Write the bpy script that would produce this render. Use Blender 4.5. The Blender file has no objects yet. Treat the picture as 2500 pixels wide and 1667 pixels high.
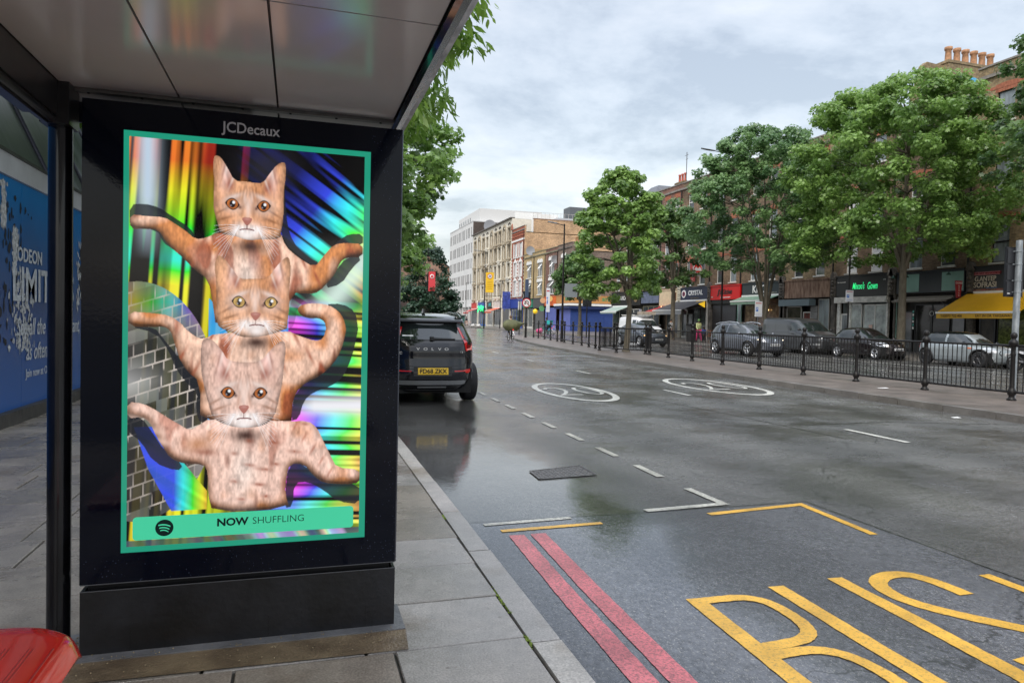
import bpy, bmesh, math, random
import numpy as np
from mathutils import Vector, Matrix, noise as mnoise
R=math.radians; PI=math.pi
S=bpy.context.scene
COL=S.collection
random.seed(7)

# ---------------------------------------------------------------- camera
cam=bpy.data.objects.new('camera',bpy.data.cameras.new('camera')); COL.objects.link(cam)
_y,_p,_r=R(17.014),R(-1.5412),R(1.2807)
fw=Vector((math.sin(_y)*math.cos(_p),math.cos(_y)*math.cos(_p),math.sin(_p)))
rt=Vector((math.cos(_y),-math.sin(_y),0)); up=rt.cross(fw)
rt2=rt*math.cos(_r)+up*math.sin(_r); up2=-rt*math.sin(_r)+up*math.cos(_r)
cam.matrix_world=Matrix(((rt2.x,up2.x,-fw.x,0),(rt2.y,up2.y,-fw.y,0),(rt2.z,up2.z,-fw.z,1.45),(0,0,0,1)))
cam.data.sensor_width=36; cam.data.lens=24.70; cam.data.clip_start=.05; cam.data.clip_end=3000
S.camera=cam
# ---------------------------------------------------------------- sky, sun, exposure
S.view_settings.view_transform='Standard'; S.view_settings.look='None'
S.view_settings.gamma=1; S.view_settings.use_curve_mapping=False; S.view_settings.exposure=0.5
SUN_EL,SUN_AZ=R(46),R(222)
wd=bpy.data.worlds.new('World'); S.world=wd; wd.use_nodes=True
nt=wd.node_tree; N=nt.nodes; N.clear()
def nd(t,tree=None,**k):
    n=(tree or nt).nodes.new(t)
    for a,b in k.items(): setattr(n,a,b)
    return n
L=nt.links.new
out=nd('ShaderNodeOutputWorld'); bg=nd('ShaderNodeBackground'); sky=nd('ShaderNodeTexSky')
sky.sky_type='NISHITA'; sky.sun_disc=False; sky.sun_elevation=SUN_EL; sky.sun_rotation=SUN_AZ
sky.air_density=1.5; sky.dust_density=3
bg2=nd('ShaderNodeBackground'); add=nd('ShaderNodeAddShader')
bg.inputs[1].default_value=.05; sky.ozone_density=.5; L(sky.outputs[0],bg.inputs[0])
tc=nd('ShaderNodeTexCoord'); sep=nd('ShaderNodeSeparateXYZ'); L(tc.outputs['Generated'],sep.inputs[0])
mz=nd('ShaderNodeMath',operation='MAXIMUM'); L(sep.outputs[2],mz.inputs[0]); mz.inputs[1].default_value=0
az=nd('ShaderNodeMath',operation='ADD'); L(mz.outputs[0],az.inputs[0]); az.inputs[1].default_value=.24
dv=[nd('ShaderNodeMath',operation='DIVIDE') for _ in range(2)]
for i in range(2): L(sep.outputs[i],dv[i].inputs[0]); L(az.outputs[0],dv[i].inputs[1])
cb=nd('ShaderNodeCombineXYZ'); L(dv[0].outputs[0],cb.inputs[0]); L(dv[1].outputs[0],cb.inputs[1])
n1=nd('ShaderNodeTexNoise'); n1.inputs['Scale'].default_value=1.35; n1.inputs['Detail'].default_value=9; n1.inputs['Roughness'].default_value=.60; n1.inputs['Distortion'].default_value=.12
mp=nd('ShaderNodeMapping'); mp.inputs['Rotation'].default_value=(0,0,R(18)); mp.inputs['Scale'].default_value=(.95,1.1,1); mp.inputs['Location'].default_value=(3.1,1.7,0)
L(cb.outputs[0],mp.inputs[0]); L(mp.outputs[0],n1.inputs[0])
cr=nd('ShaderNodeValToRGB'); e=cr.color_ramp.elements
e[0].position=.41; e[0].color=(.35,.38,.435,1); e[1].position=.585; e[1].color=(.64,.65,.68,1)
m_=e.new(.48); m_.color=(.49,.52,.57,1)
L(n1.outputs[0],cr.inputs[0]); L(cr.outputs[0],bg2.inputs[0])
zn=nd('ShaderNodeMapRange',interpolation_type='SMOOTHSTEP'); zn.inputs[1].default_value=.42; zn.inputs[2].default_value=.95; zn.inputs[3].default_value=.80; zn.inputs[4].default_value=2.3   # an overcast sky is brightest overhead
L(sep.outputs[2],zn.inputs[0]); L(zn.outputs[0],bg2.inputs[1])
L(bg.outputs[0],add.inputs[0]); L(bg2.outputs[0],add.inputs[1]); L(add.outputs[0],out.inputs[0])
sl=bpy.data.lights.new('sun','SUN'); sl.energy=1.5; sl.angle=R(30); sl.color=(1,.96,.9)
so=bpy.data.objects.new('sun',sl); COL.objects.link(so)
sd=Vector((math.sin(SUN_AZ)*math.cos(SUN_EL),math.cos(SUN_AZ)*math.cos(SUN_EL),math.sin(SUN_EL)))
so.rotation_euler=sd.to_track_quat('Z','Y').to_euler()

# ---------------------------------------------------------------- helpers
def G(y): return .0042*min(max(0.,y-10),150)
class MB:
    def __init__(s): s.v=[];s.f=[];s.m=[];s.sm=[]
    def add(s,vs,fs,mi=0,sm=False):
        o=len(s.v); s.v+= [tuple(v) for v in vs]
        for f in fs: s.f.append([i+o for i in f]); s.m.append(mi); s.sm.append(sm)
        return s
    def box(s,x0,x1,y0,y1,z0,z1,mi=0):
        return s.add([(x0,y0,z0),(x1,y0,z0),(x1,y1,z0),(x0,y1,z0),(x0,y0,z1),(x1,y0,z1),(x1,y1,z1),(x0,y1,z1)],
            [(0,3,2,1),(4,5,6,7),(0,1,5,4),(1,2,6,5),(2,3,7,6),(3,0,4,7)],mi)
    def quad(s,*p,mi=0): return s.add(p,[tuple(range(len(p)))],mi)
    def tube(s,p0,p1,r0,r1=None,n=10,mi=0,cap=True,sm=True):
        r1=r0 if r1 is None else r1
        p0=Vector(p0);p1=Vector(p1);d=(p1-p0)
        if d.length<1e-6: return s
        d.normalize(); a=d.orthogonal().normalized(); b=d.cross(a)
        vs=[p0+(a*math.cos(2*PI*k/n)+b*math.sin(2*PI*k/n))*r0 for k in range(n)]+[p1+(a*math.cos(2*PI*k/n)+b*math.sin(2*PI*k/n))*r1 for k in range(n)]
        s.add(vs,[(k,(k+1)%n,n+(k+1)%n,n+k) for k in range(n)],mi,sm)
        if cap: s.add([vs[k] for k in range(n)],[tuple(range(n))[::-1]],mi); s.add(vs[n:],[tuple(range(n))],mi)
        return s
    def path(s,pts,rs,n=8,mi=0):
        if not hasattr(rs,'__len__'): rs=[rs]*len(pts)
        for i in range(len(pts)-1): s.tube(pts[i],pts[i+1],rs[i],rs[i+1],n,mi,cap=True)
        return s
    def lathe(s,prof,c=(0,0,0),n=16,mi=0,axis='z',sm=True):
        vs=[];k=len(prof)
        for i in range(n):
            a=2*PI*i/n
            for (r,z) in prof:
                p=(r*math.cos(a),r*math.sin(a),z)
                if axis=='x': p=(z,p[0],p[1])
                elif axis=='y': p=(p[0],z,p[1])
                vs.append((p[0]+c[0],p[1]+c[1],p[2]+c[2]))
        fs=[(i*k+j,((i+1)%n)*k+j,((i+1)%n)*k+j+1,i*k+j+1) for i in range(n) for j in range(k-1)]
        return s.add(vs,fs,mi,sm)
    def ball(s,c,r,n=12,mi=0,sc=(1,1,1)):
        m=max(4,n//2); vs=[];fs=[]
        for j in range(m+1):
            t=PI*j/m
            for i in range(n):
                a=2*PI*i/n; vs.append((c[0]+r*sc[0]*math.sin(t)*math.cos(a),c[1]+r*sc[1]*math.sin(t)*math.sin(a),c[2]+r*sc[2]*math.cos(t)))
        for j in range(m):
            for i in range(n): fs.append((j*n+i,(j+1)*n+i,(j+1)*n+(i+1)%n,j*n+(i+1)%n))
        return s.add(vs,fs,mi,True)
    def prism(s,pts,a,b,axis='z',mi=0):
        """2-D outline pts pushed from a to b along axis"""
        f={'z':lambda p,h:(p[0],p[1],h),'y':lambda p,h:(p[0],h,p[1]),'x':lambda p,h:(h,p[0],p[1])}[axis]
        n=len(pts); vs=[f(p,a) for p in pts]+[f(p,b) for p in pts]
        return s.add(vs,[tuple(range(n))[::-1],tuple(range(n,2*n))]+[(k,(k+1)%n,n+(k+1)%n,n+k) for k in range(n)],mi)
    def disc(s,c,r,axis='x',th=.02,n=24,mi=0):
        d={'x':(1,0,0),'y':(0,1,0),'z':(0,0,1)}[axis]; c=Vector(c); d=Vector(d)
        return s.tube(c-d*th/2,c+d*th/2,r,r,n,mi,sm=False)
    def build(s,name,mats,parent=None,label=None):
        me=bpy.data.meshes.new(name); me.from_pydata(s.v,[],s.f)
        mats=mats if isinstance(mats,(list,tuple)) else [mats]
        for m in mats: me.materials.append(m)
        me.polygons.foreach_set('material_index',s.m); me.polygons.foreach_set('use_smooth',s.sm); me.update()
        return put(name,me,parent,label)
def put(name,me,parent=None,label=None):
    o=bpy.data.objects.new(name,me); COL.objects.link(o)
    if parent: o.parent=parent
    if label: o['label']=label
    return o
def tag(o,label,cat,group=None):
    o['label']=label; o['category']=cat
    if group: o['group']=group
    return o
def thing(name,label,cat,loc=(0,0,0),rz=0,group=None):
    o=bpy.data.objects.new(name,None); COL.objects.link(o); o.location=loc; o.rotation_euler=(0,0,rz); o.empty_display_size=.2
    return tag(o,label,cat,group)
def struct(o): o['kind']='structure'; return o
def copy_tree(o,parent=None):
    c=o.copy(); COL.objects.link(c); c.parent=parent
    for ch in o.children: copy_tree(ch,c)
    return c
_fc={}
def text_me(body,size,mat,depth=.004,bold=0.,sx=1.,align='CENTER',shear=0.,space=1.):
    cu=bpy.data.curves.new('lettering','FONT'); cu.body=body; cu.size=size; cu.align_x=align; cu.align_y='CENTER'
    cu.extrude=depth; cu.offset=bold; cu.shear=shear; cu.space_character=space; cu.resolution_u=3
    ob=bpy.data.objects.new('t',cu); COL.objects.link(ob)
    bpy.context.view_layer.update()
    dg=bpy.context.evaluated_depsgraph_get(); me=bpy.data.meshes.new_from_object(ob.evaluated_get(dg))
    bpy.data.objects.remove(ob); bpy.data.curves.remove(cu)
    for v in me.vertices: v.co.x*=sx
    me.materials.clear(); me.materials.append(mat); return me
def text(name,body,size,mat,loc,rot,parent=None,**k):
    o=put(name,text_me(body,size,mat,**k),parent); o.location=loc; o.rotation_euler=rot; return o
FW=(PI/2,0,-PI/2)      # lettering on a street wall that faces -x
FN=(PI/2,0,0)          # lettering that faces -y (towards the camera)
FE=(PI/2,0,PI/2)       # lettering that faces +x

# ---------------------------------------------------------------- materials
MT={}
def mat(name,col,rough=.6,metal=0.,coat=0.,var=0.,vs=3.,bump=0.,bs=40.,emit=0.,spec=.5,col2=None,trans=0.,stretch=(1,1,1),world=True,detail=5):
    if name in MT: return MT[name]
    m=bpy.data.materials.new(name); m.use_nodes=True; t=m.node_tree; b=t.nodes['Principled BSDF']; K=t.links.new
    c=tuple(col)+(1,)
    b.inputs['Base Color'].default_value=c; b.inputs['Roughness'].default_value=rough; b.inputs['Metallic'].default_value=metal
    b.inputs['Coat Weight'].default_value=coat; b.inputs['Coat Roughness'].default_value=.04; b.inputs['Specular IOR Level'].default_value=spec
    if trans: b.inputs['Transmission Weight'].default_value=trans
    if emit: b.inputs['Emission Color'].default_value=c; b.inputs['Emission Strength'].default_value=emit
    vec=None
    if var or bump or col2:
        if world: g=nd('ShaderNodeNewGeometry',t); src=g.outputs['Position']
        else: g=nd('ShaderNodeTexCoord',t); src=g.outputs['Object']
        mpn=nd('ShaderNodeMapping',t); mpn.inputs['Scale'].default_value=stretch; K(src,mpn.inputs[0]); vec=mpn.outputs[0]
    if var or col2:
        n=nd('ShaderNodeTexNoise',t); n.inputs['Scale'].default_value=vs; n.inputs['Detail'].default_value=detail; n.inputs['Roughness'].default_value=.6; K(vec,n.inputs[0])
        r=nd('ShaderNodeValToRGB',t); r.color_ramp.elements[0].position=.32; r.color_ramp.elements[1].position=.68
        a=c if col2 else tuple(x*(1-var) for x in col)+(1,); z=tuple(col2)+(1,) if col2 else tuple(min(1,x*(1+var)) for x in col)+(1,)
        r.color_ramp.elements[0].color=a; r.color_ramp.elements[1].color=z
        K(n.outputs[0],r.inputs[0]); K(r.outputs[0],b.inputs['Base Color'])
        if emit: K(r.outputs[0],b.inputs['Emission Color'])
    if bump:
        n=nd('ShaderNodeTexNoise',t); n.inputs['Scale'].default_value=bs; n.inputs['Detail'].default_value=3; K(vec,n.inputs[0])
        bp=nd('ShaderNodeBump',t); bp.inputs['Strength'].default_value=bump; bp.inputs['Distance'].default_value=.01; K(n.outputs[0],bp.inputs['Height']); K(bp.outputs[0],b.inputs['Normal'])
    MT[name]=m; return m
def brick(name,c1,c2,mort,stain=.35,sc=1.,bump=.3):
    if name in MT: return MT[name]
    m=bpy.data.materials.new(name); m.use_nodes=True; t=m.node_tree; b=t.nodes['Principled BSDF']; K=t.links.new
    b.inputs['Roughness'].default_value=.85
    g=nd('ShaderNodeNewGeometry',t); s=nd('ShaderNodeSeparateXYZ',t); K(g.outputs['Position'],s.inputs[0])
    a=nd('ShaderNodeMath',t,operation='ADD'); K(s.outputs[0],a.inputs[0]); K(s.outputs[1],a.inputs[1])
    c=nd('ShaderNodeCombineXYZ',t); K(a.outputs[0],c.inputs[0]); K(s.outputs[2],c.inputs[1])
    br=nd('ShaderNodeTexBrick',t); K(c.outputs[0],br.inputs[0]); br.inputs['Scale'].default_value=sc
    br.inputs['Brick Width'].default_value=.235; br.inputs['Row Height'].default_value=.08; br.inputs['Mortar Size'].default_value=.009
    br.inputs['Color1'].default_value=tuple(c1)+(1,); br.inputs['Color2'].default_value=tuple(c2)+(1,); br.inputs['Mortar'].default_value=tuple(mort)+(1,)
    n=nd('ShaderNodeTexNoise',t); n.inputs['Scale'].default_value=.55; n.inputs['Detail'].default_value=8; n.inputs['Roughness'].default_value=.7; K(g.outputs['Position'],n.inputs[0])
    r=nd('ShaderNodeMapRange',t); r.inputs[1].default_value=.35; r.inputs[2].default_value=.65; r.inputs[3].default_value=1-stain; r.inputs[4].default_value=1.15; K(n.outputs[0],r.inputs[0])
    n2=nd('ShaderNodeTexNoise',t); n2.inputs['Scale'].default_value=7; n2.inputs['Detail'].default_value=3; K(g.outputs['Position'],n2.inputs[0])
    r2=nd('ShaderNodeMapRange',t); r2.inputs[1].default_value=.3; r2.inputs[2].default_value=.7; r2.inputs[3].default_value=.75; r2.inputs[4].default_value=1.25; K(n2.outputs[0],r2.inputs[0])
    x=nd('ShaderNodeMath',t,operation='MULTIPLY'); K(r.outputs[0],x.inputs[0]); K(r2.outputs[0],x.inputs[1])
    v=nd('ShaderNodeVectorMath',t,operation='SCALE'); K(br.outputs[0],v.inputs[0]); K(x.outputs[0],v.inputs['Scale']); K(v.outputs[0],b.inputs['Base Color'])
    bp=nd('ShaderNodeBump',t); bp.inputs['Strength'].default_value=bump; bp.inputs['Distance'].default_value=.01; K(br.outputs['Fac'],bp.inputs['Height']); bp.invert=True; K(bp.outputs[0],b.inputs['Normal'])
    MT[name]=m; return m
black=mat('black_paint',(.012,.012,.014),.32,coat=.4,var=.35,vs=9)
iron=mat('black_ironwork',(.010,.009,.009),.45,spec=.3,bump=.15,bs=60,var=.3,vs=14)
white=mat('white_paint',(.78,.78,.76),.5,var=.06,vs=4)
offw=mat('dirty_white',(.55,.54,.50),.6,var=.25,vs=2.5)
glassd=mat('window_glass',(.055,.062,.068),.06,var=.5,vs=.8,spec=.9)
netg=mat('curtained_glass',(.20,.23,.25),.12,var=.45,vs=1.3,stretch=(3,3,.4),spec=.8)
rubber=mat('tyre_rubber',(.012,.012,.013),.75,bump=.2,bs=70)
chrome=mat('chrome',(.75,.76,.78),.18,metal=1)
grey=mat('grey_plastic',(.10,.10,.105),.55)

# ---- picture on the advertising screen
P={'h1':[(343,45),(353,41),(371,45),(397,69),(426,100),(475,99),(506,101),(542,100),(568,76),(599,51),(626,43),(635,51),(635,83),(627,115),(629,153),(626,191),(618,214),(617,236),(530,239),(498,242),(467,241),(426,233),(374,232),(359,201),(345,174),(343,146),(347,105),(340,75)],'b1':[(25,196),(77,198),(155,198),(194,212),(234,227),(274,247),(314,243),(364,226),(616,217),(636,252),(690,279),(762,303),(800,273),(843,242),(899,236),(971,237),(972,271),(900,273),(872,287),(851,317),(823,338),(780,365),(747,370),(663,368),(641,457),(358,460),(347,407),(326,342),(275,322),(225,292),(185,272),(160,257),(131,228),(78,229),(24,230)],'h2':[(358,285),(370,282),(391,291),(422,315),(451,339),(505,337),(566,335),(605,301),(637,281),(653,279),(661,299),(659,338),(655,364),(658,402),(653,428),(650,457),(648,459),(579,475),(517,482),(455,481),(418,469),(381,462),(363,451),(365,432),(359,392),(357,345),(350,310)],'b2':[(22,425),(104,427),(178,432),(227,453),(232,460),(274,481),(309,489),(357,473),(648,463),(706,478),(771,489),(804,484),(816,457),(815,455),(809,439),(781,430),(749,433),(710,427),(691,412),(699,402),(726,395),(770,393),(825,396),(870,412),(893,432),(902,454),(903,464),(884,511),(852,546),(793,578),(735,593),(690,620),(675,651),(673,705),(301,700),(299,592),(245,566),(215,533),(197,497),(182,469),(156,459),(116,461),(22,460)],'h3':[(301,496),(315,485),(345,488),(382,514),(407,540),(474,545),(543,542),(580,513),(617,492),(639,490),(646,513),(638,551),(635,589),(620,635),(602,681),(559,703),(478,708),(410,701),(349,682),(330,641),(311,596),(299,552)],'b3':[(21,639),(78,643),(124,658),(177,680),(218,695),(259,711),(301,696),(337,682),(660,693),(744,692),(783,710),(811,745),(845,785),(872,815),(977,822),(978,858),(900,859),(813,853),(774,835),(727,802),(669,801),(654,836),(651,878),(671,914),(353,915),(334,869),(333,813),(315,794),(237,792),(184,776),(160,753),(131,724),(107,690),(73,675),(21,679)],'k1':[(23,173),(82,169),(135,176),(184,195),(253,220),(274,241),(254,254),(326,342),(275,322),(225,292),(185,272),(151,260),(126,228),(24,230)],'k2':[(627,77),(640,178),(654,222),(690,257),(745,281),(783,290),(762,306),(614,237),(617,147)],'k3':[(827,256),(871,228),(910,213),(972,211),(973,242),(854,249)],'k4':[(974,271),(923,302),(879,343),(802,356),(851,311),(900,272)],'k5':[(803,395),(886,392),(943,411),(957,453),(953,471),(931,531),(893,582),(840,605),(762,620),(723,643),(705,686),(666,693),(690,608),(839,550),(889,464),(882,454)],'k6':[(21,675),(73,675),(119,716),(160,757),(237,794),(214,810),(120,786),(73,734),(22,711)],'k7':[(662,797),(727,802),(813,853),(978,858),(979,913),(881,904),(814,871),(748,848),(689,850),(684,910),(646,913)],'k8':[(22,460),(121,461),(151,486),(215,533),(245,566),(299,592),(337,682),(301,696),(282,663),(288,615),(258,603),(204,563),(174,515),(127,475)],'k9':[(665,367),(780,365),(693,395),(678,456),(651,457)],'e1':[(419,156),(546,157),(479,197),(479,216)],'e2':[(450,395),(580,395),(518,430),(523,451)],'e3':[(410,619),(541,621),(475,661),(476,683)],'bar':[(44,925),(64,914),(929,915),(948,920),(949,966),(930,974),(59,971),(43,963)],'logo':[(130,942),(165,944),(129,923)],'txt':[(375,949),(374,930),(488,931),(501,950),(740,931),(740,951)],'ball':[(22,337),(127,307),(255,301),(326,345),(328,460),(315,794),(304,906),(24,915)],'inn':[(24,14),(972,13),(21,987),(973,985)]}

def paint_poster(W=340,H=596,SS=2):
    rs=np.random.RandomState(5)
    w,h=W*SS,H*SS
    U,V=np.meshgrid((np.arange(w)+.5)/w*1000,(np.arange(h)+.5)/h*1000)
    asp=1.755
    def noise(su,sv,ang=0.,warp=0.):
        u=U/1000;v=V/1000*asp
        c,s=np.cos(ang),np.sin(ang)
        a=(u*c+v*s)*su;b=(-u*s+v*c)*sv
        a=a-a.min()+.01;b=b-b.min()+.01
        g=rs.rand(int(b.max())+3,int(a.max())+3)
        i=a.astype(int);j=b.astype(int);fa=a-i;fb=b-j
        fa=fa*fa*(3-2*fa);fb=fb*fb*(3-2*fb)
        return (g[j,i]*(1-fa)+g[j,i+1]*fa)*(1-fb)+(g[j+1,i]*(1-fa)+g[j+1,i+1]*fa)*fb
    def hsv(hh,s,v):
        hh=(hh%1.)*6
        r=np.clip(abs(hh-3)-1,0,1);g=np.clip(2-abs(hh-2),0,1);b=np.clip(2-abs(hh-4),0,1)
        return np.stack([(1-s+s*r)*v,(1-s+s*g)*v,(1-s+s*b)*v],-1)
    def inside(p):
        m=np.zeros((h,w),bool);n=len(p)
        for k in range(n):
            x0,y0=p[k];x1,y1=p[(k+1)%n]
            if y0==y1: continue
            lo,hi=(y0,y1) if y0<y1 else (y1,y0)
            r0=max(0,int(np.ceil(lo/1000*h-.5)));r1=min(h,int(np.ceil(hi/1000*h-.5)))
            if r1<=r0: continue
            vv=V[r0:r1];m[r0:r1]^=U[r0:r1]<(x0+(vv-y0)*(x1-x0)/(y1-y0))
        return m
    def smooth(p,it=2):
        p=[np.array(q,float) for q in p]
        for _ in range(it):
            q=[]
            for k in range(len(p)):
                a,b=p[k],p[(k+1)%len(p)]
                q+= [a*.75+b*.25,a*.25+b*.75]
            p=q
        return p
    def ell(cx,cy,rx,ry):
        return np.clip((1-np.sqrt(((U-cx)/rx)**2+((V-cy)/ry)**2))*min(rx,ry)/2.+.5,0,1)
    def soft(cx,cy,rx,ry,rot=0.):
        dx=(U-cx);dy=(V-cy)*asp;c,s=np.cos(rot),np.sin(rot)
        return np.exp(-(((dx*c+dy*s)/rx)**2+((-dx*s+dy*c)/ry)**2))
    img=np.zeros((h,w,3))
    def put(col,m):
        nonlocal img
        m=m[...,None] if m.ndim==2 else m
        img=img*(1-m)+np.asarray(col,float)*m
    # holographic foil background
    n1=noise(58,1.3,.06);n2=noise(15,1.2,.06);b1=np.clip((n1*.75+n2*.45-.50)*3.4,0,1)*np.clip(1.15-(U-200)/330,.25,1)
    left=hsv(-.04+.44*np.clip((V-60)/230,0,1.)-.30*np.clip((V-300)/60,0,1)+.10*n2,.97,b1*.85)
    wh=np.exp(-((U-90)/38)**2)*np.clip(1-(V-150)/150,0,1)
    left=left*(1-wh[...,None])+np.array([.5,.62,.75])*wh[...,None]
    d_=((U-560)/440)+(V-60)/330;n3=noise(2.6,66,.62);n4=noise(2.0,17,.62);b2=np.clip((n3*.85+n4*.55-.60)*3.6,0,1)*np.clip(.35+(d_-.45)*1.5,.12,1)
    d=((U-560)/440)+(V-60)/330
    right=hsv(.66-.48*np.clip(d-.75,0,1.2)*(.6+.7*n4),.95,b2*.95)
    hot=np.exp(-((d-1.62)/.17)**2)*np.clip((U-640)/150,0,1)
    right=right*(1-.8*hot[...,None])+np.array([.75,.95,.85])*.8*hot[...,None]
    n5=noise(1.3,78,.05);n6=noise(1.2,20,.05);b3=np.clip((n5*.95+n6*.45-.50)*2.9,0,1)
    low=hsv(.62-.62*np.clip((U-690)/290,0,1)+.3*n6,1-.2*n5,b3*.95)
    hot=np.exp(-((V-655)/24)**2)*np.clip((U-650)/120,0,1)
    low=low*(1-hot[...,None])+np.array([.85,.85,.9])*hot[...,None]
    k=np.clip((U-430)/120,0,1)[...,None];k2=np.clip((V-380)/60,0,1)[...,None]
    img=left*(1-k)+(right*(1-k2)+low*k2)*k
    # glitter ball, lower left
    cx,cy,R=60.,640.,300.
    dx=(U-cx)/R;dy=(V-cy)/R;rr=np.clip(1-dx*dx-dy*dy*1.15,1e-4,1)
    ball=(V>330)&(U<330)&(dx*dx+dy*dy*1.15<1.05)
    tv=(V+6*dx*10)/31.;row=np.floor(tv);tu=(U+row*9+60*dx*dx)/46.
    fu=tu-np.floor(tu);fv=tv-row
    seed=np.modf(np.sin(np.floor(tu)*12.98+row*78.2)*4375.5)[0];seed=abs(seed)
    tile=hsv(.0+.0026*U+.06*seed,.10+.85*np.clip(1-abs(V-400)/75,0,1),.02+.13*seed**2*noise(6,6)*2+.6*np.clip(1-abs(V-400)/90,0,1)*noise(9,2,.05))
    line=((fu<.10)|(fv<.13))*np.clip((noise(14,30)-.35)*2.6,0,1)*np.clip(.25+noise(3,5)*1.1,0,1)
    tile=tile*(1-line[...,None])+np.array([.62,.55,.50])*line[...,None]
    gl=np.clip(1-abs(V-590)/60,0,1)*np.clip(1-U/200,0,1)*.35
    tile=tile+gl[...,None]
    put(tile,ball.astype(float)*.96)
    put(np.array([.012,.014,.02]),inside(smooth(P['k9'])).astype(float)*.4)
    put(np.array([.02,.02,.03]),soft(560,60,110,90)*.9)
    blue=inside([(330,360),(655,300),(655,700),(330,700)])&(noise(3,30,.9)>.35)
    put(hsv(.55+.08*n6,.95,.85),blue*.85)
    # blue foil under the lower-left arm
    bl=inside([(45,700),(120,700),(330,860),(330,905),(190,905),(100,800)])
    put(hsv(.64-.65*np.clip((U-200)/150,0,1)+.02*n3,.95,.35+.6*n3),bl*.95)
    for q in ('k1','k2','k3','k4','k5','k6','k7','k8'):
        put([.012,.014,.02],inside(smooth(P[q],1)).astype(float)*.93)
    fur=noise(150,60)*.45+noise(70,26)*.35+noise(230,110)*.2; fur=np.clip((fur-.5)*1.7+.5,0,1)
    blot=noise(9,7)*.55+noise(20,15)*.45; ban=noise(20,6)*.6+noise(34,10)*.4
    pale=np.array([.84,.58,.48]);org=np.array([.62,.25,.09]);dk=np.array([.19,.045,.02])
    def blur(m,r):
        e=m.astype(float)
        for ax in (0,1):
            for _ in range(2):
                c=np.cumsum(np.pad(e,[(r+1,r)] if ax==0 and False else [((r+1,r) if k==ax else (0,0)) for k in (0,1)],mode='edge'),ax)
                e=(np.take(c,range(2*r+1,c.shape[ax]),ax)-np.take(c,range(0,c.shape[ax]-2*r-1),ax))/(2*r+1)
        return e
    def relief(m,r,k=1.):
        B=blur(m,r); dy=np.roll(B,-4,0)-np.roll(B,4,0); dx=np.roll(B,-4,1)-np.roll(B,4,1)
        return np.clip(.34+.72*np.clip((B-.42)*1.9,0,1)+k*2.0*dy-.5*k*dx*0,.12,1.25)
    for i,(ob,dkb) in ((1,(.40,.58)),(2,(.42,.60)),(3,(.56,.68))):
        eL,eR,no,mo=P['e%d'%i];cx=(eL[0]+eR[0])/2;ey=(eL[1]+eR[1])/2;g=(eR[0]-eL[0])/127.
        m=inside(smooth(P['b%d'%i],1));mf=m.astype(float);rel=relief(m,16,1.3)
        t=np.clip((blot-ob)*4,0,1)*(1 if i<3 else .75)
        low=np.clip((1-rel)*1.6,0,1)                      # undersides are the deeper orange
        t=np.clip(t+.55*low,0,1)[...,None]
        t2=(np.clip((ban-dkb)*7,0,1)*(.85 if i<3 else .60))[...,None]
        c=pale*(1-t)+org*t;c=c*(1-t2)+(dk*1.7)*t2
        c=c*(.66+.55*fur)[...,None]*rel[...,None]*(np.array([1.02,.95,.86]) if i<3 else np.array([1.,.97,.97]))
        put(c,mf)
        # chest: pale bib, dark throat
        put(np.array([.92,.76,.68])*(.6+.6*fur)[...,None],soft(cx,mo[1]+125*g,52*g,110*g)*mf*.8)
        put([.045,.014,.01],soft(cx+8,mo[1]+42*g,60*g,30*g)*mf*.97)
        if i==3:
            for (bx,by,bw) in ((500,800,26),(560,812,34),(440,840,20),(545,850,30),(470,885,18),(440,770,16),(600,745,24),(690,770,30),(730,700,18),(610,800,20),(500,740,18),(570,880,20)):
                put(dk*1.5,soft(bx,by,bw,9,.15)*mf*(.35+.6*fur))
            put(org*.8,soft(290,745,60,40)*mf*.75);put(dk*1.3,soft(320,765,50,16,.1)*mf*.7)
            for q in range(5): put(dk*2.,soft(690+q*38,705+q*30,6,26,.5)*mf*.6)
            for (bx,by) in ((60,690),(110,715),(160,745)): put(pale*1.1,soft(bx,by-8,50,14,.35)*mf*.6)
        else:
            for q in range(11):
                bx=cx-290+q*58;by=mo[1]+50+40*np.sin(q*2.1)+abs(bx-cx)*.10
                if abs(bx-cx)>60: put(dk*1.8,soft(bx,by,8,46,.45 if bx<cx else -.45)*mf*(.45+.6*fur))
        m=inside(smooth(P['h%d'%i],1));mf=m.astype(float);rel=relief(m,13,.5)
        c=np.array([.70,.36,.20]) if i<3 else np.array([.68,.45,.37])
        t=np.clip((blot-.52)*3,0,1)[...,None]
        put((c*(1-t)+c*np.array([.80,.66,.52])*t)*(.62+.62*fur)[...,None]*(np.clip(rel*1.12,.2,1.2))[...,None],mf)
        st=np.array([.42,.16,.055]) if i<3 else np.array([.55,.27,.17])
        for s,ex in ((-1,cx-80*g),(1,cx+86*g)):
            et=ey-112*g
            put(np.array([.88,.56,.50])*(.50+.8*noise(90,22,s*.35))[...,None],soft(ex+s*2,ey-80*g,25*g,80*g,-s*.20)*mf*.98)
            put([.95,.80,.74],soft(ex+s*7,ey-92*g,7*g,46*g,-s*.2)*mf*.6)
            put([.30,.075,.05],soft(ex-s*6,ey-46*g,16*g,26*g)*mf*.95)
            put([.22,.07,.04],soft(ex+s*20*g,ey-80*g,5*g,60*g,-s*.22)*mf*.5)
            put([.93,.78,.70],soft(ex-s*16,ey-60*g,5*g,44*g,-s*.35)*mf*.5)
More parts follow.
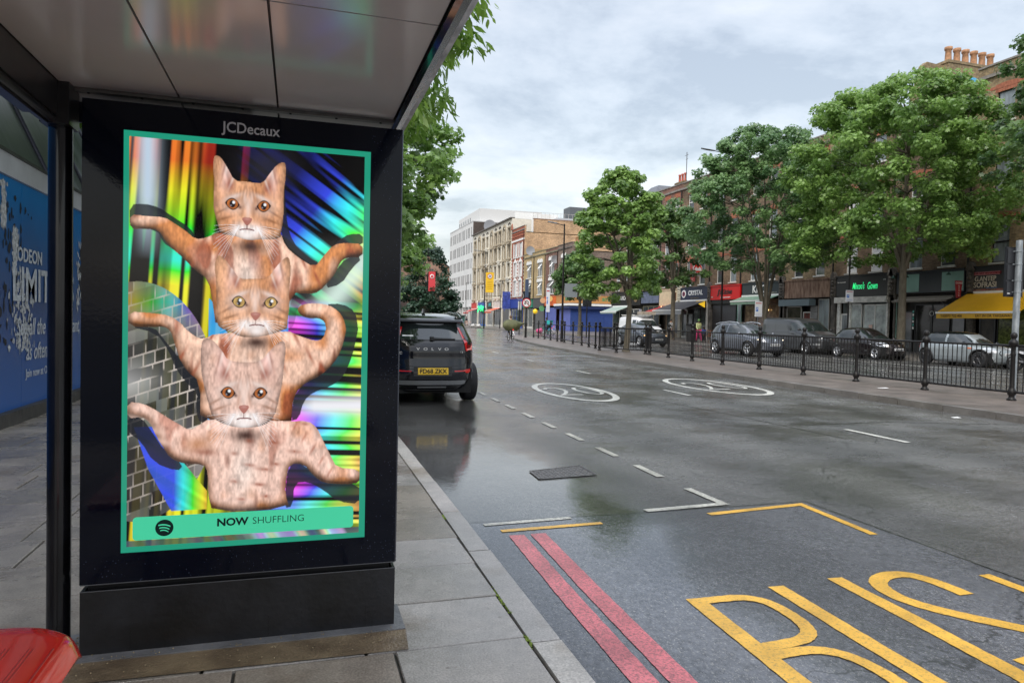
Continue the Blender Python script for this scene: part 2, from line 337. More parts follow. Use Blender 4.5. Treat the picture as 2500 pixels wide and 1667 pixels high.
        # tabby lines on the brow, cheeks and bridge
        for s in (-1,1):
            for ox,oy,ln,wd,k in ((9,-40,30,4,.8),(20,-46,34,4.5,.85),(33,-48,28,4.5,.75),(46,-40,18,4,.6),(60,-34,14,4,.5)):
                put(st*.6,soft(cx+s*ox*g,ey+oy*.60*g,wd*g,ln*g,-s*.16)*mf*(k if i<3 else k*.7)*(.5+.6*fur))
            put([.95,.80,.74],soft(cx+s*62*g,ey-17*g,36*g,10*g,s*.45)*mf*.75)
            put([.95,.80,.74],soft(cx+s*14*g,ey-14*g,7*g,26*g)*mf*.5)
            put(st*.6,soft(cx+s*102*g,ey+16*g,42*g,6*g,s*.55)*mf*.85)
            put(st*.6,soft(cx+s*96*g,ey+36*g,36*g,6.5*g,s*.35)*mf*.8)
            put(st*.6,soft(cx+s*88*g,ey+55*g,26*g,6*g,s*.1)*mf*.7)
            put(st*.8,soft(cx+s*22*g,no[1]-26*g,6*g,34*g,-s*.12)*mf*.7)
            put(np.array([.97,.90,.88])*(.70+.45*fur)[...,None],soft(cx+s*25*g,no[1]+22*g,36*g,29*g)*mf*.97)
        put(np.array([.90,.70,.62]),soft(cx,no[1]-34*g,11*g,54*g)*mf*.75)
        put([.95,.88,.86],soft(mo[0],mo[1]+15*g,26*g,17*g)*mf*.9)
        for ex,eyy in (eL,eR):
            s=-1 if ex<cx else 1;ro=s*.18
            put([.97,.84,.78],soft(ex,eyy+4,42*g,36*g)*mf*.5)
            put([.16,.05,.03],soft(ex,eyy-2*g,35*g,27*g,ro)*mf*.55)
            hh=(U-ex)/(31*g);q1=(V-eyy)*asp/(27*g)+.12*hh*s
            lid=np.clip(1-hh*hh,0,1);al=np.clip((lid*1.0-abs(q1))*9,0,1)
            put([.012,.007,.008],al)
            ir=np.array([.40,.12,.03]) if i!=2 else np.array([.46,.29,.09])
            r2=np.sqrt(((U-ex)/(23*g))**2+((V-eyy)*asp/(23*g))**2)
            put(ir[None,None]*(.35+1.1*np.clip(r2,0,1))[...,None]*(.7+.6*noise(90,60))[...,None],np.clip((1-r2)*8,0,1)*np.clip((lid*.82-abs(q1))*9,0,1))
            put([.015,.008,.01],np.clip((1-np.sqrt(((U-ex)/((12 if i!=2 else 7)*g))**2+((V-eyy)*asp/(17*g))**2))*8,0,1))
            put([.95,.97,1.],ell(ex+5,eyy-4*g,5.5*g,3.6*g));put([.4,.42,.5],ell(ex-6*g,eyy+4*g,3*g,2*g)*.6)
            put([.10,.03,.02],soft(ex-s*30*g,eyy+7*g,7*g,8*g,.6*s)*.9)
        put([.40,.14,.11],inside(smooth([(no[0]-24*g,no[1]-8*g),(no[0],no[1]-11*g),(no[0]+24*g,no[1]-8*g),(no[0]+10*g,no[1]+6*g),(no[0],no[1]+11*g),(no[0]-10*g,no[1]+6*g)],1)).astype(float)*.95)
        put([.62,.34,.30],soft(no[0],no[1]-6*g,12*g,6*g)*.6)
        put([.10,.02,.02],(abs(U-no[0])<1.8*g)*((V>no[1]+8*g)&(V<mo[1]))*.9)
        for s in (-1,1):
            t=(U-mo[0])*s/(30*g)
            put([.16,.03,.03],((t>=0)&(t<1)&(abs(V-(mo[1]-2*g*t+4.5*g*t*t))<1.7*g)).astype(float)*.85)
        for s in (-1,1):
            for q in range(10):
                x0=cx+s*(32+1.6*q)*g;y0=no[1]+(11+1.5*q)*g;L=(92+22*rs.rand())*g;th=-.10+q*.125+.05*rs.rand()
                t=np.clip(((U-x0)*s)/(L*np.cos(th)),0,1)
                yy=y0+t*L*np.sin(th)*.72+9*g*t*t
                put([.97,.95,.97],((t>0)&(t<1)&(abs(V-yy)<.5+abs(np.sin(th))*.7)).astype(float)*(.8-.45*t))
    # brown floor strip below the bar
    put(hsv(.02+.9*noise(26,1,-.5),.5,.12+.75*np.clip((noise(20,2,-.5)-.5)*2.5,0,1)*(U>450)),((V>972)).astype(float)*.92)
    out=img.reshape(H,SS,W,SS,3).mean((1,3))
    # green frame
    out=np.clip(out,0,1)
    u=(np.arange(W)+.5)/W*1000;v=(np.arange(H)+.5)/H*1000
    fr=(u[None,:]<22)|(u[None,:]>974)|(v[:,None]<13.5)|(v[:,None]>986.5)
    out[fr]=(.012,.30,.185)
    return out

# ================================================================ ground, road, pavements
def wet_asphalt(name,base,patch=.5,blue=0.):
    m=bpy.data.materials.new(name); m.use_nodes=True; t=m.node_tree; b=t.nodes['Principled BSDF']; K=t.links.new
    g=nd('ShaderNodeNewGeometry',t); P=g.outputs['Position']
    def nz(s,d,st=(1,1,1),ro=.6):
        q=nd('ShaderNodeMapping',t); q.inputs['Scale'].default_value=st; K(P,q.inputs[0])
        n=nd('ShaderNodeTexNoise',t); n.inputs['Scale'].default_value=s; n.inputs['Detail'].default_value=d; n.inputs['Roughness'].default_value=ro; K(q.outputs[0],n.inputs[0]); return n.outputs[0]
    def mr(i,a,bb,c,d):
        r=nd('ShaderNodeMapRange',t); r.inputs[1].default_value=a; r.inputs[2].default_value=bb; r.inputs[3].default_value=c; r.inputs[4].default_value=d; K(i,r.inputs[0]); return r.outputs[0]
    def op(o,a,bb):
        n=nd('ShaderNodeMath',t,operation=o)
        for i,v in enumerate((a,bb)):
            if isinstance(v,(int,float)): n.inputs[i].default_value=v
            else: K(v,n.inputs[i])
        return n.outputs[0]
    big=nz(.6,8,(.8,1.1,1),.70); fine=nz(85,4,(1,1,1),.75); grit=nz(30,8,(1,.6,1),1.0)
    film=mr(big,.5-.08+patch*.08,.5+.1+patch*.08,1,0)            # 1 = water film
    # a water film lies along the left kerb where the road falls to the gutter
    s=nd('ShaderNodeSeparateXYZ',t); K(P,s.inputs[0])
    wob=nz(.5,3); xx=op('ADD',s.outputs[0],op('MULTIPLY',wob,-1.8))
    gut=mr(xx,1.3,2.9,1,0)
    film=op('MAXIMUM',op('MULTIPLY',film,.72),gut)
    col=nd('ShaderNodeValToRGB',t); col.color_ramp.elements[0].position=.38; col.color_ramp.elements[1].position=.64
    col.color_ramp.elements[0].color=tuple(x*.12 for x in base)+(1,); col.color_ramp.elements[1].color=tuple(x*3.0 for x in base)+(1,)
    K(grit,col.inputs[0])
    # pale stone specks colour in the wet glints; cracks and tyre-polished tracks
    st=mr(nz(85,2,(1,.8,1),.9),.57,.66,0,1)
    vo=nd('ShaderNodeTexVoronoi',t); vo.feature='DISTANCE_TO_EDGE'; vo.inputs['Scale'].default_value=.22
    wv=nd('ShaderNodeTexNoise',t); wv.inputs['Scale'].default_value=1.6; wv.inputs['Detail'].default_value=6; K(P,wv.inputs[0])
    va=nd('ShaderNodeVectorMath',t,operation='SCALE'); K(wv.outputs[1],va.inputs[0]); va.inputs['Scale'].default_value=1.3
    vb=nd('ShaderNodeVectorMath',t,operation='ADD'); K(P,vb.inputs[0]); K(va.outputs[0],vb.inputs[1]); K(vb.outputs[0],vo.inputs[0])
    crack=mr(vo.outputs[0],.0,.0035,1,0)
    wave=nd('ShaderNodeMath',t,operation='SINE'); K(op('MULTIPLY',op('ADD',s.outputs[0],op('MULTIPLY',nz(.3,2),.8)),3.6),wave.inputs[0])
    track=mr(wave.outputs[0],-.6,.9,.72,1.12)
    m1=nd('ShaderNodeMixRGB',t); K(op('MULTIPLY',st,.75),m1.inputs[0]); K(col.outputs[0],m1.inputs[1]); m1.inputs[2].default_value=(.30,.29,.27,1)
    m2=nd('ShaderNodeMixRGB',t); K(op('MULTIPLY',crack,.85),m2.inputs[0]); m2.inputs[2].default_value=(.006,.006,.005,1)
    ms=nd('ShaderNodeVectorMath',t,operation='SCALE'); K(m1.outputs[0],ms.inputs[0]); K(op('MULTIPLY',track,mr(nz(.35,6,(1,1,1),.7),.35,.65,.65,1.3)),ms.inputs['Scale']); K(ms.outputs[0],m2.inputs[1])
    K(m2.outputs[0],b.inputs['Base Color'])
    K(mr(film,0,1,.36,.05),b.inputs['Roughness'])
    bp=nd('ShaderNodeBump',t); bp.inputs['Distance'].default_value=.007; K(fine,bp.inputs['Height'])
    K(mr(film,.1,.95,1.0,.03),bp.inputs['Strength'])
    bp2=nd('ShaderNodeBump',t); bp2.inputs['Distance'].default_value=.012; bp2.inputs['Strength'].default_value=.10; K(nz(9,3,(1,.5,1)),bp2.inputs['Height']); K(bp.outputs[0],bp2.inputs['Normal'])
    K(bp2.outputs[0],b.inputs['Normal']); b.inputs['Specular IOR Level'].default_value=.8
    MT[name]=m; return m
asph=wet_asphalt('wet_asphalt',(.066,.065,.062),.10)
asph2=wet_asphalt('wet_new_asphalt',(.058,.060,.067),-.2)
def strip(name,xa,xb,ys,z,m,skirt=None,parent=None,sub=1):
    """sheet between the lines xa(y) and xb(y); skirt drops both long sides"""
    mb=MB(); P=[]
    for y in ys:
        a,b=xa(y),xb(y); P.append([(a+(b-a)*k/sub,y,z+G(y)) for k in range(sub+1)])
    for i in range(len(ys)-1):
        for k in range(sub): mb.quad(P[i][k],P[i][k+1],P[i+1][k+1],P[i+1][k])
        if skirt:
            for k,d in ((0,0),(sub,1)):
                a,b=P[i][k],P[i+1][k]; q=[(b[0],b[1],b[2]),(a[0],a[1],a[2]),(a[0],a[1],a[2]-skirt),(b[0],b[1],b[2]-skirt)]
                mb.quad(*(q if d==0 else q[::-1]))
    if skirt:
        for r in (P[0],P[-1]):
            a,b=r[0],r[-1]; mb.quad(a,b,(b[0],b[1],b[2]-skirt),(a[0],a[1],a[2]-skirt))
    return mb.build(name,m,parent)
def lin(pts):
    xs=[p[0] for p in pts]; vs=[p[1] for p in pts]
    return lambda y: float(np.interp(y,xs,vs))
YS=[-12,-4,0,3,6,10,12,14,17,20,24,28,32,36,40,45,50,55,60,66,72,80,90,100,115,130,160,200,260,330,420,600,900]
gm=mat('earth',(.10,.10,.09),.9,var=.3,vs=.3)
struct(strip('ground',lambda y:-1200,lambda y:1400,[-300,-12,10]+[y for y in YS if y>10]+[1500,2800],-.03,gm,sub=2))
road=struct(strip('road',lambda y:-3.0 if y<200 else -30,lambda y:45,YS,0,asph,sub=6))
kx=lin([(-12,1.02),(2.4,1.09),(5.3,1.13),(12,1.16),(900,1.16)])
def mx0(y): return float(np.interp(y,[-12,8,14,19,27.4,37,46,54,58.6],[11.0,11.25,11.45,11.6,12.1,13.1,14.6,16.3,17.3]))
def mx1(y): return float(np.interp(y,[-12,19,27,32,37,46,54,58.6],[15.4,15.5,16.4,16.8,16.6,17.6,18.6,18.9]))
# --- markings
def paint(name,col,wear=.5,sc=18.,emitless=True):
    m=bpy.data.materials.new(name); m.use_nodes=True; t=m.node_tree; b=t.nodes['Principled BSDF']; K=t.links.new
    g=nd('ShaderNodeNewGeometry',t); n=nd('ShaderNodeTexNoise',t); n.inputs['Scale'].default_value=sc; n.inputs['Detail'].default_value=8; n.inputs['Roughness'].default_value=.75; K(g.outputs['Position'],n.inputs[0])
    r=nd('ShaderNodeValToRGB',t); r.color_ramp.elements[0].position=wear-.14; r.color_ramp.elements[1].position=wear+.10
    r.color_ramp.elements[0].color=(.05,.05,.05,1); r.color_ramp.elements[1].color=tuple(col)+(1,)
    n2=nd('ShaderNodeTexNoise',t); n2.inputs['Scale'].default_value=3; n2.inputs['Detail'].default_value=5; K(g.outputs['Position'],n2.inputs[0])
    mr=nd('ShaderNodeMapRange',t); mr.inputs[1].default_value=.32; mr.inputs[2].default_value=.66; mr.inputs[3].default_value=.68; mr.inputs[4].default_value=1.12; K(n2.outputs[0],mr.inputs[0])
    v=nd('ShaderNodeVectorMath',t,operation='SCALE'); K(r.outputs[0],v.inputs[0]); K(mr.outputs[0],v.inputs['Scale'])
    K(n.outputs[0],r.inputs[0]); K(v.outputs[0],b.inputs['Base Color']); b.inputs['Roughness'].default_value=.28
    n3=nd('ShaderNodeTexNoise',t); n3.inputs['Scale'].default_value=130; K(g.outputs['Position'],n3.inputs[0])
    bp=nd('ShaderNodeBump',t); bp.inputs['Strength'].default_value=.5; bp.inputs['Distance'].default_value=.003; K(n3.outputs[0],bp.inputs['Height']); K(bp.outputs[0],b.inputs['Normal'])
    return m
pw=paint('white_road_paint',(.72,.72,.66),.38,60.); pwd=paint('worn_white_road_paint',(.58,.57,.50),.44,50.)
py=paint('yellow_road_paint',(.82,.46,.055),.40,70.); pr=paint('red_road_paint',(.80,.20,.22),.46,80.)
def zr(y,h=.008): return G(y)+h
def stroke(mb,pts,w,h=.008,closed=False,mi=0):
    if not closed:      # short steps so that the painted edge can wander a little
        q=[tuple(pts[0])]
        for a_,b_ in zip(pts,pts[1:]):
            k_=max(1,int(math.hypot(b_[0]-a_[0],b_[1]-a_[1])/.045)) if math.hypot(b_[0]-a_[0],b_[1]-a_[1])<6 and a_[1]<14 else 1
            q+=[(a_[0]+(b_[0]-a_[0])*i/k_,a_[1]+(b_[1]-a_[1])*i/k_) for i in range(1,k_+1)]
        pts=q
    pts=[Vector((p[0],p[1],0)) for p in pts]; n=len(pts); Ls=[];Rs=[]
    for i,p in enumerate(pts):
        a=pts[(i-1)%n] if (closed or i>0) else p; b=pts[(i+1)%n] if (closed or i<n-1) else p
        d1=(p-a).normalized() if (p-a).length>0 else (b-p).normalized(); d2=(b-p).normalized() if (b-p).length>0 else d1
        nn=(Vector((-d1.y,d1.x,0))+Vector((-d2.y,d2.x,0))); nn.normalize(); k=min(1.8,1/max(.4,nn.dot(Vector((-d1.y,d1.x,0)))))
        ww=w if not callable(w) else w(i/(n-1))
        q=p+nn*(ww/2*k+random.uniform(-.0022,.0022)); r=p-nn*(ww/2*k+random.uniform(-.0022,.0022))
        Ls.append((q.x,q.y,zr(q.y,h))); Rs.append((r.x,r.y,zr(r.y,h)))
    for i in range(n if closed else n-1):
        j=(i+1)%n; mb.quad(Rs[i],Rs[j],Ls[j],Ls[i],mi=mi)
    return mb
def dense(pts,it=3):
    p=[Vector((a,b)) for a,b in pts]
    for _ in range(it):
        q=[p[0]]
        for i in range(len(p)-1): q+=[p[i]*.75+p[i+1]*.25,p[i]*.25+p[i+1]*.75]
        q.append(p[-1]); p=q
    return [(v.x,v.y) for v in p]
bay=strip('bus_stop_bay',lambda y:1.16+.0*y,lambda y:4.06+.02*(4.9-y) if y<4.85 else 4.06,[-12,-4,0,2,3,4,4.85],.004,asph2,parent=road,sub=2)
stroke(MB(),[(6.2,9.9),(7.4,8.8),(9.0,8.9),(11.0,8.3)],.020,.006).build('joint_seal',mat('bitumen',(.006,.006,.006),.2),road)
stroke(MB(),[(6.55,13.2),(6.9,10.2),(7.0,7.6)],.018,.006).build('joint_seal',MT['bitumen'],road)
stroke(MB(),[(1.2,4.87),(2.4,4.86),(4.1,4.88),(4.09,3.5),(4.11,1.5),(4.1,-3)],.011,.0065).build('joint_seal',mat('bitumen',(.006,.006,.006),.2),road)
mb=MB()
stroke(mb,[(2.035,3.245),(1.985,2.4),(1.955,2.0)],.098)
stroke(mb,dense([(2.0,3.205),(2.16,3.205),(2.3,3.20),(2.39,3.13),(2.41,3.0),(2.40,2.84),(2.35,2.73),(2.25,2.675),(2.02,2.665)]),.075,.0085)
stroke(mb,dense([(2.0,2.585),(2.2,2.60),(2.32,2.56),(2.385,2.44),(2.39,2.25),(2.36,2.1),(2.25,2.03),(1.97,2.02)]),.075,.0085)
mb.build('lettering_b',py,road)
mb=MB(); stroke(mb,[(2.585,3.29),(2.55,2.6)]+dense([(2.535,2.2),(2.55,2.05),(2.63,1.97),(2.74,1.94),(2.86,1.97),(2.93,2.06),(2.945,2.2)])+[(2.98,2.7),(3.01,3.32)],.1).build('lettering_u',py,road)
mb=MB(); stroke(mb,dense([(3.555,2.93),(3.555,3.12),(3.51,3.25),(3.42,3.29),(3.30,3.27),(3.19,3.19),(3.14,3.05),(3.155,2.9),(3.26,2.72),(3.42,2.53),(3.56,2.33),(3.58,2.18),(3.52,2.06),(3.38,2.0),(3.22,2.02),(3.12,2.12),(3.10,2.29)]),.098).build('lettering_s',py,road)
mb=MB(); stroke(mb,[(1.37,4.63),(2.14,4.66)],.055); mb.build('bay_end_line',py,road)
mb=MB(); stroke(mb,[(3.06,4.70),(3.99,4.80),(3.93,3.97)],.065); mb.build('bay_corner_line',py,road)
for a,b in ((3.15,2.35),(1.6,.8)): stroke(MB(),[(3.95,a),(3.95,b)],.085).build('bay_dash',py,road)
for x0,x1 in ((1.445,1.345),(1.60,1.50)):
    mb=MB(); stroke(mb,[(x0,4.52),(x0-.05,3.4),(x1-.02,1.2),(x1-.04,-2)],lambda t:.108+.012*t); mb.build('red_line',pr,road)
stroke(MB(),[(1.29,4.80),(1.97,4.84)],.055).build('parking_bay_line',pwd,road)
stroke(MB(),[(2.62,4.90),(3.36,4.955),(3.35,5.50)],.075).build('parking_bay_corner',pwd,road)
for k in range(12):
    y=5.98+k*1.04; x=3.35+(y-6)*.027
    stroke(MB(),[(x,y),(x+.02,y+.55)],.08).build('parking_bay_dash',pwd,road)
for k in range(9):
    y=7.2+k*5.65; x=7.62+(y-7)*.035 if y<26 else 8.28+(y-26)*.06
    stroke(MB(),[(x,y),(x+.03,y+1.12)],.095).build('lane_dash',pw,road)
for cx,cy,a,b,sz in ((5.61,13.85,.76,1.84,1.0),(9.66,14.8,.93,2.05,1.12)):
    mb=MB(); pts=[(cx+(a)*math.cos(t)+.05*b*math.sin(t),cy+b*math.sin(t)) for t in np.linspace(0,2*PI,49)[:-1]]
    n=len(pts); ins=[(cx+(a-.13)*math.cos(t)+.05*(b-.20)*math.sin(t),cy+(b-.20)*math.sin(t)) for t in np.linspace(0,2*PI,49)[:-1]]
    for i in range(n):
        j=(i+1)%n; mb.quad(*[(q[0],q[1],zr(q[1])) for q in (pts[i],pts[j],ins[j],ins[i])])
    o=mb.build('speed_roundel',pw,road)
    mb=MB(); w=.085
    D=lambda L_:[(cx+p*sz,cy+q*sz) for p,q in L_]
    stroke(mb,dense(D([(-.47,.40),(-.42,.62),(-.28,.72),(-.14,.64),(-.09,.36),(-.15,-.02),(-.30,-.38),(-.50,-.68)])),w)
    stroke(mb,D([(-.53,-.68),(-.04,-.66)]),.11,.0085)
    stroke(mb,D([(.37+.21*math.cos(t)+.02*math.sin(t),.08+.66*math.sin(t)) for t in np.linspace(0,2*PI,33)[:-1]]),w,closed=True)
    mb.build('speed_number',pw,o)
# far carriageway lines
stroke(MB(),[(24.1,9),(24.1,46)],.10).build('parking_line',pw,road)
for k in range(14):
    stroke(MB(),[(23.7,12+k*3.0),(23.7,13.6+k*3.0)],.10).build('parking_dash',pwd,road)
for k in range(12):
    stroke(MB(),[(20.0,6+k*6.0),(20.05,9+k*6.0)],.10).build('centre_dash',pw,road)
# drain cover
mb=MB(); c=[(2.19,6.47),(2.17,6.11),(2.77,6.18),(2.78,6.63)]
mb.add([(x,y,.006) for x,y in c],[(0,1,2,3)],0)
for i in range(14):
    for j in range(7):
        u=(i+.5)/14; v=(j+.5)/7
        p=[(c[1][k]*(1-u)+c[2][k]*u)*(1-v)+(c[0][k]*(1-u)+c[3][k]*u)*v for k in (0,1)]
        d=.012; a=.6 if (i+j)%2 else -.6
        ca,sa=math.cos(a)*.017,math.sin(a)*.017
        mb.add([(p[0]-ca-sa*.3,p[1]-sa+ca*.3,.006),(p[0]+ca-sa*.3,p[1]+sa+ca*.3,.006),(p[0]+ca+sa*.3,p[1]+sa-ca*.3,.006),(p[0]-ca+sa*.3,p[1]-sa-ca*.3,.006),(p[0]-ca*.8,p[1]-sa*.8,.011),(p[0]+ca*.8,p[1]+sa*.8,.011)],[(0,4,5,1),(1,5,2),(3,2,5,4),(0,3,4)],0)
for a,b in zip(c,c[1:]+c[:1]): stroke(mb,[a,b],.022,.010)
tag(mb.build('drain_cover',mat('cast_iron',(.085,.08,.078),.35,metal=.2,var=.4,vs=20)),'rectangular cast iron drain cover let into the wet road beside the kerb','drain cover')
# --- near pavement: slabs one by one in rows
def slab_mat(name,c,var,r0=.2,r1=.55):
    m=bpy.data.materials.new(name); m.use_nodes=True; t=m.node_tree; b=t.nodes['Principled BSDF']; K=t.links.new
    at=nd('ShaderNodeAttribute',t); at.attribute_name='tone'
    g=nd('ShaderNodeNewGeometry',t)
    def nz(s,d,ro=.6):
        n=nd('ShaderNodeTexNoise',t); n.inputs['Scale'].default_value=s; n.inputs['Detail'].default_value=d; n.inputs['Roughness'].default_value=ro; K(g.outputs['Position'],n.inputs[0]); return n.outputs[0]
    def mr(i,a,bb,cc,d):
        r=nd('ShaderNodeMapRange',t); r.inputs[1].default_value=a; r.inputs[2].default_value=bb; r.inputs[3].default_value=cc; r.inputs[4].default_value=d; K(i,r.inputs[0]); return r.outputs[0]
    w=nz(1.7,6); f=nz(110,3); k=nz(14,6,.7)
    x=nd('ShaderNodeMath',t,operation='MULTIPLY'); K(mr(w,.35,.65,1-var,1+var),x.inputs[0]); K(mr(f,.3,.7,.72,1.28),x.inputs[1])
    y=nd('ShaderNodeMath',t,operation='MULTIPLY'); K(x.outputs[0],y.inputs[0]); K(mr(k,.3,.7,.85,1.12),y.inputs[1])
    rgb=nd('ShaderNodeMixRGB',t,blend_type='MULTIPLY'); rgb.inputs[0].default_value=1; rgb.inputs[1].default_value=tuple(c)+(1,); K(at.outputs['Color'],rgb.inputs[2])
    v=nd('ShaderNodeVectorMath',t,operation='SCALE'); 
    vo=nd('ShaderNodeTexVoronoi',t); vo.inputs['Scale'].default_value=5.; vo.inputs['Randomness'].default_value=1; K(g.outputs['Position'],vo.inputs[0])
    gum=mr(vo.outputs['Distance'],.035,.065,1,0)
    sn=nz(.9,6,.65); stn=mr(sn,.53,.66,0,.7)
    mx=nd('ShaderNodeMixRGB',t,blend_type='MULTIPLY'); K(stn,mx.inputs[0]); K(rgb.outputs[0],mx.inputs[1]); mx.inputs[2].default_value=(.52,.42,.30,1)
    mg=nd('ShaderNodeMixRGB',t,blend_type='MULTIPLY'); gm2=nd('ShaderNodeMath',t,operation='MULTIPLY'); K(gum,gm2.inputs[0]); gm2.inputs[1].default_value=.55; K(gm2.outputs[0],mg.inputs[0]); K(mx.outputs[0],mg.inputs[1]); mg.inputs[2].default_value=(.35,.33,.30,1)
    K(mg.outputs[0],v.inputs[0]); K(y.outputs[0],v.inputs['Scale']); K(v.outputs[0],b.inputs['Base Color'])
    K(mr(w,.4,.6,r0,r1),b.inputs['Roughness'])
    bp=nd('ShaderNodeBump',t); bp.inputs['Strength'].default_value=.35; bp.inputs['Distance'].default_value=.004; K(f,bp.inputs['Height']); K(bp.outputs[0],b.inputs['Normal'])
    MT[name]=m; return m
slabm=slab_mat('paving_slab',(.34,.32,.295),.18,.13,.45)
granite=slab_mat('granite_kerb',(.42,.40,.375),.15,.3,.55)
def slabs(name,cells,m,gap=.0075,drop=.09,tones=None):
    """cells: list of (corner list of 4 xy, z, tone)"""
    vs=[];fs=[];tn=[]
    for q,z,tone in cells:
        o=len(vs); cx=sum(p[0] for p in q)/4; cy=sum(p[1] for p in q)/4
        ins=[]
        for p in q:
            dx,dy=cx-p[0],cy-p[1]; l=math.hypot(dx,dy); ins.append((p[0]+dx/l*gap,p[1]+dy/l*gap))
        r=.004
        i2=[(p[0]+(cx-p[0])*r/.3,p[1]+(cy-p[1])*r/.3) for p in ins]
        vs+=[(p[0],p[1],z-drop) for p in ins]+[(p[0],p[1],z-.004) for p in ins]+[(p[0],p[1],z) for p in i2]
        for k in range(4):
            j=(k+1)%4; fs+=[(o+k,o+j,o+4+j,o+4+k),(o+4+k,o+4+j,o+8+j,o+8+k)]
        fs.append((o+8,o+9,o+10,o+11)); tn+=[tone]*12
    me=bpy.data.meshes.new(name); me.from_pydata(vs,[],fs); me.materials.append(m)
    a=me.color_attributes.new('tone','FLOAT_COLOR','POINT'); a.data.foreach_set('color',np.array([tuple(c)+(1,) for c in tn],'f').ravel()); me.update()
    return put(name,me)
rs=random.Random(3); cells=[]
y=-2.0; row=0
YJ=[2.36,2.84,3.31,3.79,4.27,4.75,5.23]
def tone(a=.10):
    t=1+rs.uniform(-a,a); return (t*(1+rs.uniform(0,.03)),t,t*(1-rs.uniform(0,.04)))
rows=[2.36+.478*k for k in range(-9,0)]+YJ+[5.23+.478*k for k in range(1,52)]
for r in range(len(rows)-1):
    a,b=rows[r],rows[r+1]; edge=[kx((a+b)/2)-.135]; x=edge[0]; off=.56 if r%2==(rows.index(2.36)%2) else .30
    xs=[x]; x-= .56+(.0 if r%2 else .12)
    while x>-3.35: xs.append(x); x-=.62+rs.uniform(-.01,.01)
    xs.append(-3.35)
    for k in range(len(xs)-1):
        x1,x0=xs[k],xs[k+1]
        if 2.84<(a+b)/2<3.06 and 0: continue
        tt=tone()
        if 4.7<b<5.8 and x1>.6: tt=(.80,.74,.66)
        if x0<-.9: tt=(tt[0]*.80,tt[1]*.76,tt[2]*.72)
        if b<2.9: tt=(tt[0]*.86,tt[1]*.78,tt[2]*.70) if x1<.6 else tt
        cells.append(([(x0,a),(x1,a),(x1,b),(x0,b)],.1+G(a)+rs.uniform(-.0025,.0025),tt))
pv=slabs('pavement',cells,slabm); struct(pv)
struct(strip('pavement_bed',lambda y:-3.4,lambda y:kx(y)-.01,[y for y in [-12]+[k*2. for k in range(-2,14)]]+[30],.084,mat('joint_sand',(.07,.068,.06),.8,var=.4,vs=30),skirt=.1))
struct(strip('far_pavement_left',lambda y:-3.4,lambda y:kx(y)-.14,[29.6,40,60,100,160],.1,mat('paving_far',(.24,.23,.22),.35,var=.2,vs=2),skirt=.1))
cells=[]; ys=[-12]; y=2.78-1.02*14
js=[2.78-1.02*k for k in range(9,0,-1)]+[2.78,4.0,4.86]+[4.86+.98*k for k in range(1,60)]
for a,b in zip(js,js[1:]):
    j=rs.uniform(-.004,.004)
    cells.append(([(kx(a)-.13,a),(kx(a)+j,a),(kx(b)+j,b),(kx(b)-.13,b)],.1+G(a)+rs.uniform(-.003,.003),tone(.12)))
struct(slabs('kerb',cells,granite,drop=.12))
# moss in the kerb joint
mb=MB()
for k in range(120):
    y=rs.choice([rs.gauss(3.32,.07),rs.gauss(2.80,.03),rs.gauss(4.74,.03),rs.gauss(3.2,.08)]); x=kx(y)-.135+rs.gauss(0,.005); s=rs.uniform(.003,.007)
    mb.ball((x,y,.096),s,5,sc=(1,1.4,.9))
mo=mb.build('moss',mat('moss',(.16,.22,.03),.9,var=.4,vs=60)); mo['kind']='stuff'; mo['label']='green moss growing in the joint behind the kerb'
# concrete pad under the advertising panel
mb=MB(); mb.add([(-1.05,2.87,.103),(.455,2.84,.103),(.47,3.03,.103),(-1.05,3.035,.103)],[(0,1,2,3)])
o=mb.build('footing_strip',mat('sandy_concrete',(.11,.075,.045),.4,var=.35,vs=6,bump=.6,bs=80,col2=(.27,.20,.12))); struct(o)
mb=MB(); mb.box(-.93,.47,3.03,3.30,.095,.108); struct(mb.build('footing_plate',mat('grey_screed',(.17,.17,.175),.35,var=.3,vs=6,bump=.3,bs=50)))
# --- median island
mys=[-12,-4,2,5,8,11,14,17,19,22,25,27.4,30,33,37,40,43,46,50,54,57,58.6]
island=struct(strip('median_island',lambda y:mx0(y)+.16,lambda y:mx1(y)-.16,mys,.12,mat('island_paving',(.15,.125,.11),.38,var=.35,vs=1.6,bump=.25,bs=60),skirt=.14,sub=3))
cells=[]
y=-10.
while y<58:
    y2=min(y+1.05,58.6)
    for f,s in ((mx0,1),(mx1,-1)):
        a,b=f(y),f(y2); q=[(a,y),(a+s*.17,y),(b+s*.17,y2),(b,y2)]
        if s<0: q=q[::-1]
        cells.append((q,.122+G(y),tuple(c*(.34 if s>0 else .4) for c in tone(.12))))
    y=y2
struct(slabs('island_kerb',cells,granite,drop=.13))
cells=[]
# --- far pavement
def fx(y): return float(np.interp(y,[-12,60,75,110,170,420],[28.1,28.1,27.6,27.4,27.6,28]))
fys=[y for y in YS if y<=330]
struct(strip('far_pavement',lambda y:fx(y)+.16,lambda y:60.,fys,.12,mat('far_paving',(.16,.145,.13),.3,var=.3,vs=1.2,bump=.2,bs=30),skirt=.14,sub=2))
cells=[]; y=-8.
while y<150:
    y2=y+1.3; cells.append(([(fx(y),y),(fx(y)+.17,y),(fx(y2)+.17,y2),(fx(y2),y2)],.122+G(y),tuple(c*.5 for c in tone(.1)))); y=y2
struct(slabs('far_kerb',cells,granite,drop=.13))
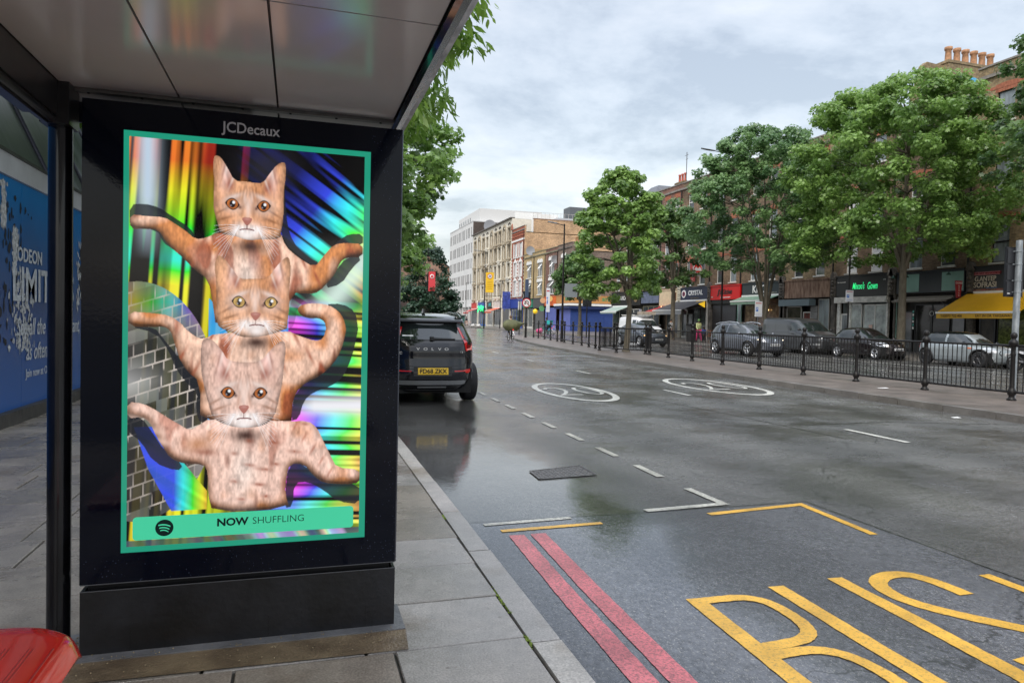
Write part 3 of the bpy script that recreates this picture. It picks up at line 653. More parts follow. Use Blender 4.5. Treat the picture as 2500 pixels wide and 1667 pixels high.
# --- small litter
mb=MB(); mb.add([(10.62,9.12,.01),(10.74,9.08,.012),(10.75,9.16,.02),(10.64,9.2,.01)],[(0,1,2,3)])
tag(mb.build('paper_scrap',white),'flat white scrap of paper on the road near the island kerb','litter')
mb=MB(); mb.add([(12.75,12.9,.138),(12.95,12.80,.14),(12.99,12.92,.15),(12.8,13.0,.137)],[(0,1,2,3)])
tag(mb.build('paper_scrap',white),'white paper flyer lying on the island paving below the railing','litter')

# ================================================================ bus shelter, advertising panel, bench
PY=3.083
sh=thing('bus_shelter','bus shelter with grey panelled soffit, dark metal edge beams and black tubular post','shelter',(-.25,2.4,.1))
def loc(mb):   # shelter geometry is written in world coordinates
    mb.v=[(x+.25,y-2.4,z-.1) for x,y,z in mb.v]; return mb
soff=mat('soffit_laminate',(.56,.56,.55),.16,coat=.0,var=.05,vs=1.5,spec=.7,bump=.02,bs=5)
seam=.004
xs=[-.885,-.47,-.09,.395]; ysx=[-1.9,2.10,3.15]
for i in range(3):
    for j in range(2):
        mb=MB(); mb.box(xs[i]+seam,xs[i+1]-seam,ysx[j]+seam,ysx[j+1]-seam,2.33,2.345)
        loc(mb).build('roof_panel',soff,sh)
mb=MB(); mb.box(-1.02,.43,-1.9,3.34,2.352,2.44); loc(mb).build('roof_deck',mat('roof_dark',(.02,.02,.022),.4),sh)
alu=mat('anodised_trim',(.17,.165,.155),.38,metal=.5,var=.2,vs=14)
mb=MB(); mb.box(-.885,.40,3.153,3.185,2.318,2.350); loc(mb).build('cross_trim',alu,sh)
for k in range(7):
    mb=MB(); mb.tube((-.8+k*.19,3.169,2.3185),(-.8+k*.19,3.169,2.314),.006,.005,8); loc(mb).build('screw',iron,sh)
for a,b in ((-.885,-.47),(-.466,-.09),(-.086,.40)):
    mb=MB(); mb.box(a,b-.004,3.188,3.335,2.322,2.350); loc(mb).build('end_panel',mat('end_strip',(.40,.385,.35),.35),sh)
ed=mat('wet_black_edge',(.035,.036,.040),.14,coat=.8,var=.6,vs=30,stretch=(1,.25,1),metal=.4)
mb=MB(); mb.prism([(.398,2.318),(.412,2.305),(.440,2.318),(.452,2.36),(.452,2.45),(.40,2.45)],-1.9,3.345,'y'); loc(mb).build('edge_beam',ed,sh)
mb=MB(); mb.box(.436,.4575,-1.9,3.346,2.318,2.326); loc(mb).build('drip_edge',mat('bright_edge',(.62,.63,.65),.3,metal=.6,var=.4,vs=22,stretch=(1,.4,1)),sh)
mb=MB(); mb.box(-1.0,-.885,-1.9,3.09,2.20,2.35); mb.box(-.93,-.915,-1.9,3.09,2.165,2.20); loc(mb).build('rear_beam',black,sh)
mb=MB(); mb.tube((-.907,-1.9,2.19),(-.907,3.12,2.19),.016,n=10); loc(mb).build('beam_bead',black,sh)
mb=MB(); mb.box(-1.02,-.2,3.338,3.352,2.24,2.32); mb.box(-1.02,.44,3.346,3.36,2.318,2.45); loc(mb).build('end_beam',black,sh)
mb=MB(); mb.tube((-.894,3.168,.1),(-.894,3.168,2.33),.0425,n=28); loc(mb).build('post',mat('post_black',(.007,.007,.009),.22,coat=.3,spec=.4,var=.6,vs=10,stretch=(1,1,.6),bump=.1,bs=6),sh)
mb=MB(); mb.box(-.945,-.845,3.09,3.22,2.17,2.34); loc(mb).build('post_head',black,sh)
for yy in (-1.6,):
    mb=MB(); mb.tube((-.868,yy,.1),(-.868,yy,2.33),.0425,n=20); loc(mb).build('post',black,sh)
# rear glazing line far left is outside the picture; bench
red=mat('red_bench_plastic',(.62,.025,.015),.16,coat=.6,var=.12,vs=4)
bn=thing('bench','red moulded plastic perch bench with grooved seat inside the shelter','bench',(-.8,.9,.1))
mb=MB()
# seat: cross-section in x swept along y with rounded end
def seat_z(x,y):
    # outer nose falls away
    u=(x+.56)                      # negative inside
    z=.548-.10*max(0,(u+.055)/.055)**2*.35
    return z
nx,ny=27,60
X0=-.96
vs=[];fs=[]
for j in range(ny+1):
    y=-.9+3.26*j/ny
    for i in range(nx+1):
        x=X0+( -.56-X0)*i/nx
        # end rounding at far end
        e=max(0.,(y-2.12)/.24); 
        lim=2.36-.17*max(0,(x+.80)/.24)**2.2
        yy=min(y,lim) if y<=2.36 else lim
        if y>2.12: yy=2.12+(lim-2.12)*((y-2.12)/.24)
        z=seat_z(x,yy)
        ee=max(0,(yy-lim+.05)/.05); z-=.02*ee*ee
        if yy<2.16:
            for gx_ in (-.625,-.645,-.70,-.72,-.775,-.795,-.85,-.87): 
                pass
        z-=.03*max(0,(-.74-x)/.22)**2*0
        vs.append((x,yy,z))
for j in range(ny):
    for i in range(nx): a=j*(nx+1)+i; fs.append((a,a+1,a+nx+2,a+nx+1))
mb.add(vs,fs,0,True)
# underside and rim
rim=[vs[j*(nx+1)+nx] for j in range(ny+1)]+[vs[ny*(nx+1)+i] for i in range(nx-1,-1,-1)]
low=[(x+(-.76-x)*.04,y-.012*max(0,min(1,(y-2.0)/.2)),.493) for k,(x,y,z) in enumerate(rim)]
mb.add(rim+low,[(k,len(rim)+k,len(rim)+k+1,k+1) for k in range(len(rim)-1)],0,True)
mb.v=[(x+.8,y-.9,z-.1) for x,y,z in mb.v]
mb.build('seat',red,bn)
for gx_ in (-.615,-.665,-.675,-.725,-.735,-.785,-.795,-.845,-.855,-.905):
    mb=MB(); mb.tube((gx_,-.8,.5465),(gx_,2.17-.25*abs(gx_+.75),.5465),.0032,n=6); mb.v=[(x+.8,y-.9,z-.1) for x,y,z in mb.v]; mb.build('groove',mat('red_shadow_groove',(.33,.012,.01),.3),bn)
for yy in (.2,1.75):
    mb=MB(); mb.tube((-.80,yy,.1),(-.80,yy,.50),.028,n=14); mb.box(-.92,-.60,yy-.03,yy+.03,.482,.50); mb.v=[(x+.8,y-.9,z-.1) for x,y,z in mb.v]; mb.build('leg',black,bn)
# ---- advertising panel
ad=thing('advertising_panel','tall black advertising panel with a lit picture of three cats with raised paws','advertising panel',(-.19,3.17,.1))
def al(mb): mb.v=[(x+.19,y-3.17,z-.1) for x,y,z in mb.v]; return mb
def droplets(name,c,r):
    m=mat(name,c,r,coat=1.,spec=.6,world=False); return m
gl=mat('black_wet_glass',(.0015,.003,.010),.07,coat=0,spec=.22,bump=.02,bs=60)
navy=mat('dark_steel',(.006,.007,.010),.35,coat=.1,var=.5,vs=7)
mb=MB(); mb.box(-.795,.424,3.090,3.26,.392,2.270); al(mb).build('case',navy,ad)
# front glass with a window for the screen
mb=MB(); x0,x1,z0,z1=-.657,.292,.503,2.167
for a,b,c,d in ((-.80,x0,.388,2.274),(x1,.427,.388,2.274),(x0,x1,.388,z0),(x0,x1,z1,2.274)): mb.box(a,b,3.083,3.0895,c,d)
al(mb).build('front_glass',gl,ad)
mb=MB(); mb.tube((.4265,3.086,.388),(.4265,3.086,2.274),.004,n=8); mb.box(.4262,.4285,3.088,3.262,.390,2.272); al(mb).build('edge_trim',mat('edge_trim_steel',(.10,.11,.13),.25,metal=.7),ad)
mb=MB(); mb.box(-.78,.405,3.12,3.24,.32,.39); al(mb).build('neck',mat('neck_black',(.004,.004,.005),.5),ad)
mb=MB()
bx0,bx1,by0,by1,bz0,bz1=-.799,.4265,3.085,3.27,.108,.358
mb.box(bx0,bx1,by0,by0+.012,bz0,bz1); mb.box(bx0,bx1,by1-.012,by1,bz0,bz1); mb.box(bx0,bx0+.012,by0+.012,by1-.012,bz0,bz1); mb.box(bx1-.012,bx1,by0+.012,by1-.012,bz0,bz1)
pl=mat('plinth_black',(.009,.0095,.012),.34,coat=.15,var=.85,vs=3.5,bump=.15,bs=35)
al(mb).build('plinth',pl,ad)
mb=MB(); mb.box(bx0+.012,bx1-.012,by0+.012,by1-.012,.30,.31); al(mb).build('plinth_tray',navy,ad)
mb=MB(); mb.box(bx0-.0005,bx1+.0005,by0-.0015,by0+.0005,.3575,.3605); mb.box(-.798,.426,3.0815,3.0845,.3845,.3875); al(mb).build('lip',mat('lip_steel',(.16,.165,.18),.35,metal=.6),ad)
for xx in (-.62,-.1,.30):
    mb=MB(); mb.box(xx,xx+.0015,3.0838,3.085,.11,.2); al(mb).build('seam',iron,ad)
# rain drops on the glass
mb=MB(); rd=random.Random(9)
for k in range(420):
    u=rd.random(); x=.427-.13*rd.random()**1.4 if u<.75 else rd.uniform(-.79,.42); z=rd.uniform(.40,2.26) if u<.75 else rd.uniform(.39,.49)
    r=rd.uniform(.0006,.0016); mb.ball((x,3.0828,z),r,5,sc=(1,.5,1.2))
al(mb); o=mb.build('rain_drops',mat('water_drops',(.07,.09,.15),.05,spec=1.),ad); o['kind']='stuff'
# screen: picture laid down as colours of a fine grid
pic=paint_poster()
H_,W_=pic.shape[:2]
gxs=x0+(x1-x0)*np.arange(W_+1)/W_; gzs=z1-(z1-z0)*np.arange(H_+1)/H_
vx=np.empty(((H_+1)*(W_+1),3),'f'); vx[:,0]=np.tile(gxs,H_+1)+.19; vx[:,1]=3.0885-3.17; vx[:,2]=np.repeat(gzs,W_+1)-.1
me=bpy.data.meshes.new('screen'); me.vertices.add(len(vx)); me.vertices.foreach_set('co',vx.ravel())
j,i=np.meshgrid(np.arange(H_),np.arange(W_),indexing='ij'); a=(j*(W_+1)+i).ravel()
q=np.stack([a,a+W_+1,a+W_+2,a+1],1).astype('i'); nq=len(q)
me.loops.add(nq*4); me.loops.foreach_set('vertex_index',q.ravel()); me.polygons.add(nq); me.polygons.foreach_set('loop_start',np.arange(nq,dtype='i')*4)
me.update(calc_edges=True)
ca=me.color_attributes.new('picture','FLOAT_COLOR','CORNER'); cc=np.ones((nq,4,4),'f'); cc[:,:,:3]=pic.reshape(-1,1,3); ca.data.foreach_set('color',cc.ravel())
m=bpy.data.materials.new('lit_screen'); m.use_nodes=True; t=m.node_tree; b=t.nodes['Principled BSDF']
at=nd('ShaderNodeAttribute',t); at.attribute_name='picture'; t.links.new(at.outputs['Color'],b.inputs['Emission Color']); b.inputs['Emission Strength'].default_value=.72
b.inputs['Base Color'].default_value=(.01,.01,.01,1); b.inputs['Roughness'].default_value=.08; b.inputs['Specular IOR Level'].default_value=.35
me.materials.append(m); scr=put('screen',me,ad)
# green caption bar, round mark and words on the screen
def uv(u,v): return (x0+(x1-x0)*u/1000,z1-(z1-z0)*v/1000)
def rrect(xa,xb,za,zb,r,n=6):
    p=[]
    for cx,cz,a0 in ((xb-r,zb-r,0),(xa+r,zb-r,90),(xa+r,za+r,180),(xb-r,za+r,270)):
        for k in range(n+1): t=R(a0+90*k/n); p.append((cx+r*math.cos(t),cz+r*math.sin(t)))
    return p
def glow(name,c,s=.66):
    return mat(name,c,.15,emit=s,spec=.3)
xa,za=uv(44,972); xb,zb=uv(948,916)
mb=MB(); mb.prism(rrect(xa,xb,za,zb,.014),3.0876,3.0866,'y'); al(mb).build('caption_bar',glow('lit_green',(.045,.43,.24),.68),scr)
cx,cz=uv(165,945)
mb=MB(); mb.disc((cx,3.0864,cz),.0335,'y',.0006,40); al(mb).build('round_mark',glow('lit_dark',(.004,.02,.018),.2),scr)
mb=MB()
for k,(w,dz) in enumerate(((.044,.0125),(.037,.001),(.030,-.0095))):
    pts=[]
    for s in range(13):
        u=-1+s/6; pts.append((cx+u*w/2,cz+dz-.0045*u*u-.003*u))
    for s in range(12):
        (ax,az_),(bx_,bz_)=pts[s],pts[s+1]; h=.0026-.0003*k
        mb.quad((ax,3.0858,az_-h),(bx_,3.0858,bz_-h),(bx_,3.0858,bz_+h),(ax,3.0858,az_+h))
al(mb).build('arc_lines',glow('lit_green',(.045,.43,.24)),scr)
dk=glow('lit_dark',(.004,.02,.018),.2)
z_=uv(0,940.5)[1]
text('word_now','NOW',.043,dk,(uv(434,0)[0]+.19,3.0862-3.17,z_-.1),FN,scr,bold=.0016,sx=1.06,depth=.0003)
text('word_shuffling','SHUFFLING',.041,dk,(uv(625,0)[0]+.19,3.0862-3.17,z_-.1),FN,scr,sx=1.0,depth=.0003,bold=-.0003)
text('maker_name','JCDecaux',.060,mat('grey_lettering',(.34,.34,.35),.4,emit=.10),(-.19+.19,3.0825-3.17,2.2125-.1),FN,ad,bold=.0007,sx=.90,depth=.0004)
for a in ad.children:
    pass
# pebbles and grit by the plinth
rd=random.Random(4)
mb=MB()
for k in range(240):
    x=rd.choice([rd.uniform(-.95,-.80),rd.uniform(-1.0,.45)]); y=rd.uniform(2.86,3.08) if x>-.8 else rd.uniform(2.95,3.3); r=rd.uniform(.0012,.004)
    mb.ball((x,y,.109+r*.3),r,5,sc=(1,1,.6))
o=mb.build('grit',mat('grit',(.38,.30,.18),.8,var=.4,vs=30)); o['kind']='stuff'; o['label']='loose grit lying round the foot of the advertising panel'

# ================================================================ hoarding and building on the left
HX=-3.3
hd=thing('hoarding','blue painted hoarding with torn cinema poster lettering and a white band along its top','hoarding',(HX,10,.1))
def hl(mb): mb.v=[(x-HX,y-10,z-.1) for x,y,z in mb.v]; return mb
def bluewall():
    m=bpy.data.materials.new('blue_hoarding_print'); m.use_nodes=True; t=m.node_tree; b=t.nodes['Principled BSDF']; K=t.links.new
    g=nd('ShaderNodeNewGeometry',t); s=nd('ShaderNodeSeparateXYZ',t); K(g.outputs['Position'],s.inputs[0])
    n=nd('ShaderNodeTexNoise',t); n.inputs['Scale'].default_value=1.1; n.inputs['Detail'].default_value=8; K(g.outputs['Position'],n.inputs[0])
    a=nd('ShaderNodeMath',t,operation='MULTIPLY'); a.inputs[1].default_value=.7; K(n.outputs[0],a.inputs[0])
    c=nd('ShaderNodeMath',t,operation='ADD'); K(a.outputs[0],c.inputs[0]); K(s.outputs[2],c.inputs[1])
    r=nd('ShaderNodeMapRange',t); r.inputs[1].default_value=.4; r.inputs[2].default_value=3.4; K(c.outputs[0],r.inputs[0])
    cr=nd('ShaderNodeValToRGB',t); e=cr.color_ramp.elements; e[0].position=0; e[0].color=(.018,.12,.42,1); e[1].position=1; e[1].color=(.004,.21,.58,1)
    x=e.new(.5); x.color=(.016,.062,.21,1); x=e.new(.75); x.color=(.010,.10,.31,1)
    K(r.outputs[0],cr.inputs[0]); K(cr.outputs[0],b.inputs['Base Color']); b.inputs['Roughness'].default_value=.35
    return m
bw=bluewall()
for k in range(14):
    a=-2+2.44*k; mb=MB(); mb.box(HX-.03,HX,a+.004,a+2.436,.26,3.04); hl(mb).build('board',bw,hd)
mb=MB(); mb.box(HX-.03,HX+.035,-2,32,3.045,3.30); hl(mb).build('top_band',mat('band_white',(.56,.57,.60),.5,var=.12,vs=2),hd)
mb=MB(); mb.box(HX-.02,HX+.06,-2,32,3.30,3.335); hl(mb).build('capping',mat('capping_dark',(.06,.065,.06),.5,var=.4,vs=7),hd)
mb=MB(); mb.box(HX-.03,HX+.10,-2,32,.10,.26); hl(mb).build('kick_plate',mat('kick_timber',(.055,.052,.046),.6,var=.4,vs=5,bump=.5,bs=18),hd)
# torn paper: irregular flakes of white over black
rd=random.Random(12)
tw=mat('torn_paper',(.50,.51,.52),.7,var=.45,vs=20); tb=mat('torn_black',(.02,.022,.03),.6)
def flake(mb,y,z,sy,sz,xo):
    n=rd.randint(5,9); p=[(y+sy*math.cos(2*PI*k/n)*rd.uniform(.3,1.1),z+sz*math.sin(2*PI*k/n)*rd.uniform(.3,1.1)) for k in range(n)]
    mb.add([(HX+xo,a,b) for a,b in p],[tuple(range(n))])
mbw=MB(); mbb=MB()
for k in range(420):
    t=rd.random(); z=.95+2.0*t; spread=.30 if z<1.9 else .13
    y=9.95+rd.gauss(.28 if z<1.9 else .02,spread*.6)*(1 if z<2 else .5)
    if z>2.45: y=9.62+rd.gauss(0,.04)
    flake(mbw,y,z,rd.uniform(.01,.05),rd.uniform(.02,.09),.006+k*1e-6)
for k in range(60): flake(mbb,9.8+rd.gauss(.1,.25),rd.uniform(.95,2.9),rd.uniform(.02,.06),rd.uniform(.03,.12),.004+k*1e-6)
for z in (2.78,2.72): flake(mbb,9.62,z,.07,.16,.0048)
for k in range(40): flake(mbw,12.55+rd.gauss(0,.05),rd.uniform(1.5,2.4),rd.uniform(.02,.05),rd.uniform(.03,.08),.006+k*1e-6)
for k in range(6): flake(mbb,12.75+rd.gauss(0,.05),rd.uniform(1.9,2.5),.12,.2,.005+k*1e-6)
for o in (hl(mbw).build('torn_poster_paper',tw,hd),hl(mbb).build('torn_poster_backing',tb,hd)): o['kind']='stuff'
lw=mat('hoarding_lettering',(.56,.59,.63),.5,var=.2,vs=15)
def ht(name,s,size,y,z,**k):
    o=text(name,s,size,lw,(.012,y-10,z-.1),FE,hd,depth=.001,align='LEFT',**k); return o
ht('lettering_brand','ODEON',.24,10.02,2.15,sx=1.0,bold=.006)
ht('lettering_title','LIMITLESS',.60,9.86,1.77,sx=.95,bold=.010)
ht('lettering_line','See all the films you want,',.31,10.0,1.25,sx=.80,bold=.002,shear=.25)
ht('lettering_line','as often as you like',.31,10.32,.93,sx=.80,bold=.002,shear=.25)
ht('lettering_small','Join now at ODEON.co.uk',.155,10.32,.66,sx=.9,bold=.001)
ht('lettering_small','WATCH',.17,12.52,2.5,sx=.9,bold=.001)
# dark rain-streaked canopy above the hoarding
cn=mat('algae_glass',(.022,.034,.024),.35,col2=(.085,.105,.10),vs=1.3,stretch=(1,2.6,.35),var=.3)
ct=thing('canopy','dark green rain-streaked cladding leaning out above the blue hoarding','canopy',(HX,10,3.3))
def cl(mb): mb.v=[(x-HX,y-10,z-3.3) for x,y,z in mb.v]; return mb
for k in range(18):
    a=-3+2.0*k; mb=MB(); mb.add([(HX+.02,a+.02,3.337),(HX+.02,a+1.98,3.337),(HX-.95,a+1.98,5.5),(HX-.95,a+.02,5.5),(HX-1.,a+.02,3.337),(HX-1.,a+1.98,3.337)],[(0,1,2,3),(0,3,4),(1,5,2),(4,3,2,5)]); cl(mb).build('cladding_panel',cn,ct)
    mb=MB(); mb.tube((HX+.03,a,3.34),(HX-.945,a,5.51),.035,n=6); cl(mb).build('rib',mat('rib_dark',(.03,.03,.05),.4),ct)
hb=thing('shop_building','tan rendered building with a teal panel rising above the canopy on the left','building',(-4,20,0))
mb=MB(); mb.box(-12,-4.3,-4,40,3.3,11); mb.v=[(x+4,y-20,z) for x,y,z in mb.v]; mb.build('wall',mat('tan_render',(.42,.27,.14),.8,var=.2,vs=2),hb)
mb=MB(); mb.box(-4.3,-4.25,-4,40,6.2,6.4); mb.v=[(x+4,y-20,z) for x,y,z in mb.v]; mb.build('string_course',mat('tan_trim',(.55,.36,.22),.7),hb)
for k in range(8):
    mb=MB(); mb.box(-4.3,-4.27,1+k*4.0,3.9+k*4,6.6,9.8); mb.v=[(x+4,y-20,z) for x,y,z in mb.v]; mb.build('window',mat('teal_panel',(.03,.14,.11),.3),hb)

# ================================================================ the terrace across the street
FX=36.
stock=brick('stock_brick',(.36,.26,.135),(.24,.165,.085),(.22,.19,.14),.5)
stock2=brick('brown_stock_brick',(.25,.165,.095),(.15,.095,.055),(.17,.14,.11),.55)
yell=brick('yellow_brick',(.48,.36,.17),(.40,.28,.13),(.42,.35,.24),.28)
redb=brick('red_brick',(.42,.10,.045),(.30,.07,.035),(.28,.2,.15),.3)
redd=brick('dark_red_brick',(.25,.125,.09),(.17,.075,.055),(.2,.16,.13),.35)
greyb=brick('grey_brown_brick',(.24,.17,.13),(.17,.12,.095),(.2,.17,.15),.35)
gable=brick('pale_orange_brick',(.58,.36,.19),(.40,.24,.13),(.5,.38,.26),.3,sc=.55)
brownb=brick('chocolate_brick',(.085,.06,.05),(.06,.042,.036),(.08,.07,.06),.3)
rarch=mat('rubbed_red_brick',(.33,.115,.065),.8,var=.3,vs=6)
coping=mat('stone_coping',(.22,.20,.18),.8,var=.4,vs=2)
sooty=mat('sooty_stone',(.085,.075,.065),.8,var=.6,vs=3,bump=.5,bs=9)
slate=mat('slate',(.09,.095,.11),.35,var=.3,vs=4)
navyf=mat('navy_fascia',(.012,.018,.05),.35); blackf=mat('black_fascia',(.010,.010,.011),.35)
lit=mat('shop_lamp',(1,.62,.25),.5,emit=2.2)
def wall_holes(mb,y0,y1,z0,z1,holes,x=0.,dep=.16,mi=0,face='x'):
    """street wall at x facing -x (or at y=x facing -y with face='y') with rectangular openings and reveals"""
    ys=sorted({y0,y1}|{h[0] for h in holes}|{h[1] for h in holes}); zs=sorted({z0,z1}|{h[2] for h in holes}|{h[3] for h in holes})
    P=(lambda a,z,d=0:(x+d,a,z)) if face=='x' else (lambda a,z,d=0:(a,x+d,z))
    for a,b in zip(ys,ys[1:]):
        for c,d in zip(zs,zs[1:]):
            m=((a+b)/2,(c+d)/2)
            if any(h[0]<m[0]<h[1] and h[2]<m[1]<h[3] for h in holes): continue
            q=(P(a,c),P(a,d),P(b,d),P(b,c)); mb.quad(*(q if face=='x' else q[::-1]),mi=mi)
    for a,b,c,d in holes:
        for u,v in (((a,c),(a,d)),((a,d),(b,d)),((b,d),(b,c)),((b,c),(a,c))):
            mb.quad(P(*u),P(*v),P(*v,dep),P(*u,dep),mi=mi)
def window(parent,y,z,w,h,fm=white,pm=netg,style='sash',dep=.12,label=None):
    """window centred at local y, sill at z; frame with the pane as its sub-part"""
    t=.055; mb=MB()
    a,b=y-w/2,y+w/2
    mb.box(dep-.03,dep+.04,a,a+t,z,z+h); mb.box(dep-.03,dep+.04,b-t,b,z,z+h); mb.box(dep-.03,dep+.04,a+t,b-t,z,z+t); mb.box(dep-.03,dep+.04,a+t,b-t,z+h-t,z+h)
    if style=='sash': mb.box(dep-.035,dep+.03,a+t,b-t,z+h/2-.035,z+h/2+.035)
    elif style=='triple':
        for k in (1,2): mb.box(dep-.05,dep+.03,a+w*k/3-.05,a+w*k/3+.05,z+t,z+h-t)
        mb.box(dep-.035,dep+.03,a+t,b-t,z+h*.62-.03,z+h*.62+.03)
    elif style=='pair': mb.box(dep-.06,dep+.03,y-.06,y+.06,z+t,z+h-t)
    f=mb.build('window',fm,parent,label)
    pb=MB(); pb.box(dep,dep+.015,a+t*.5,b-t*.5,z+t*.5,z+h-t*.5); pb.build('pane',pm,f)
    return f
def house(nm,label,y0,y1,z1,bm,rows,z0=4.95,depth=11.,arch='flat',group=None,wx=None,ww=1.0,fm=white,style='sash',side=None,panes=(netg,glassd),cope=coping,cat='terraced house',band=None,pipe=True):
    yc=(y0+y1)/2; t=thing(nm,label,cat,(FX,yc,G(yc)),0,group); h=(y1-y0)/2-.01
    wx=wx if wx is not None else (-(y1-y0)*.21,(y1-y0)*.21)
    holes=[(u-ww/2,u+ww/2,a,b) for a,b in rows for u in wx]
    mb=MB(); wall_holes(mb,-h,h,z0,z1,holes)
    mb.quad((0,-h,z1),(0,h,z1),(.3,h,z1),(.3,-h,z1)); mb.quad((.3,-h,z1-1.1),(.3,-h,z1),(.3,h,z1),(.3,h,z1-1.1))
    for s in (-1,1):
        q=((0,s*h,z0),(0,s*h,z1),(.3,s*h,z1),(.3,s*h,z1-1),(depth,s*h,z1-1),(depth,s*h,0),(.7,s*h,0),(.7,s*h,z0)); mb.quad(*(q if s<0 else q[::-1]),mi=1 if side and s<0 else 0)
    mb.quad((depth,-h,0),(depth,-h,z1-1),(depth,h,z1-1),(depth,h,0))
    mb.build('wall',[bm,side or bm],t)
    mb=MB(); mb.box(.3,depth,-h,h,z1-1.12,z1-1.0); mb.build('roof',slate,t)
    mb=MB(); mb.box(-.07,.34,-h-.005,h+.005,z1+.002,z1+.10); mb.box(-.12,-.002,-h,h,z1-.62,z1-.45); mb.build('parapet_coping',cope,t)
    rq=random.Random(int(y0*7))
    for ri,(a,b) in enumerate(rows):
        for u in wx:
            window(t,u,a,ww,b-a,fm,rq.choice(panes),style)
            s=MB(); s.box(-.08,.10,u-ww/2-.09,u+ww/2+.09,a-.10,a-.003); s.build('sill',offw if arch!='white' else white,t)
            if arch=='flat':
                s=MB(); n=9
                for k in range(n):
                    q0=u-ww/2-.12+(ww+.24)*k/n; q1=q0+(ww+.24)/n-.012; s.box(-.012,-.001,q0,q1,b+.005,b+.42+.05*math.sin(PI*(k+.5)/n))
                s.build('window_arch',rarch,t)
            elif arch=='white':
                s=MB()
                n=3 if style=='triple' else 1; wq=ww/n
                for k in range(n):
                    c=u-ww/2+wq*(k+.5); s.prism([(c-wq/2-.12*(k==0),b-.02),(c-wq/2-.12*(k==0),b+.38),(c-.14,b+.42),(c-.14,b+.58),(c+.14,b+.58),(c+.14,b+.42),(c+wq/2+.12*(k==n-1),b+.38),(c+wq/2+.12*(k==n-1),b-.02)],-.06-.001*k,.05,'x')
                s.build('window_head',white,t)
    if band:
        for z in band: s=MB(); s.box(-.02,-.001,-h,h,z,z+.16); s.build('brick_band',rarch,t)
    if pipe:
        s=MB(); s.tube((-.09,-h+.12,z0),(-.09,-h+.12,z1-.7),.055,n=8); s.build('drainpipe',iron,t)
    return t
# ---------------- shopfronts are parts of their building
def pilaster(t,y,z1=5.0,m=sooty,w=.42):
    mb=MB(); mb.box(-.14,0.1,y-w/2,y+w/2,0,3.5); mb.box(-.20,.1,y-w/2-.03,y+w/2+.03,3.5,3.62)
    mb.box(-.24,.1,y-w/2,y+w/2,3.62,4.85); mb.prism([(y-w/2-.05,4.85),(y+w/2+.05,4.85),(y+w*.3,5.25),(y,5.36),(y-w*.3,5.25)],-.30,.05,'x')
    for k in range(5): mb.ball((-.24,y,3.75+.23*k),.11+.03*(k%2),8)
    mb.build('pilaster',m,t)
def fascia(t,y0,y1,m,z0=3.62,z1=4.88,x=-.16,label=None):
    mb=MB(); mb.box(x,.0,y0,y1,z0,z1); mb.box(x-.06,0,y0-.02,y1+.02,z1+.002,z1+.09); return mb.build('fascia',m,t,label)
def shopwall(t,y0,y1,m,z=3.6): mb=MB(); mb.box(.65,.72,y0,y1,0,z); mb.box(-.05,.7,y0,y1,z,z+.02); mb.build('shop_back',m,t)
def shopwin(t,y0,y1,za,zb,fm,pm,n=1,x=.02,dep=.0):
    mb=MB(); q=.06
    for k in range(n+1): c=y0+(y1-y0)*k/n; mb.box(x,x+.09,max(y0,c-q/2),min(y1,c+q/2),za,zb)
    mb.box(x,x+.09,y0,y1,zb-q,zb-.001); mb.box(x,x+.09,y0,y1,za+.001,za+q)
    f=mb.build('shop_window',fm,t); p=MB(); p.box(x+.04,x+.055,y0+.01,y1-.01,za+.01,zb-.01); p.build('pane',pm,f)
    if za>.15: s=MB(); s.box(x-.01,x+.12,y0,y1,0,za-.002); s.build('stall_riser',fm,t)
    return f
def door(t,y0,y1,zb,fm,pm,x=.08):
    mb=MB(); q=.09
    for a,b in ((y0,y0+q),(y1-q,y1)): mb.box(x,x+.07,a,b,0,zb)
    mb.box(x,x+.07,y0+q,y1-q,zb-q,zb); mb.box(x,x+.07,y0+q,y1-q,0,.35); f=mb.build('door',fm,t)
    p=MB(); p.box(x+.03,x+.04,y0+q,y1-q,.35,zb-q); p.build('pane',pm,f)
    h=MB(); h.tube((x-.04,y1-q/2,.95),(x-.04,y1-q/2,1.35),.015,n=6); h.build('handle',chrome,f); return f
def shutter(t,y0,y1,zb,m,x=.0,label=None):
    mb=MB(); n=int(zb/.095)
    for k in range(n):
        z=k*zb/n; h=zb/n; mb.add([(x,y0,z),(x,y1,z),(x-.022,y1,z+h*.5),(x-.022,y0,z+h*.5),(x,y1,z+h),(x,y0,z+h)],[(0,3,2,1),(3,5,4,2)])
    return mb.build('roller_shutter',m,t,label)
def awning(t,y0,y1,zt,zf,out,m,val=.28,x=-.18,bar=white,label=None,vm=None):
    mb=MB(); mb.add([(x,y0,zt),(x,y1,zt),(x-out,y1,zf),(x-out,y0,zf),(x,y0,zt-.03),(x,y1,zt-.03),(x-out,y1,zf-.03),(x-out,y0,zf-.03)],[(0,3,2,1),(4,5,6,7),(0,4,7,3),(1,2,6,5)])
    a=mb.build('awning',m,t,label)
    v=MB(); v.box(x-out-.012,x-out,y0,y1,zf-.08-val,zf-.08); v.build('valance',vm or m,a)
    v=MB(); v.box(x-out-.05,x-out+.04,y0-.03,y1+.03,zf-.078,zf+.02); v.build('front_bar',bar,a)
    v=MB(); v.box(x-.02,x+.12,y0-.03,y1+.03,zt-.02,zt+.12); v.build('cassette',bar,a)
    for yy in (y0+.4,y1-.4): v=MB(); v.tube((x,yy,zt-.55),(x-out+.05,yy,zf-.06),.025,n=6); v.build('arm',grey,a)
    return a
def sgn(t,s,size,m,y,z,x=-.165,**k):
    return text('lettering',s,size,m,(x,y,z),FW,t,depth=.012,**k)
rows4=[(5.2,7.5),(8.5,10.7),(12.3,14.0)]
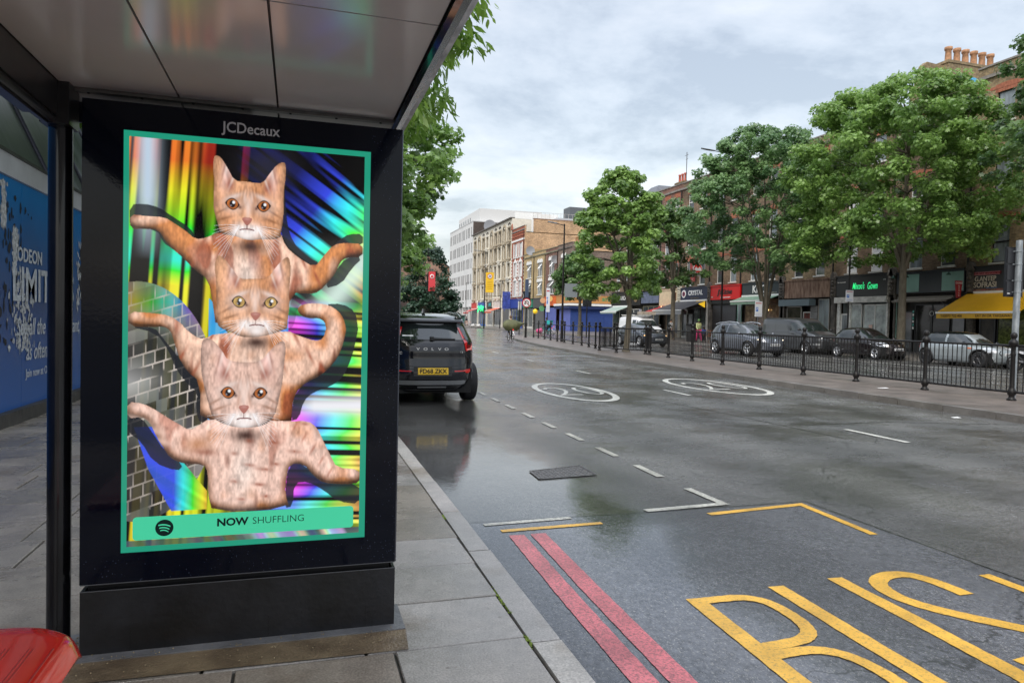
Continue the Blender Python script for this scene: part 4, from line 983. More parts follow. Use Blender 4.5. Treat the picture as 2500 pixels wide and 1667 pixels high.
wl=mat('white_lettering',(.75,.75,.73),.5); dimw=mat('pale_lettering',(.50,.48,.42),.5)
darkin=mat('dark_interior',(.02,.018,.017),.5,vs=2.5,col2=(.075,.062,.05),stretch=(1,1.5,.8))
grp='shop houses of the brick terrace'
# --- restaurant with the yellow awning
U={}
t=U['a']=house('terraced_house','brick terraced house above the yellow awning and black restaurant sign',24.7,30.2,15.9,stock,[(5.2,7.4),(8.6,10.9),(12.75,14.35)],band=(14.55,11.0,7.6),group=grp,panes=(netg,),fm=black,wx=(-1.0,1.1))
pilaster(t,2.62); pilaster(t,-2.62)
fascia(t,-2.4,2.62,blackf,3.58,4.95)
mb=MB(); mb.box(-.172,-.161,.92,2.50,4.55,4.72); mb.build('sign_band',mat('pink_band',(.55,.22,.24),.5),t)
sgn(t,'UNDER NEW MANAGEMENT',.165,mat('maroon_lettering',(.20,.01,.02),.5),1.71,4.635,x=-.176,bold=.003,sx=.82)
cream=mat('cream_lettering',(.50,.45,.37),.5)
sgn(t,'G.ANTEP',.38,cream,1.75,4.33,bold=.005,sx=.82); sgn(t,'SOFRASI',.42,cream,1.75,4.0,bold=.006,sx=.86); sgn(t,'RESTAURANT',.10,mat('blue_lettering',(.08,.16,.35),.5),1.35,3.83)
sgn(t,'STEAK HOUSE',.36,mat('gold_lettering',(.65,.38,.03),.5),-1.55,4.15,bold=.006,sx=.8)
for k in range(7):
    mb=MB(); mb.box(-.17,-.161,.55+.29*k,.82+.29*k,3.60,3.78); mb.build('food_photo',mat('food_photo%d'%(k%3),((.30,.09,.035),(.22,.04,.02),(.34,.17,.07))[k%3],.4,var=.7,vs=14,world=True,col2=((.08,.03,.02),(.35,.10,.05),(.10,.04,.02))[k%3]),t)
yel=mat('yellow_canvas',(.78,.42,.012),.5,var=.05,vs=2,trans=0)
a=awning(t,-1.85,2.78,3.55,2.47,2.15,yel,.26,vm=mat('yellow_valance',(.62,.36,.03),.6))
brl=mat('brown_lettering',(.10,.05,.01),.6)
o=text('lettering','T:02072 722 406',.19,brl,(-2.36,1.85,2.26),FW,a,depth=.002,bold=.003); o=text('lettering','EAT IN OR TAKEAWAY',.19,brl,(-2.36,-.55,2.26),FW,a,depth=.002,bold=.003)
mb=MB(); mb.add([(-.18,-.8,3.55),(-2.0,-2.3,2.9),(-2.0,-.9,2.5)],[(0,1,2)]) 
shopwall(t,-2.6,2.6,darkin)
shopwin(t,-.6,1.1,.6,3.3,blackf,mat('leafy_window',(.03,.04,.012),.15,col2=(.16,.20,.05),vs=9,detail=2),1)
door(t,1.25,2.2,2.5,mat('panelled_black_door',(.02,.02,.025),.35),darkin); shopwin(t,-2.4,-.7,.7,3.3,blackf,glassd,1)
mb=MB(); mb.box(.0,.1,-.6,1.1,.50,.62); mb.build('window_planter',mat('terracotta_box',(.35,.08,.02),.7),t)
for y in (0.2,-.6):
    mb=MB(); mb.box(-.20,-.17,1.9,2.0,1,1.1)
# --- black and mint shop
t=U['b']=house('terraced_house','brick terraced house above the black shop front with mint green panels',30.2,35.5,15.2,stock2,rows4,band=(7.6,10.9),group=grp)
pilaster(t,2.55); fascia(t,-2.4,2.3,mat('blueblack_fascia',(.008,.012,.018),.3),3.68,4.90)
mint=mat('mint_panel',(.20,.36,.31),.45,var=.08,vs=2)
for a_,b_ in ((-2.35,-.95),(.62,2.0)): mb=MB(); mb.box(-.172,-.161,a_,b_,3.76,4.84); mb.build('mint_panel',mint,t)
for y in (-1.6,1.3,2.3): mb=MB(); mb.tube((-.17,y,4.86),(-.42,y,4.80),.015,n=6); mb.lathe([(.02,4.82),(.05,4.76),(.14,4.66),(.14,4.64)],(-.42,y,0),12); mb.build('swan_neck_lamp',mat('green_enamel',(.01,.06,.04),.3),t)
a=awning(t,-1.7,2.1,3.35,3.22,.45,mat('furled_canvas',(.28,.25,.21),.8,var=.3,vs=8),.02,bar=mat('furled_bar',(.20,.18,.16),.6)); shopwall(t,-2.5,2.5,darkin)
shopwin(t,-1.4,1.0,.7,3.0,blackf,mat('black_glass',(.012,.012,.012),.06,var=.5,vs=2),2); door(t,1.2,2.1,2.6,blackf,glassd)
shopwin(t,-2.35,-1.5,.3,3.0,blackf,glassd)
mb=MB(); mb.lathe([(.12,0),(.15,0),(.15,.01),(.12,.01)],(-.0,-.2,2.45),20,axis='x'); mb.build('window_ring',wl,t)
for k in range(6): mb=MB(); mb.box(.0,.012,1.05,1.16,1.5+.2*k,1.64+.2*k); mb.build('door_sticker',(wl,mat('teal_sticker',(.1,.4,.35),.5))[k%2],t)
mb=MB(); mb.tube((-.03,2.33,.1),(-.03,2.33,3.3),.04,n=6); mb.tube((-.03,2.46,.1),(-.03,2.46,3.3),.04,n=6); mb.build('painted_pipe',mint,t)
# --- gown shop
t=U['c']=house('terraced_house','brick terraced house above the white shop front with glowing green script sign',35.5,40.6,15.2,stock2,rows4,band=(7.65,),group=grp,panes=(netg,mat('white_blind',(.62,.63,.65),.5)))
pilaster(t,-2.5,m=mat('pale_sooty_stone',(.20,.18,.155),.8,var=.7,vs=5,bump=.5,bs=9)); pilaster(t,2.5)
fascia(t,-2.3,2.25,blackf,3.60,4.95)
sgn(t,"Mincoo's",.62,mat('lit_green_lettering',(.03,.60,.20),.4,emit=.75),.22,4.27,bold=.001,shear=.3,sx=.46); sgn(t,'Gown',.66,MT['lit_green_lettering'],-.98,4.25,bold=.001,shear=.2,sx=.52)
sgn(t,'314',.13,wl,-1.95,4.62); sgn(t,'HAIR TODAY SHOP',.10,wl,1.75,4.58,sx=.9)
mb=MB(); mb.box(-.30,0,-2.3,2.25,3.18,3.56); mb.build('shutter_box',mat('grimy_white',(.60,.59,.56),.6,var=.3,vs=3),t); shopwall(t,-2.4,2.4,mat('pale_interior',(.30,.34,.33),.6,var=.4,vs=1.5))
cg=mat('clear_shop_glass',(.36,.41,.40),.06,var=.5,vs=1.6,spec=.8)
shopwin(t,.05,1.0,.5,3.1,white,cg); shopwin(t,-2.0,-.1,.25,3.05,white,cg,2,x=.05); door(t,1.25,1.95,2.45,white,netg)
for a_,b_ in ((-2.3,-2.05),(1.0,1.22),(1.97,2.25)): mb=MB(); mb.box(-.02,.1,a_,b_,0,3.2); mb.build('front_post',mat('flaky_white',(.70,.70,.67),.5,var=.3,vs=5),t)
mb=MB(); hp=[(.0,-.30),(-.16,-.1),(-.2,.06),(-.14,.15),(-.05,.14),(0,.06),(.05,.14),(.14,.15),(.2,.06),(.16,-.1)]; mb.prism([(-.75+a*.8,1.6+b*.9) for a,b in hp],.02,.03,'x'); mb.build('heart_sticker',mat('pink_heart',(.65,.45,.38),.5),t)
# mannequin shadows in the window
for y,h in ((.5,1.9),(-1.3,1.5),(-1.75,1.8)):
    mb=MB(); mb.path([(.3,y,.5),(.3,y,h*.55),(.3,y+.03,h*.75),(.3,y,h)],[.05,.16,.08,.05],8); mb.ball((.3,y,h+.1),.1,8); mb.build('mannequin',darkin,t)
# --- decayed brown shop
t=U['d']=house('terraced_house','brick terraced house above the rusty brown sign board and grey awning box',40.6,46.0,15.2,stock,rows4,band=(7.6,),group=grp,panes=(glassd,))
pilaster(t,2.65)
rust=mat('peeling_brown_board',(.10,.045,.025),.75,col2=(.30,.20,.14),vs=2.2,stretch=(1,2.2,.55),bump=.3,bs=10)
fascia(t,-2.4,2.4,rust,3.62,4.90)
mb=MB(); mb.box(-.62,-.05,-.9,2.5,3.02,3.50); mb.build('awning_box',mat('slate_blue_box',(.13,.17,.19),.4),t); shopwall(t,-2.6,2.6,darkin)
shopwin(t,.7,2.3,.6,3.0,offw,mat('brown_glass',(.05,.04,.035),.1,var=.6,vs=2),1); door(t,-.3,.55,2.6,offw,mat('red_door_glass',(.10,.015,.015),.2,var=.8,vs=3)); shopwin(t,-2.2,-1.1,.4,3.5,mat('stone_frame',(.38,.36,.32),.6),netg,1)
mb=MB(); mb.box(-.01,.05,-1.05,-.35,1.0,3.0); mb.build('notice_panel',mat('dark_panel',(.05,.05,.05),.5,col2=(.3,.3,.3),vs=5,stretch=(1,.3,6)),t)
# --- kilo shop
t=U['e']=house('terraced_house','brick terraced house above the dark grey shop sign and pale green awning',46.0,51.4,15.2,stock2,rows4,band=(7.6,),group=grp)
pilaster(t,-2.6); fascia(t,-2.4,2.4,mat('slate_fascia',(.035,.045,.05),.4),3.95,4.92)
sgn(t,'KILO',.86,wl,.15,4.42,bold=.016,sx=.92); sgn(t,'www.kilolondon.com',.12,dimw,-1.55,4.12)
a=awning(t,-2.3,2.4,3.88,3.48,1.1,mat('sage_canvas',(.19,.30,.22),.6,var=.1,vs=3),.22); text('lettering','KILO',.17,wl,(-1.30,-1.7,3.28),FW,a,depth=.002)
shopwall(t,-2.6,2.6,mat('warm_interior',(.36,.22,.13),.6,var=.5,vs=1.5)); shopwin(t,-2.2,-.4,.5,3.2,mat('brown_frame',(.16,.12,.09),.5),mat('warm_glass',(.30,.20,.13),.08,col2=(.10,.05,.04),vs=3,spec=.8)); shopwin(t,.7,2.2,.5,3.2,MT['brown_frame'],MT['warm_glass']); door(t,-.3,.6,2.5,offw,MT['warm_glass'])
mb=MB(); mb.ball((-.1,-1.0,2.75),.07,8); mb.build('lamp_globe',lit,t)
# --- red kitchen
t=U['f']=house('terraced_house','brick terraced house above the bright red shop sign and black roller shutter',51.4,56.1,15.2,stock2,rows4,band=(7.6,),group=grp)
pilaster(t,2.3)
fascia(t,-2.3,2.1,mat('red_fascia',(.62,.012,.012),.35),3.70,4.88)
bdl=mat('black_lettering',(.015,.012,.012),.4)
sgn(t,"JJ's Kitchen",.62,bdl,-.1,4.36,bold=.020,shear=.3,sx=.78); sgn(t,'CHICKEN MADE WITH PASSION',.13,wl,-.2,3.88,sx=.8); sgn(t,'360',.2,dimw,1.85,3.95)
shopwall(t,-2.3,2.3,darkin); shutter(t,-1.6,1.9,3.3,mat('black_slats',(.022,.020,.020),.4),label='black slatted roller shutter'); mb=MB(); mb.box(-.12,0,-1.7,2.0,3.32,3.66); mb.build('shutter_box',blackf,t)
shopwin(t,-2.3,-1.75,.4,3.5,mint,netg)
# --- crystal
t=U['g']=house('terraced_house','brick terraced house above the navy sign and wide dark grey awning',56.1,61.4,15.2,stock2,rows4,band=(7.6,),group=grp)
pilaster(t,2.55,m=mat('cream_stone',(.45,.42,.34),.7,var=.3,vs=4)); fascia(t,-2.35,2.3,navyf,3.75,4.90)
sgn(t,'CRYSTAL',.62,wl,-.35,4.42,bold=.016,sx=.98); sgn(t,'RESTAURANT',.17,mat('gold_dim',(.22,.18,.10),.5),-.3,3.93,space=1.6)
mb=MB(); mb.disc((-.17,1.72,4.38),.38,'x',.02,24); mb.build('round_emblem',wl,t); mb=MB(); mb.disc((-.185,1.72,4.38),.24,'x',.02,20); mb.build('emblem_centre',mat('maroon',(.20,.02,.05),.5),t); mb=MB(); mb.disc((-.2,1.72,4.38),.10,'x',.02,16); mb.build('emblem_eye',navyf,t)
a=awning(t,-2.3,3.0,3.66,2.75,2.6,mat('charcoal_canvas',(.055,.055,.06),.7),.34,vm=mat('grey_valance',(.30,.30,.31),.6))
text('lettering','CRYSTAL RESTAURANT',.2,dimw,(-2.8,1.6,2.5),FW,a,depth=.002,sx=.8)
mb=MB(); mb.prism([(-2.3,3.62),(-2.3,3.0),(-.8,3.5),(-.8,3.62)],-.35,-.34,'x'); mb.build('lit_yellow_panel',mat('lit_yellow',(.85,.52,.03),.5,emit=.6),t)
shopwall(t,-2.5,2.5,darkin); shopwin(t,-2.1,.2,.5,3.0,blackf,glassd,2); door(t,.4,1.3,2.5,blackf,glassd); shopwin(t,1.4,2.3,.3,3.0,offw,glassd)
mb=MB(); mb.box(-.2,.05,-2.52,-2.28,0,3.7); mb.build('white_pier',mat('pier_white',(.42,.41,.39),.6,var=.2,vs=3),t)
mb=MB(); mb.ball((.5,-1.3,2.4),.10,8); mb.build('lamp_globe',mat('cool_lamp',(.8,.9,1),.5,emit=3),t)
# hanging maroon banner and window-top detail
mb=MB(); mb.prism([(-.55,7.6),(.55,7.6),(.4,5.5),(-.4,5.5)],-.30,-.28,'x'); bnr=mb.build('hanging_banner',mat('maroon_cloth',(.24,.035,.03),.8,var=.15,vs=3),t)
for k,c in enumerate('CRYSTAL'): text('lettering',c,.28,dimw,(-.305,0,7.3-.27*k),FW,bnr,depth=.002)
# --- cream shop with small red awning
t=U['h']=house('terraced_house','narrow brick terraced house above the cream shop front with a small red awning',61.4,65.4,15.2,redd,rows4,wx=(-.9,.9),ww=.9,group=grp)
fascia(t,-1.9,1.9,mat('cream_fascia',(.55,.46,.30),.6,var=.12,vs=3),3.2,4.85); mb=MB(); mb.box(-.18,-.161,-1.5,-.6,3.75,4.6); mb.build('brown_board',mat('brown_board',(.12,.05,.02),.6),t)
awning(t,-.8,1.9,3.15,2.55,2.0,mat('crimson_canvas',(.42,.02,.02),.6),.02,bar=mat('crimson_bar',(.3,.02,.02),.6)); shopwall(t,-2,2,mat('brown_interior',(.10,.07,.045),.6)); shopwin(t,-1.7,.6,.5,3.0,mat('tan_frame',(.30,.24,.17),.6),glassd,2)
for y in (-.2,1.2): mb=MB(); mb.ball((-.3,y,3.2),.05,6); mb.build('lamp_globe',lit,t)
t=U['i']=house('terraced_house','brick terraced house above the faded blue shop board beside the barber pole',65.4,69.4,15.2,greyb,rows4,wx=(-.9,.9),ww=.9,group=grp)
fascia(t,-1.9,1.9,mat('faded_blue',(.10,.12,.18),.6,var=.3,vs=3),3.6,4.7); shopwall(t,-2,2,darkin); shopwin(t,-1.8,1.8,.5,3.3,mat('olive_frame',(.20,.18,.12),.6),glassd,3)
mb=MB(); mb.tube((-.35,1.7,2.0),(-.35,1.7,3.0),.11,n=10); mb.build('barber_pole',mat('barber_stripes',(.5,.5,.5),.4,col2=(.06,.05,.15),vs=6,stretch=(1,1,3)),t)
t=U['j']=house('terraced_house','taller brick house with a hipped slate roof above the black barber sign',69.4,77.0,15.0,stock2,rows4,wx=(-2.4,0,2.4),group=grp)
fascia(t,-3.7,3.7,blackf,3.4,4.9); sgn(t,'FORMACHINO',.62,wl,.6,4.25,bold=.012,sx=.9,space=1.3); mb=MB(); mb.disc((-.18,-2.6,4.2),.45,'x',.02,20); mb.build('round_emblem',mat('bronze',(.20,.13,.06),.5),t)
awning(t,-1,3.2,3.3,2.7,1.6,mat('pale_green_canvas',(.30,.38,.33),.6),.15); shopwall(t,-3.8,3.8,darkin); shopwin(t,-3.6,3.6,.5,3.0,offw,glassd,4)
mb=MB(); mb.add([(1.2,-2.8,15.0),(1.2,2.8,15.0),(6.8,2.8,15.0),(6.8,-2.8,15.0),(3.2,-.9,17.2),(3.2,.9,17.2),(4.8,.9,17.2),(4.8,-.9,17.2)],[(0,4,5,1),(1,5,6,2),(2,6,7,3),(3,7,4,0),(4,7,6,5)]); mb.build('turret_roof',slate,t)
def chimney(t,x,y,z,ny,n,w=.6,h=1.6,pm=None,pots=True,bm=stock):
    mb=MB(); mb.box(x,x+w,y-ny/2,y+ny/2,z,z+h); mb.box(x-.06,x+w+.06,y-ny/2-.06,y+ny/2+.06,z+h-.18,z+h-.06); c=mb.build('chimney',bm,t)
    for k in range(n):
        yy=y-ny/2+ny*(k+.5)/n; p=MB(); p.lathe([(.12,z+h),(.155,z+h+.08),(.13,z+h+.16),(.115,z+h+.7),(.15,z+h+.74),(.15,z+h+.86),(.10,z+h+.86),(.10,z+h+.3)],(x+w/2,yy,0),14); p.build('chimney_pot',pm or mat('clay_pot',(.36,.19,.10),.8,var=.35,vs=5),c)
    return c
chimney(U['i'],2.0,-1.7,14.4,1.7,3,w=.8,h=1.9,pm=mat('red_pot',(.42,.09,.05),.7))
s=MB(); s.tube((2.3,-2.6,14),(2.3,-2.6,19.2),.04,n=6); s.tube((2.3,-2.9,18.9),(2.3,-2.2,18.9),.02,n=5); s.tube((2.3,-2.8,18.5),(2.3,-2.4,18.5),.02,n=5); s.build('aerial',grey,U['i'])
# party wall and six-pot chimney between the first two houses
t=U['c']; c=MB(); c.prism([(.4,14.1),(.9,15.3),(1.7,18.2),(2.0,18.45),(3.4,18.35),(8,18.2),(8,14.1)],-2.54,-2.2,'y'); c.build('party_wall',stock,t)
c=MB(); c.box(3.3,7.7,-2.95,-2.1,14.2,18.45); c.box(3.23,7.77,-3.0,-2.05,18.45,18.62); c=c.build('chimney',stock,t)
for k in range(6):
    p=MB(); xx=3.75+.71*k; p.lathe([(.20,18.6),(.235,18.72),(.2,18.8),(.175,19.35),(.21,19.4),(.235,19.44),(.235,19.6),(.15,19.6),(.15,19)],(xx,-2.5,0),16); p.build('chimney_pot',mat('clay_pot',(.36,.19,.10),.8,var=.35,vs=5),c)
sp=mat('sky_blue_graffiti',(.10,.42,.70),.7,var=.2,vs=8)
for (x,z,r) in ((5.4,17.15,.58),(6.3,17.95,.22),(6.95,18.2,.11)):
    p=MB(); p.disc((x,-2.97,z),r,'y',.03,26); p.build('graffiti_spot',sp,t)
hs=thing('hanging_sign','round red and white kitchen sign with a black name bar hanging by the lamp post','sign',(34.9,56.6,6.3+G(56)))
b=MB(); b.disc((0,0,.25),.46,'y',.06,28); b.build('rim',wl,hs); b=MB(); b.disc((0,-.035,.25),.41,'y',.02,28); b.build('face',mat('sign_scarlet',(.60,.03,.02),.4),hs)
b=MB(); b.prism([(-.36,.05),(.36,.05),(.33,.25),(.16,.42),(.12,.30),(-.12,.30),(-.16,.42),(-.33,.25)],-.055,-.05,'y'); b.build('white_shape',wl,hs)
b=MB(); b.box(-.55,.55,-.05,.05,-.42,-.12); nb=b.build('name_bar',wl,hs); b=MB(); b.box(-.52,.52,-.06,-.051,-.39,-.15); b.build('name_field',blackf,nb); text('lettering',"JJ's Kitchen",.2,wl,(0,-.065,-.27),FN,nb,depth=.002,bold=.003,shear=.2)
b=MB(); b.tube((.0,0,.85),(1.1,0,.85),.03,n=6); b.tube((0,0,.71),(0,0,.85),.015,n=5); b.build('bracket',iron,hs)
hs=thing('hanging_sign','small maroon doner sign tapering downwards above the yellow awning','sign',(35.3,30.35,3.3+G(30)))
b=MB(); b.prism([(-.24,.95),(.24,.95),(.12,0),(-.12,0)],-.04,.04,'y'); b.build('board',mat('maroon_board',(.30,.02,.03),.5),hs); text('lettering','DONER',.15,wl,(0,-.045,.82),FN,hs,depth=.002)
for k,c_ in enumerate('KEBAB'): text('lettering',c_,.13,wl,(0,-.045,.66-.13*k),FN,hs,depth=.002)
# next houses nearer than the frame edge (their awning side and reflections show)
t=U['z']=house('terraced_house','brick terraced house at the right end of the terrace beyond the yellow awning',19.0,24.7,15.2,stock,rows4,group=grp)
fascia(t,-2.5,2.5,blackf); shopwall(t,-2.7,2.7,darkin); shopwin(t,-2.3,2.3,.6,3.4,offw,glassd,3)
# ---------------- corner shop with blue shutters: end wall faces the side street
t=house('corner_house','grey brick corner house with timber clad fascia and long blue shutters',90.2,95.7,12.3,greyb,[(5.5,7.6),(8.3,10.5)],wx=(.4,),ww=2.0,style='triple',arch='white',depth=22,side=greyb,pipe=False,cope=mat('dark_cornice',(.12,.105,.09),.8,var=.4,vs=2),panes=(glassd,))
wood=mat('timber_cladding',(.46,.22,.07),.6,var=.3,vs=3,stretch=(.4,.4,9)); blsh=mat('blue_shutter',(.018,.050,.21),.45,var=.12,vs=3); blsh2=mat('pale_blue_shutter',(.10,.13,.40),.5,var=.12,vs=3); navc=mat('navy_canopy',(.015,.03,.11),.5)
h=2.75; ye=-h
def endbox(n,m,x0,x1,z0,z1,pr=.2,label=None):
    b=MB(); b.box(x0,x1,ye-pr,ye-.005,z0,z1); return b.build(n,m,t,label)
fascia(t,-h,h,wood,4.0,5.05); endbox('end_fascia',wood,-.22,8.5,4.0,5.05,.2)
text('lettering','FRESH',.72,bdl,(3.0,ye-.22,4.55),FN,t,depth=.01,bold=.014); text('lettering','BITE',.6,mat('shop_green',(.05,.30,.12),.5),(5.1,ye-.22,4.55),FN,t,depth=.01,bold=.012); sgn(t,'BITE',.6,MT['shop_green'],-1.5,4.5,x=-.18,bold=.01); text('lettering','314',.2,wl,(.3,ye-.22,4.9),FN,t)
b=MB(); b.box(-.55,7.6,ye-.55,ye-.01,3.62,3.92); b.box(-.55,-.01,ye,h,3.62,3.92); b.build('awning_cassette',white,t)
b=MB(); b.box(-.45,7.5,ye-.45,ye-.01,3.2,3.6); b.box(-.45,-.01,ye,h,3.2,3.6); b.build('navy_valance',navc,t)
def endshut(x0,x1,m):
    b=MB(); n=30
    for k in range(n): z=k*3.15/n; d=3.15/n; b.add([(x0,ye-.02,z),(x1,ye-.02,z),(x1,ye-.05,z+d/2),(x0,ye-.05,z+d/2),(x1,ye-.02,z+d),(x0,ye-.02,z+d)],[(0,1,2,3),(3,2,4,5)])
    b.build('roller_shutter',m,t)
endshut(-.1,2.2,blsh); endshut(2.3,4.9,blsh); endshut(5.0,7.2,blsh); shutter(t,-h+.1,1.6,3.15,blsh2,x=-.02)
b=MB(); b.box(-.1,22,ye-.03,ye-.005,0,3.9); b.build('end_plinth',blsh,t)
b=MB(); b.box(2.0,3.6,ye-.05,ye-.01,6.7,7.5); b.build('white_notice',white,t)
b=MB(); b.disc((-.55,-2.2,5.9),.42,'y',.1,20); b.disc((-.55,-2.2,5.9),.30,'y',.13,20); b.build('green_round_sign',mat('leaf_green_sign',(.12,.55,.10),.4,emit=.25),t)
pal=(.9,.78,.5)
# ---------------- small yellow and red houses
cor=mat('mossy_cornice',(.20,.19,.13),.8,var=.4,vs=2)
def small(y0,y1,bm,label,cp=cor):
    return house('terraced_house',label,y0,y1,12.2,bm,[(5.5,7.5),(8.3,10.5)],wx=(0,),ww=2.3,style='triple',arch='white',group='low terraced houses beyond the corner',cope=cp,panes=(netg,glassd))
ta=small(95.7,101.0,redd,'low dark red brick house with white toothed window heads next to the corner shop')
tb=small(101.0,106.3,yell,'low yellow brick house nearer the camera, with white window heads and an open casement')
tc_=small(106.3,111.7,yell,'low yellow brick house against the tall red brick building')
fascia(ta,-2.5,2.5,mat('orange_fascia',(.65,.13,.03),.5),3.7,5.0); shutter(ta,-2.4,2.4,3.4,blsh2); 
for k,(y,z,c) in enumerate(((1.9,4.5,(.62,.42,.24)),(-1.2,4.7,(.68,.52,.20)),(2.3,3.3,(.12,.35,.15)))):
    b=MB(); b.disc((-.6,y,z),.42,'y',.08,20); b.build('round_projecting_sign',mat('round_sign%d'%k,c,.5),ta)
b=MB(); b.ball((-3.2,-2.2,2.55),.36,12); b.tube((-3.2,-2.2,0),(-3.2,-2.2,2.3),.05,n=8); 
bel=thing('belisha_beacon','yellow globe beacon on a pole in front of the orange fascia','beacon',(32.5,95.2,G(95)))
b=MB(); b.ball((0,0,2.75),.36,14); b.build('globe',mat('amber_globe',(.75,.50,.02),.4,emit=.25),bel); b=MB(); b.tube((0,0,0),(0,0,2.42),.07,n=8); b.build('pole',mat('beacon_pole',(.06,.06,.06),.5),bel)
fascia(tb,-2.5,2.5,mat('grey_fascia',(.07,.07,.072),.5),3.4,4.9); shutter(tb,-2.4,1.6,3.1,mat('grey_shutter',(.10,.10,.10),.5,var=.2,vs=3))
fascia(tc_,-2.5,2.5,mat('green_fascia',(.02,.20,.12),.5),3.5,4.7); sgn(tc_,'HOO',.6,wl,1.0,4.15); shopwin(tc_,-2.3,2.3,.4,3.3,offw,mat('grey_glass',(.14,.15,.15),.2,var=.3,vs=2),2); shopwall(tc_,-2.5,2.5,darkin)
for tt in (ta,tb,tc_):
    for z in (7.3,10.2):
        b=MB(); b.add([(.05,-.9,z),(.05,-.3,z),(-.55,-.3,z-.75),(-.55,-.9,z-.75),(.05,-.9,z-.02),(-.55,-.9,z-.77),(-.55,-.3,z-.77),(.05,-.3,z-.02)],[(0,3,2,1),(4,7,6,5)]); b.build('open_casement',white,tt)
    b=MB(); b.add([(.3,-2.6,11.3),(.3,2.6,11.3),(4.5,2.6,13.4),(4.5,-2.6,13.4)],[(0,1,2,3)]); b.build('pitched_roof',mat('grey_brown_tiles',(.16,.12,.10),.7,var=.3,vs=3),tt)
def dish(t,x,y,z,r=.45):
    b=MB(); b.lathe([(0,0),(r*.5,-.04),(r,-.16)],(0,0,0),16,axis='y'); b.v=[(p[0]+x,p[1]+y,p[2]+z) for p in b.v]; b.tube((x,y,z),(x+.2,y+.3,z-.3),.03,n=5); b.build('satellite_dish',mat('dish_grey',(.30,.31,.33),.5),t)
dish(tc_,-.4,-1.5,12.6,.75); dish(ta,-.4,-.3,6.6,.5); dish(ta,-.3,-2.0,10.4,.6)
chimney(tb,4.5,-2,12.4,1.2,3,w=1.6,h=1.3,bm=stock)
# ---------------- red brick building with white dressings
t=house('red_brick_building','tall red brick building with white window surrounds and a plain yellow brick gable end',111.8,119.0,17.2,redb,[(5.6,8.2),(9.0,11.3),(12.3,14.6)],wx=(-1.6,1.3),ww=1.7,style='pair',arch='none',depth=24,side=gable,cat='building',pipe=True,panes=(mat('pale_pane',(.42,.44,.46),.2,var=.2,vs=2),))
h=3.59
b=MB(); b.box(-.05,-.002,-h,h,14.95,15.25); b.build('white_band',white,t)
for u,w in ((-1.6,1.7),(1.3,1.7)):
    for a_,b_ in ((5.6,8.2),(9.0,11.3),(12.3,14.6)):
        b=MB(); b.box(-.07,.0,u-w/2-.25,u-w/2,a_,b_); b.box(-.07,0,u+w/2,u+w/2+.25,a_,b_)
        if a_<12: b.prism([(u-w/2-.3,b_),(u+w/2+.3,b_),(u+.2,b_+.55),(u,b_+.85),(u-.2,b_+.55)],-.08,-.001,'x')
        b.box(-.1,0,u-w/2-.3,u+w/2+.3,a_-.2,a_-.11); b.build('window_surround',white,t)
for s in (-1,1,.02):
    b=MB()
    for k in range(12): b.box(-.03,-.001,s*h-.35 if s>.5 else (s*h if s<0 else -.2),s*h if s>.5 else (s*h+.35 if s<0 else .15),5.4+k*.6,5.7+k*.6)
    b.build('quoins',white,t)
for z in (16.2,15.7): b=MB(); b.box(-.09,-.002,-h,h,z,z+.12); b.build('moulding',mat('red_moulding',(.36,.09,.04),.7),t)
b=MB(); b.box(1.6,24,-h,-h+.3,16.1,18.4); b.build('gable_wall',gable,t); b=MB(); b.box(1.5,24,-h-.05,-h+.35,18.402,18.5); b.build('gable_coping',mat('gable_cope',(.25,.13,.09),.7),t)
b=MB(); b.box(.02,10,-h-.03,-h-.005,0,13.4); b.build('tan_render',mat('ochre_render',(.36,.25,.12),.8,var=.12,vs=2),t)
b=MB(); b.prism([(3.0,17.2),(3.6,18.1),(3.59,17.2)],-.2,.0,'x'); b.prism([(2.8,17.2),(3.2,18.3),(3.59,17.2)],-.25,-.05,'x'); b.build('pediment',redb,t)
b=MB(); b.disc((-.3,-2.6,3.9),.01,'x'); 
fascia(t,-3.4,3.4,mat('blue_sign',(.03,.06,.30),.5),3.5,5.0); shopwin(t,-3.2,3.2,.3,3.4,mat('royal_blue_frame',(.02,.07,.34),.5),glassd,4); shopwall(t,-3.5,3.5,darkin)
b=MB(); b.box(-1.5,-1.4,2.5,2.6,3.0,6.0); b.box(-1.6,-.2,3.2,3.3,3.4,6.4); b.build('blue_projecting_sign',mat('blue_banner',(.05,.08,.34),.5,var=.5,vs=2),t)
# roof clutter behind
for (x,y,z,a_,b_,c_,m) in ((3,-1,18,2.6,3,1.7,white),(7,0,18,3.5,3,1.4,mat('pale_box',(.48,.50,.52),.5)),(12,0,18.2,4,4,1.3,mat('pale_box2',(.40,.42,.42),.5)),(10.5,3,18.6,7,3,3.4,mat('plant_grey',(.10,.11,.12),.5))):
    b=MB(); b.box(x,x+a_,y,y+b_,z-1.5,z+c_); b.build('rooftop_box',m,t)
b=MB()
for k in range(14): b.tube((1.7+k*.7,-h+.6,18.4),(1.7+k*.7,-h+.6,19.6),.03,n=4)
b.tube((1.7,-h+.6,19.6),(11,-h+.6,19.6),.03,n=4); b.build('roof_railing',offw,t)
for x,z in ((18,21.5),(16.5,20)): b=MB(); b.tube((x,0,17),(x,0,z+2),.05,n=5); b.build('mast',grey,t)
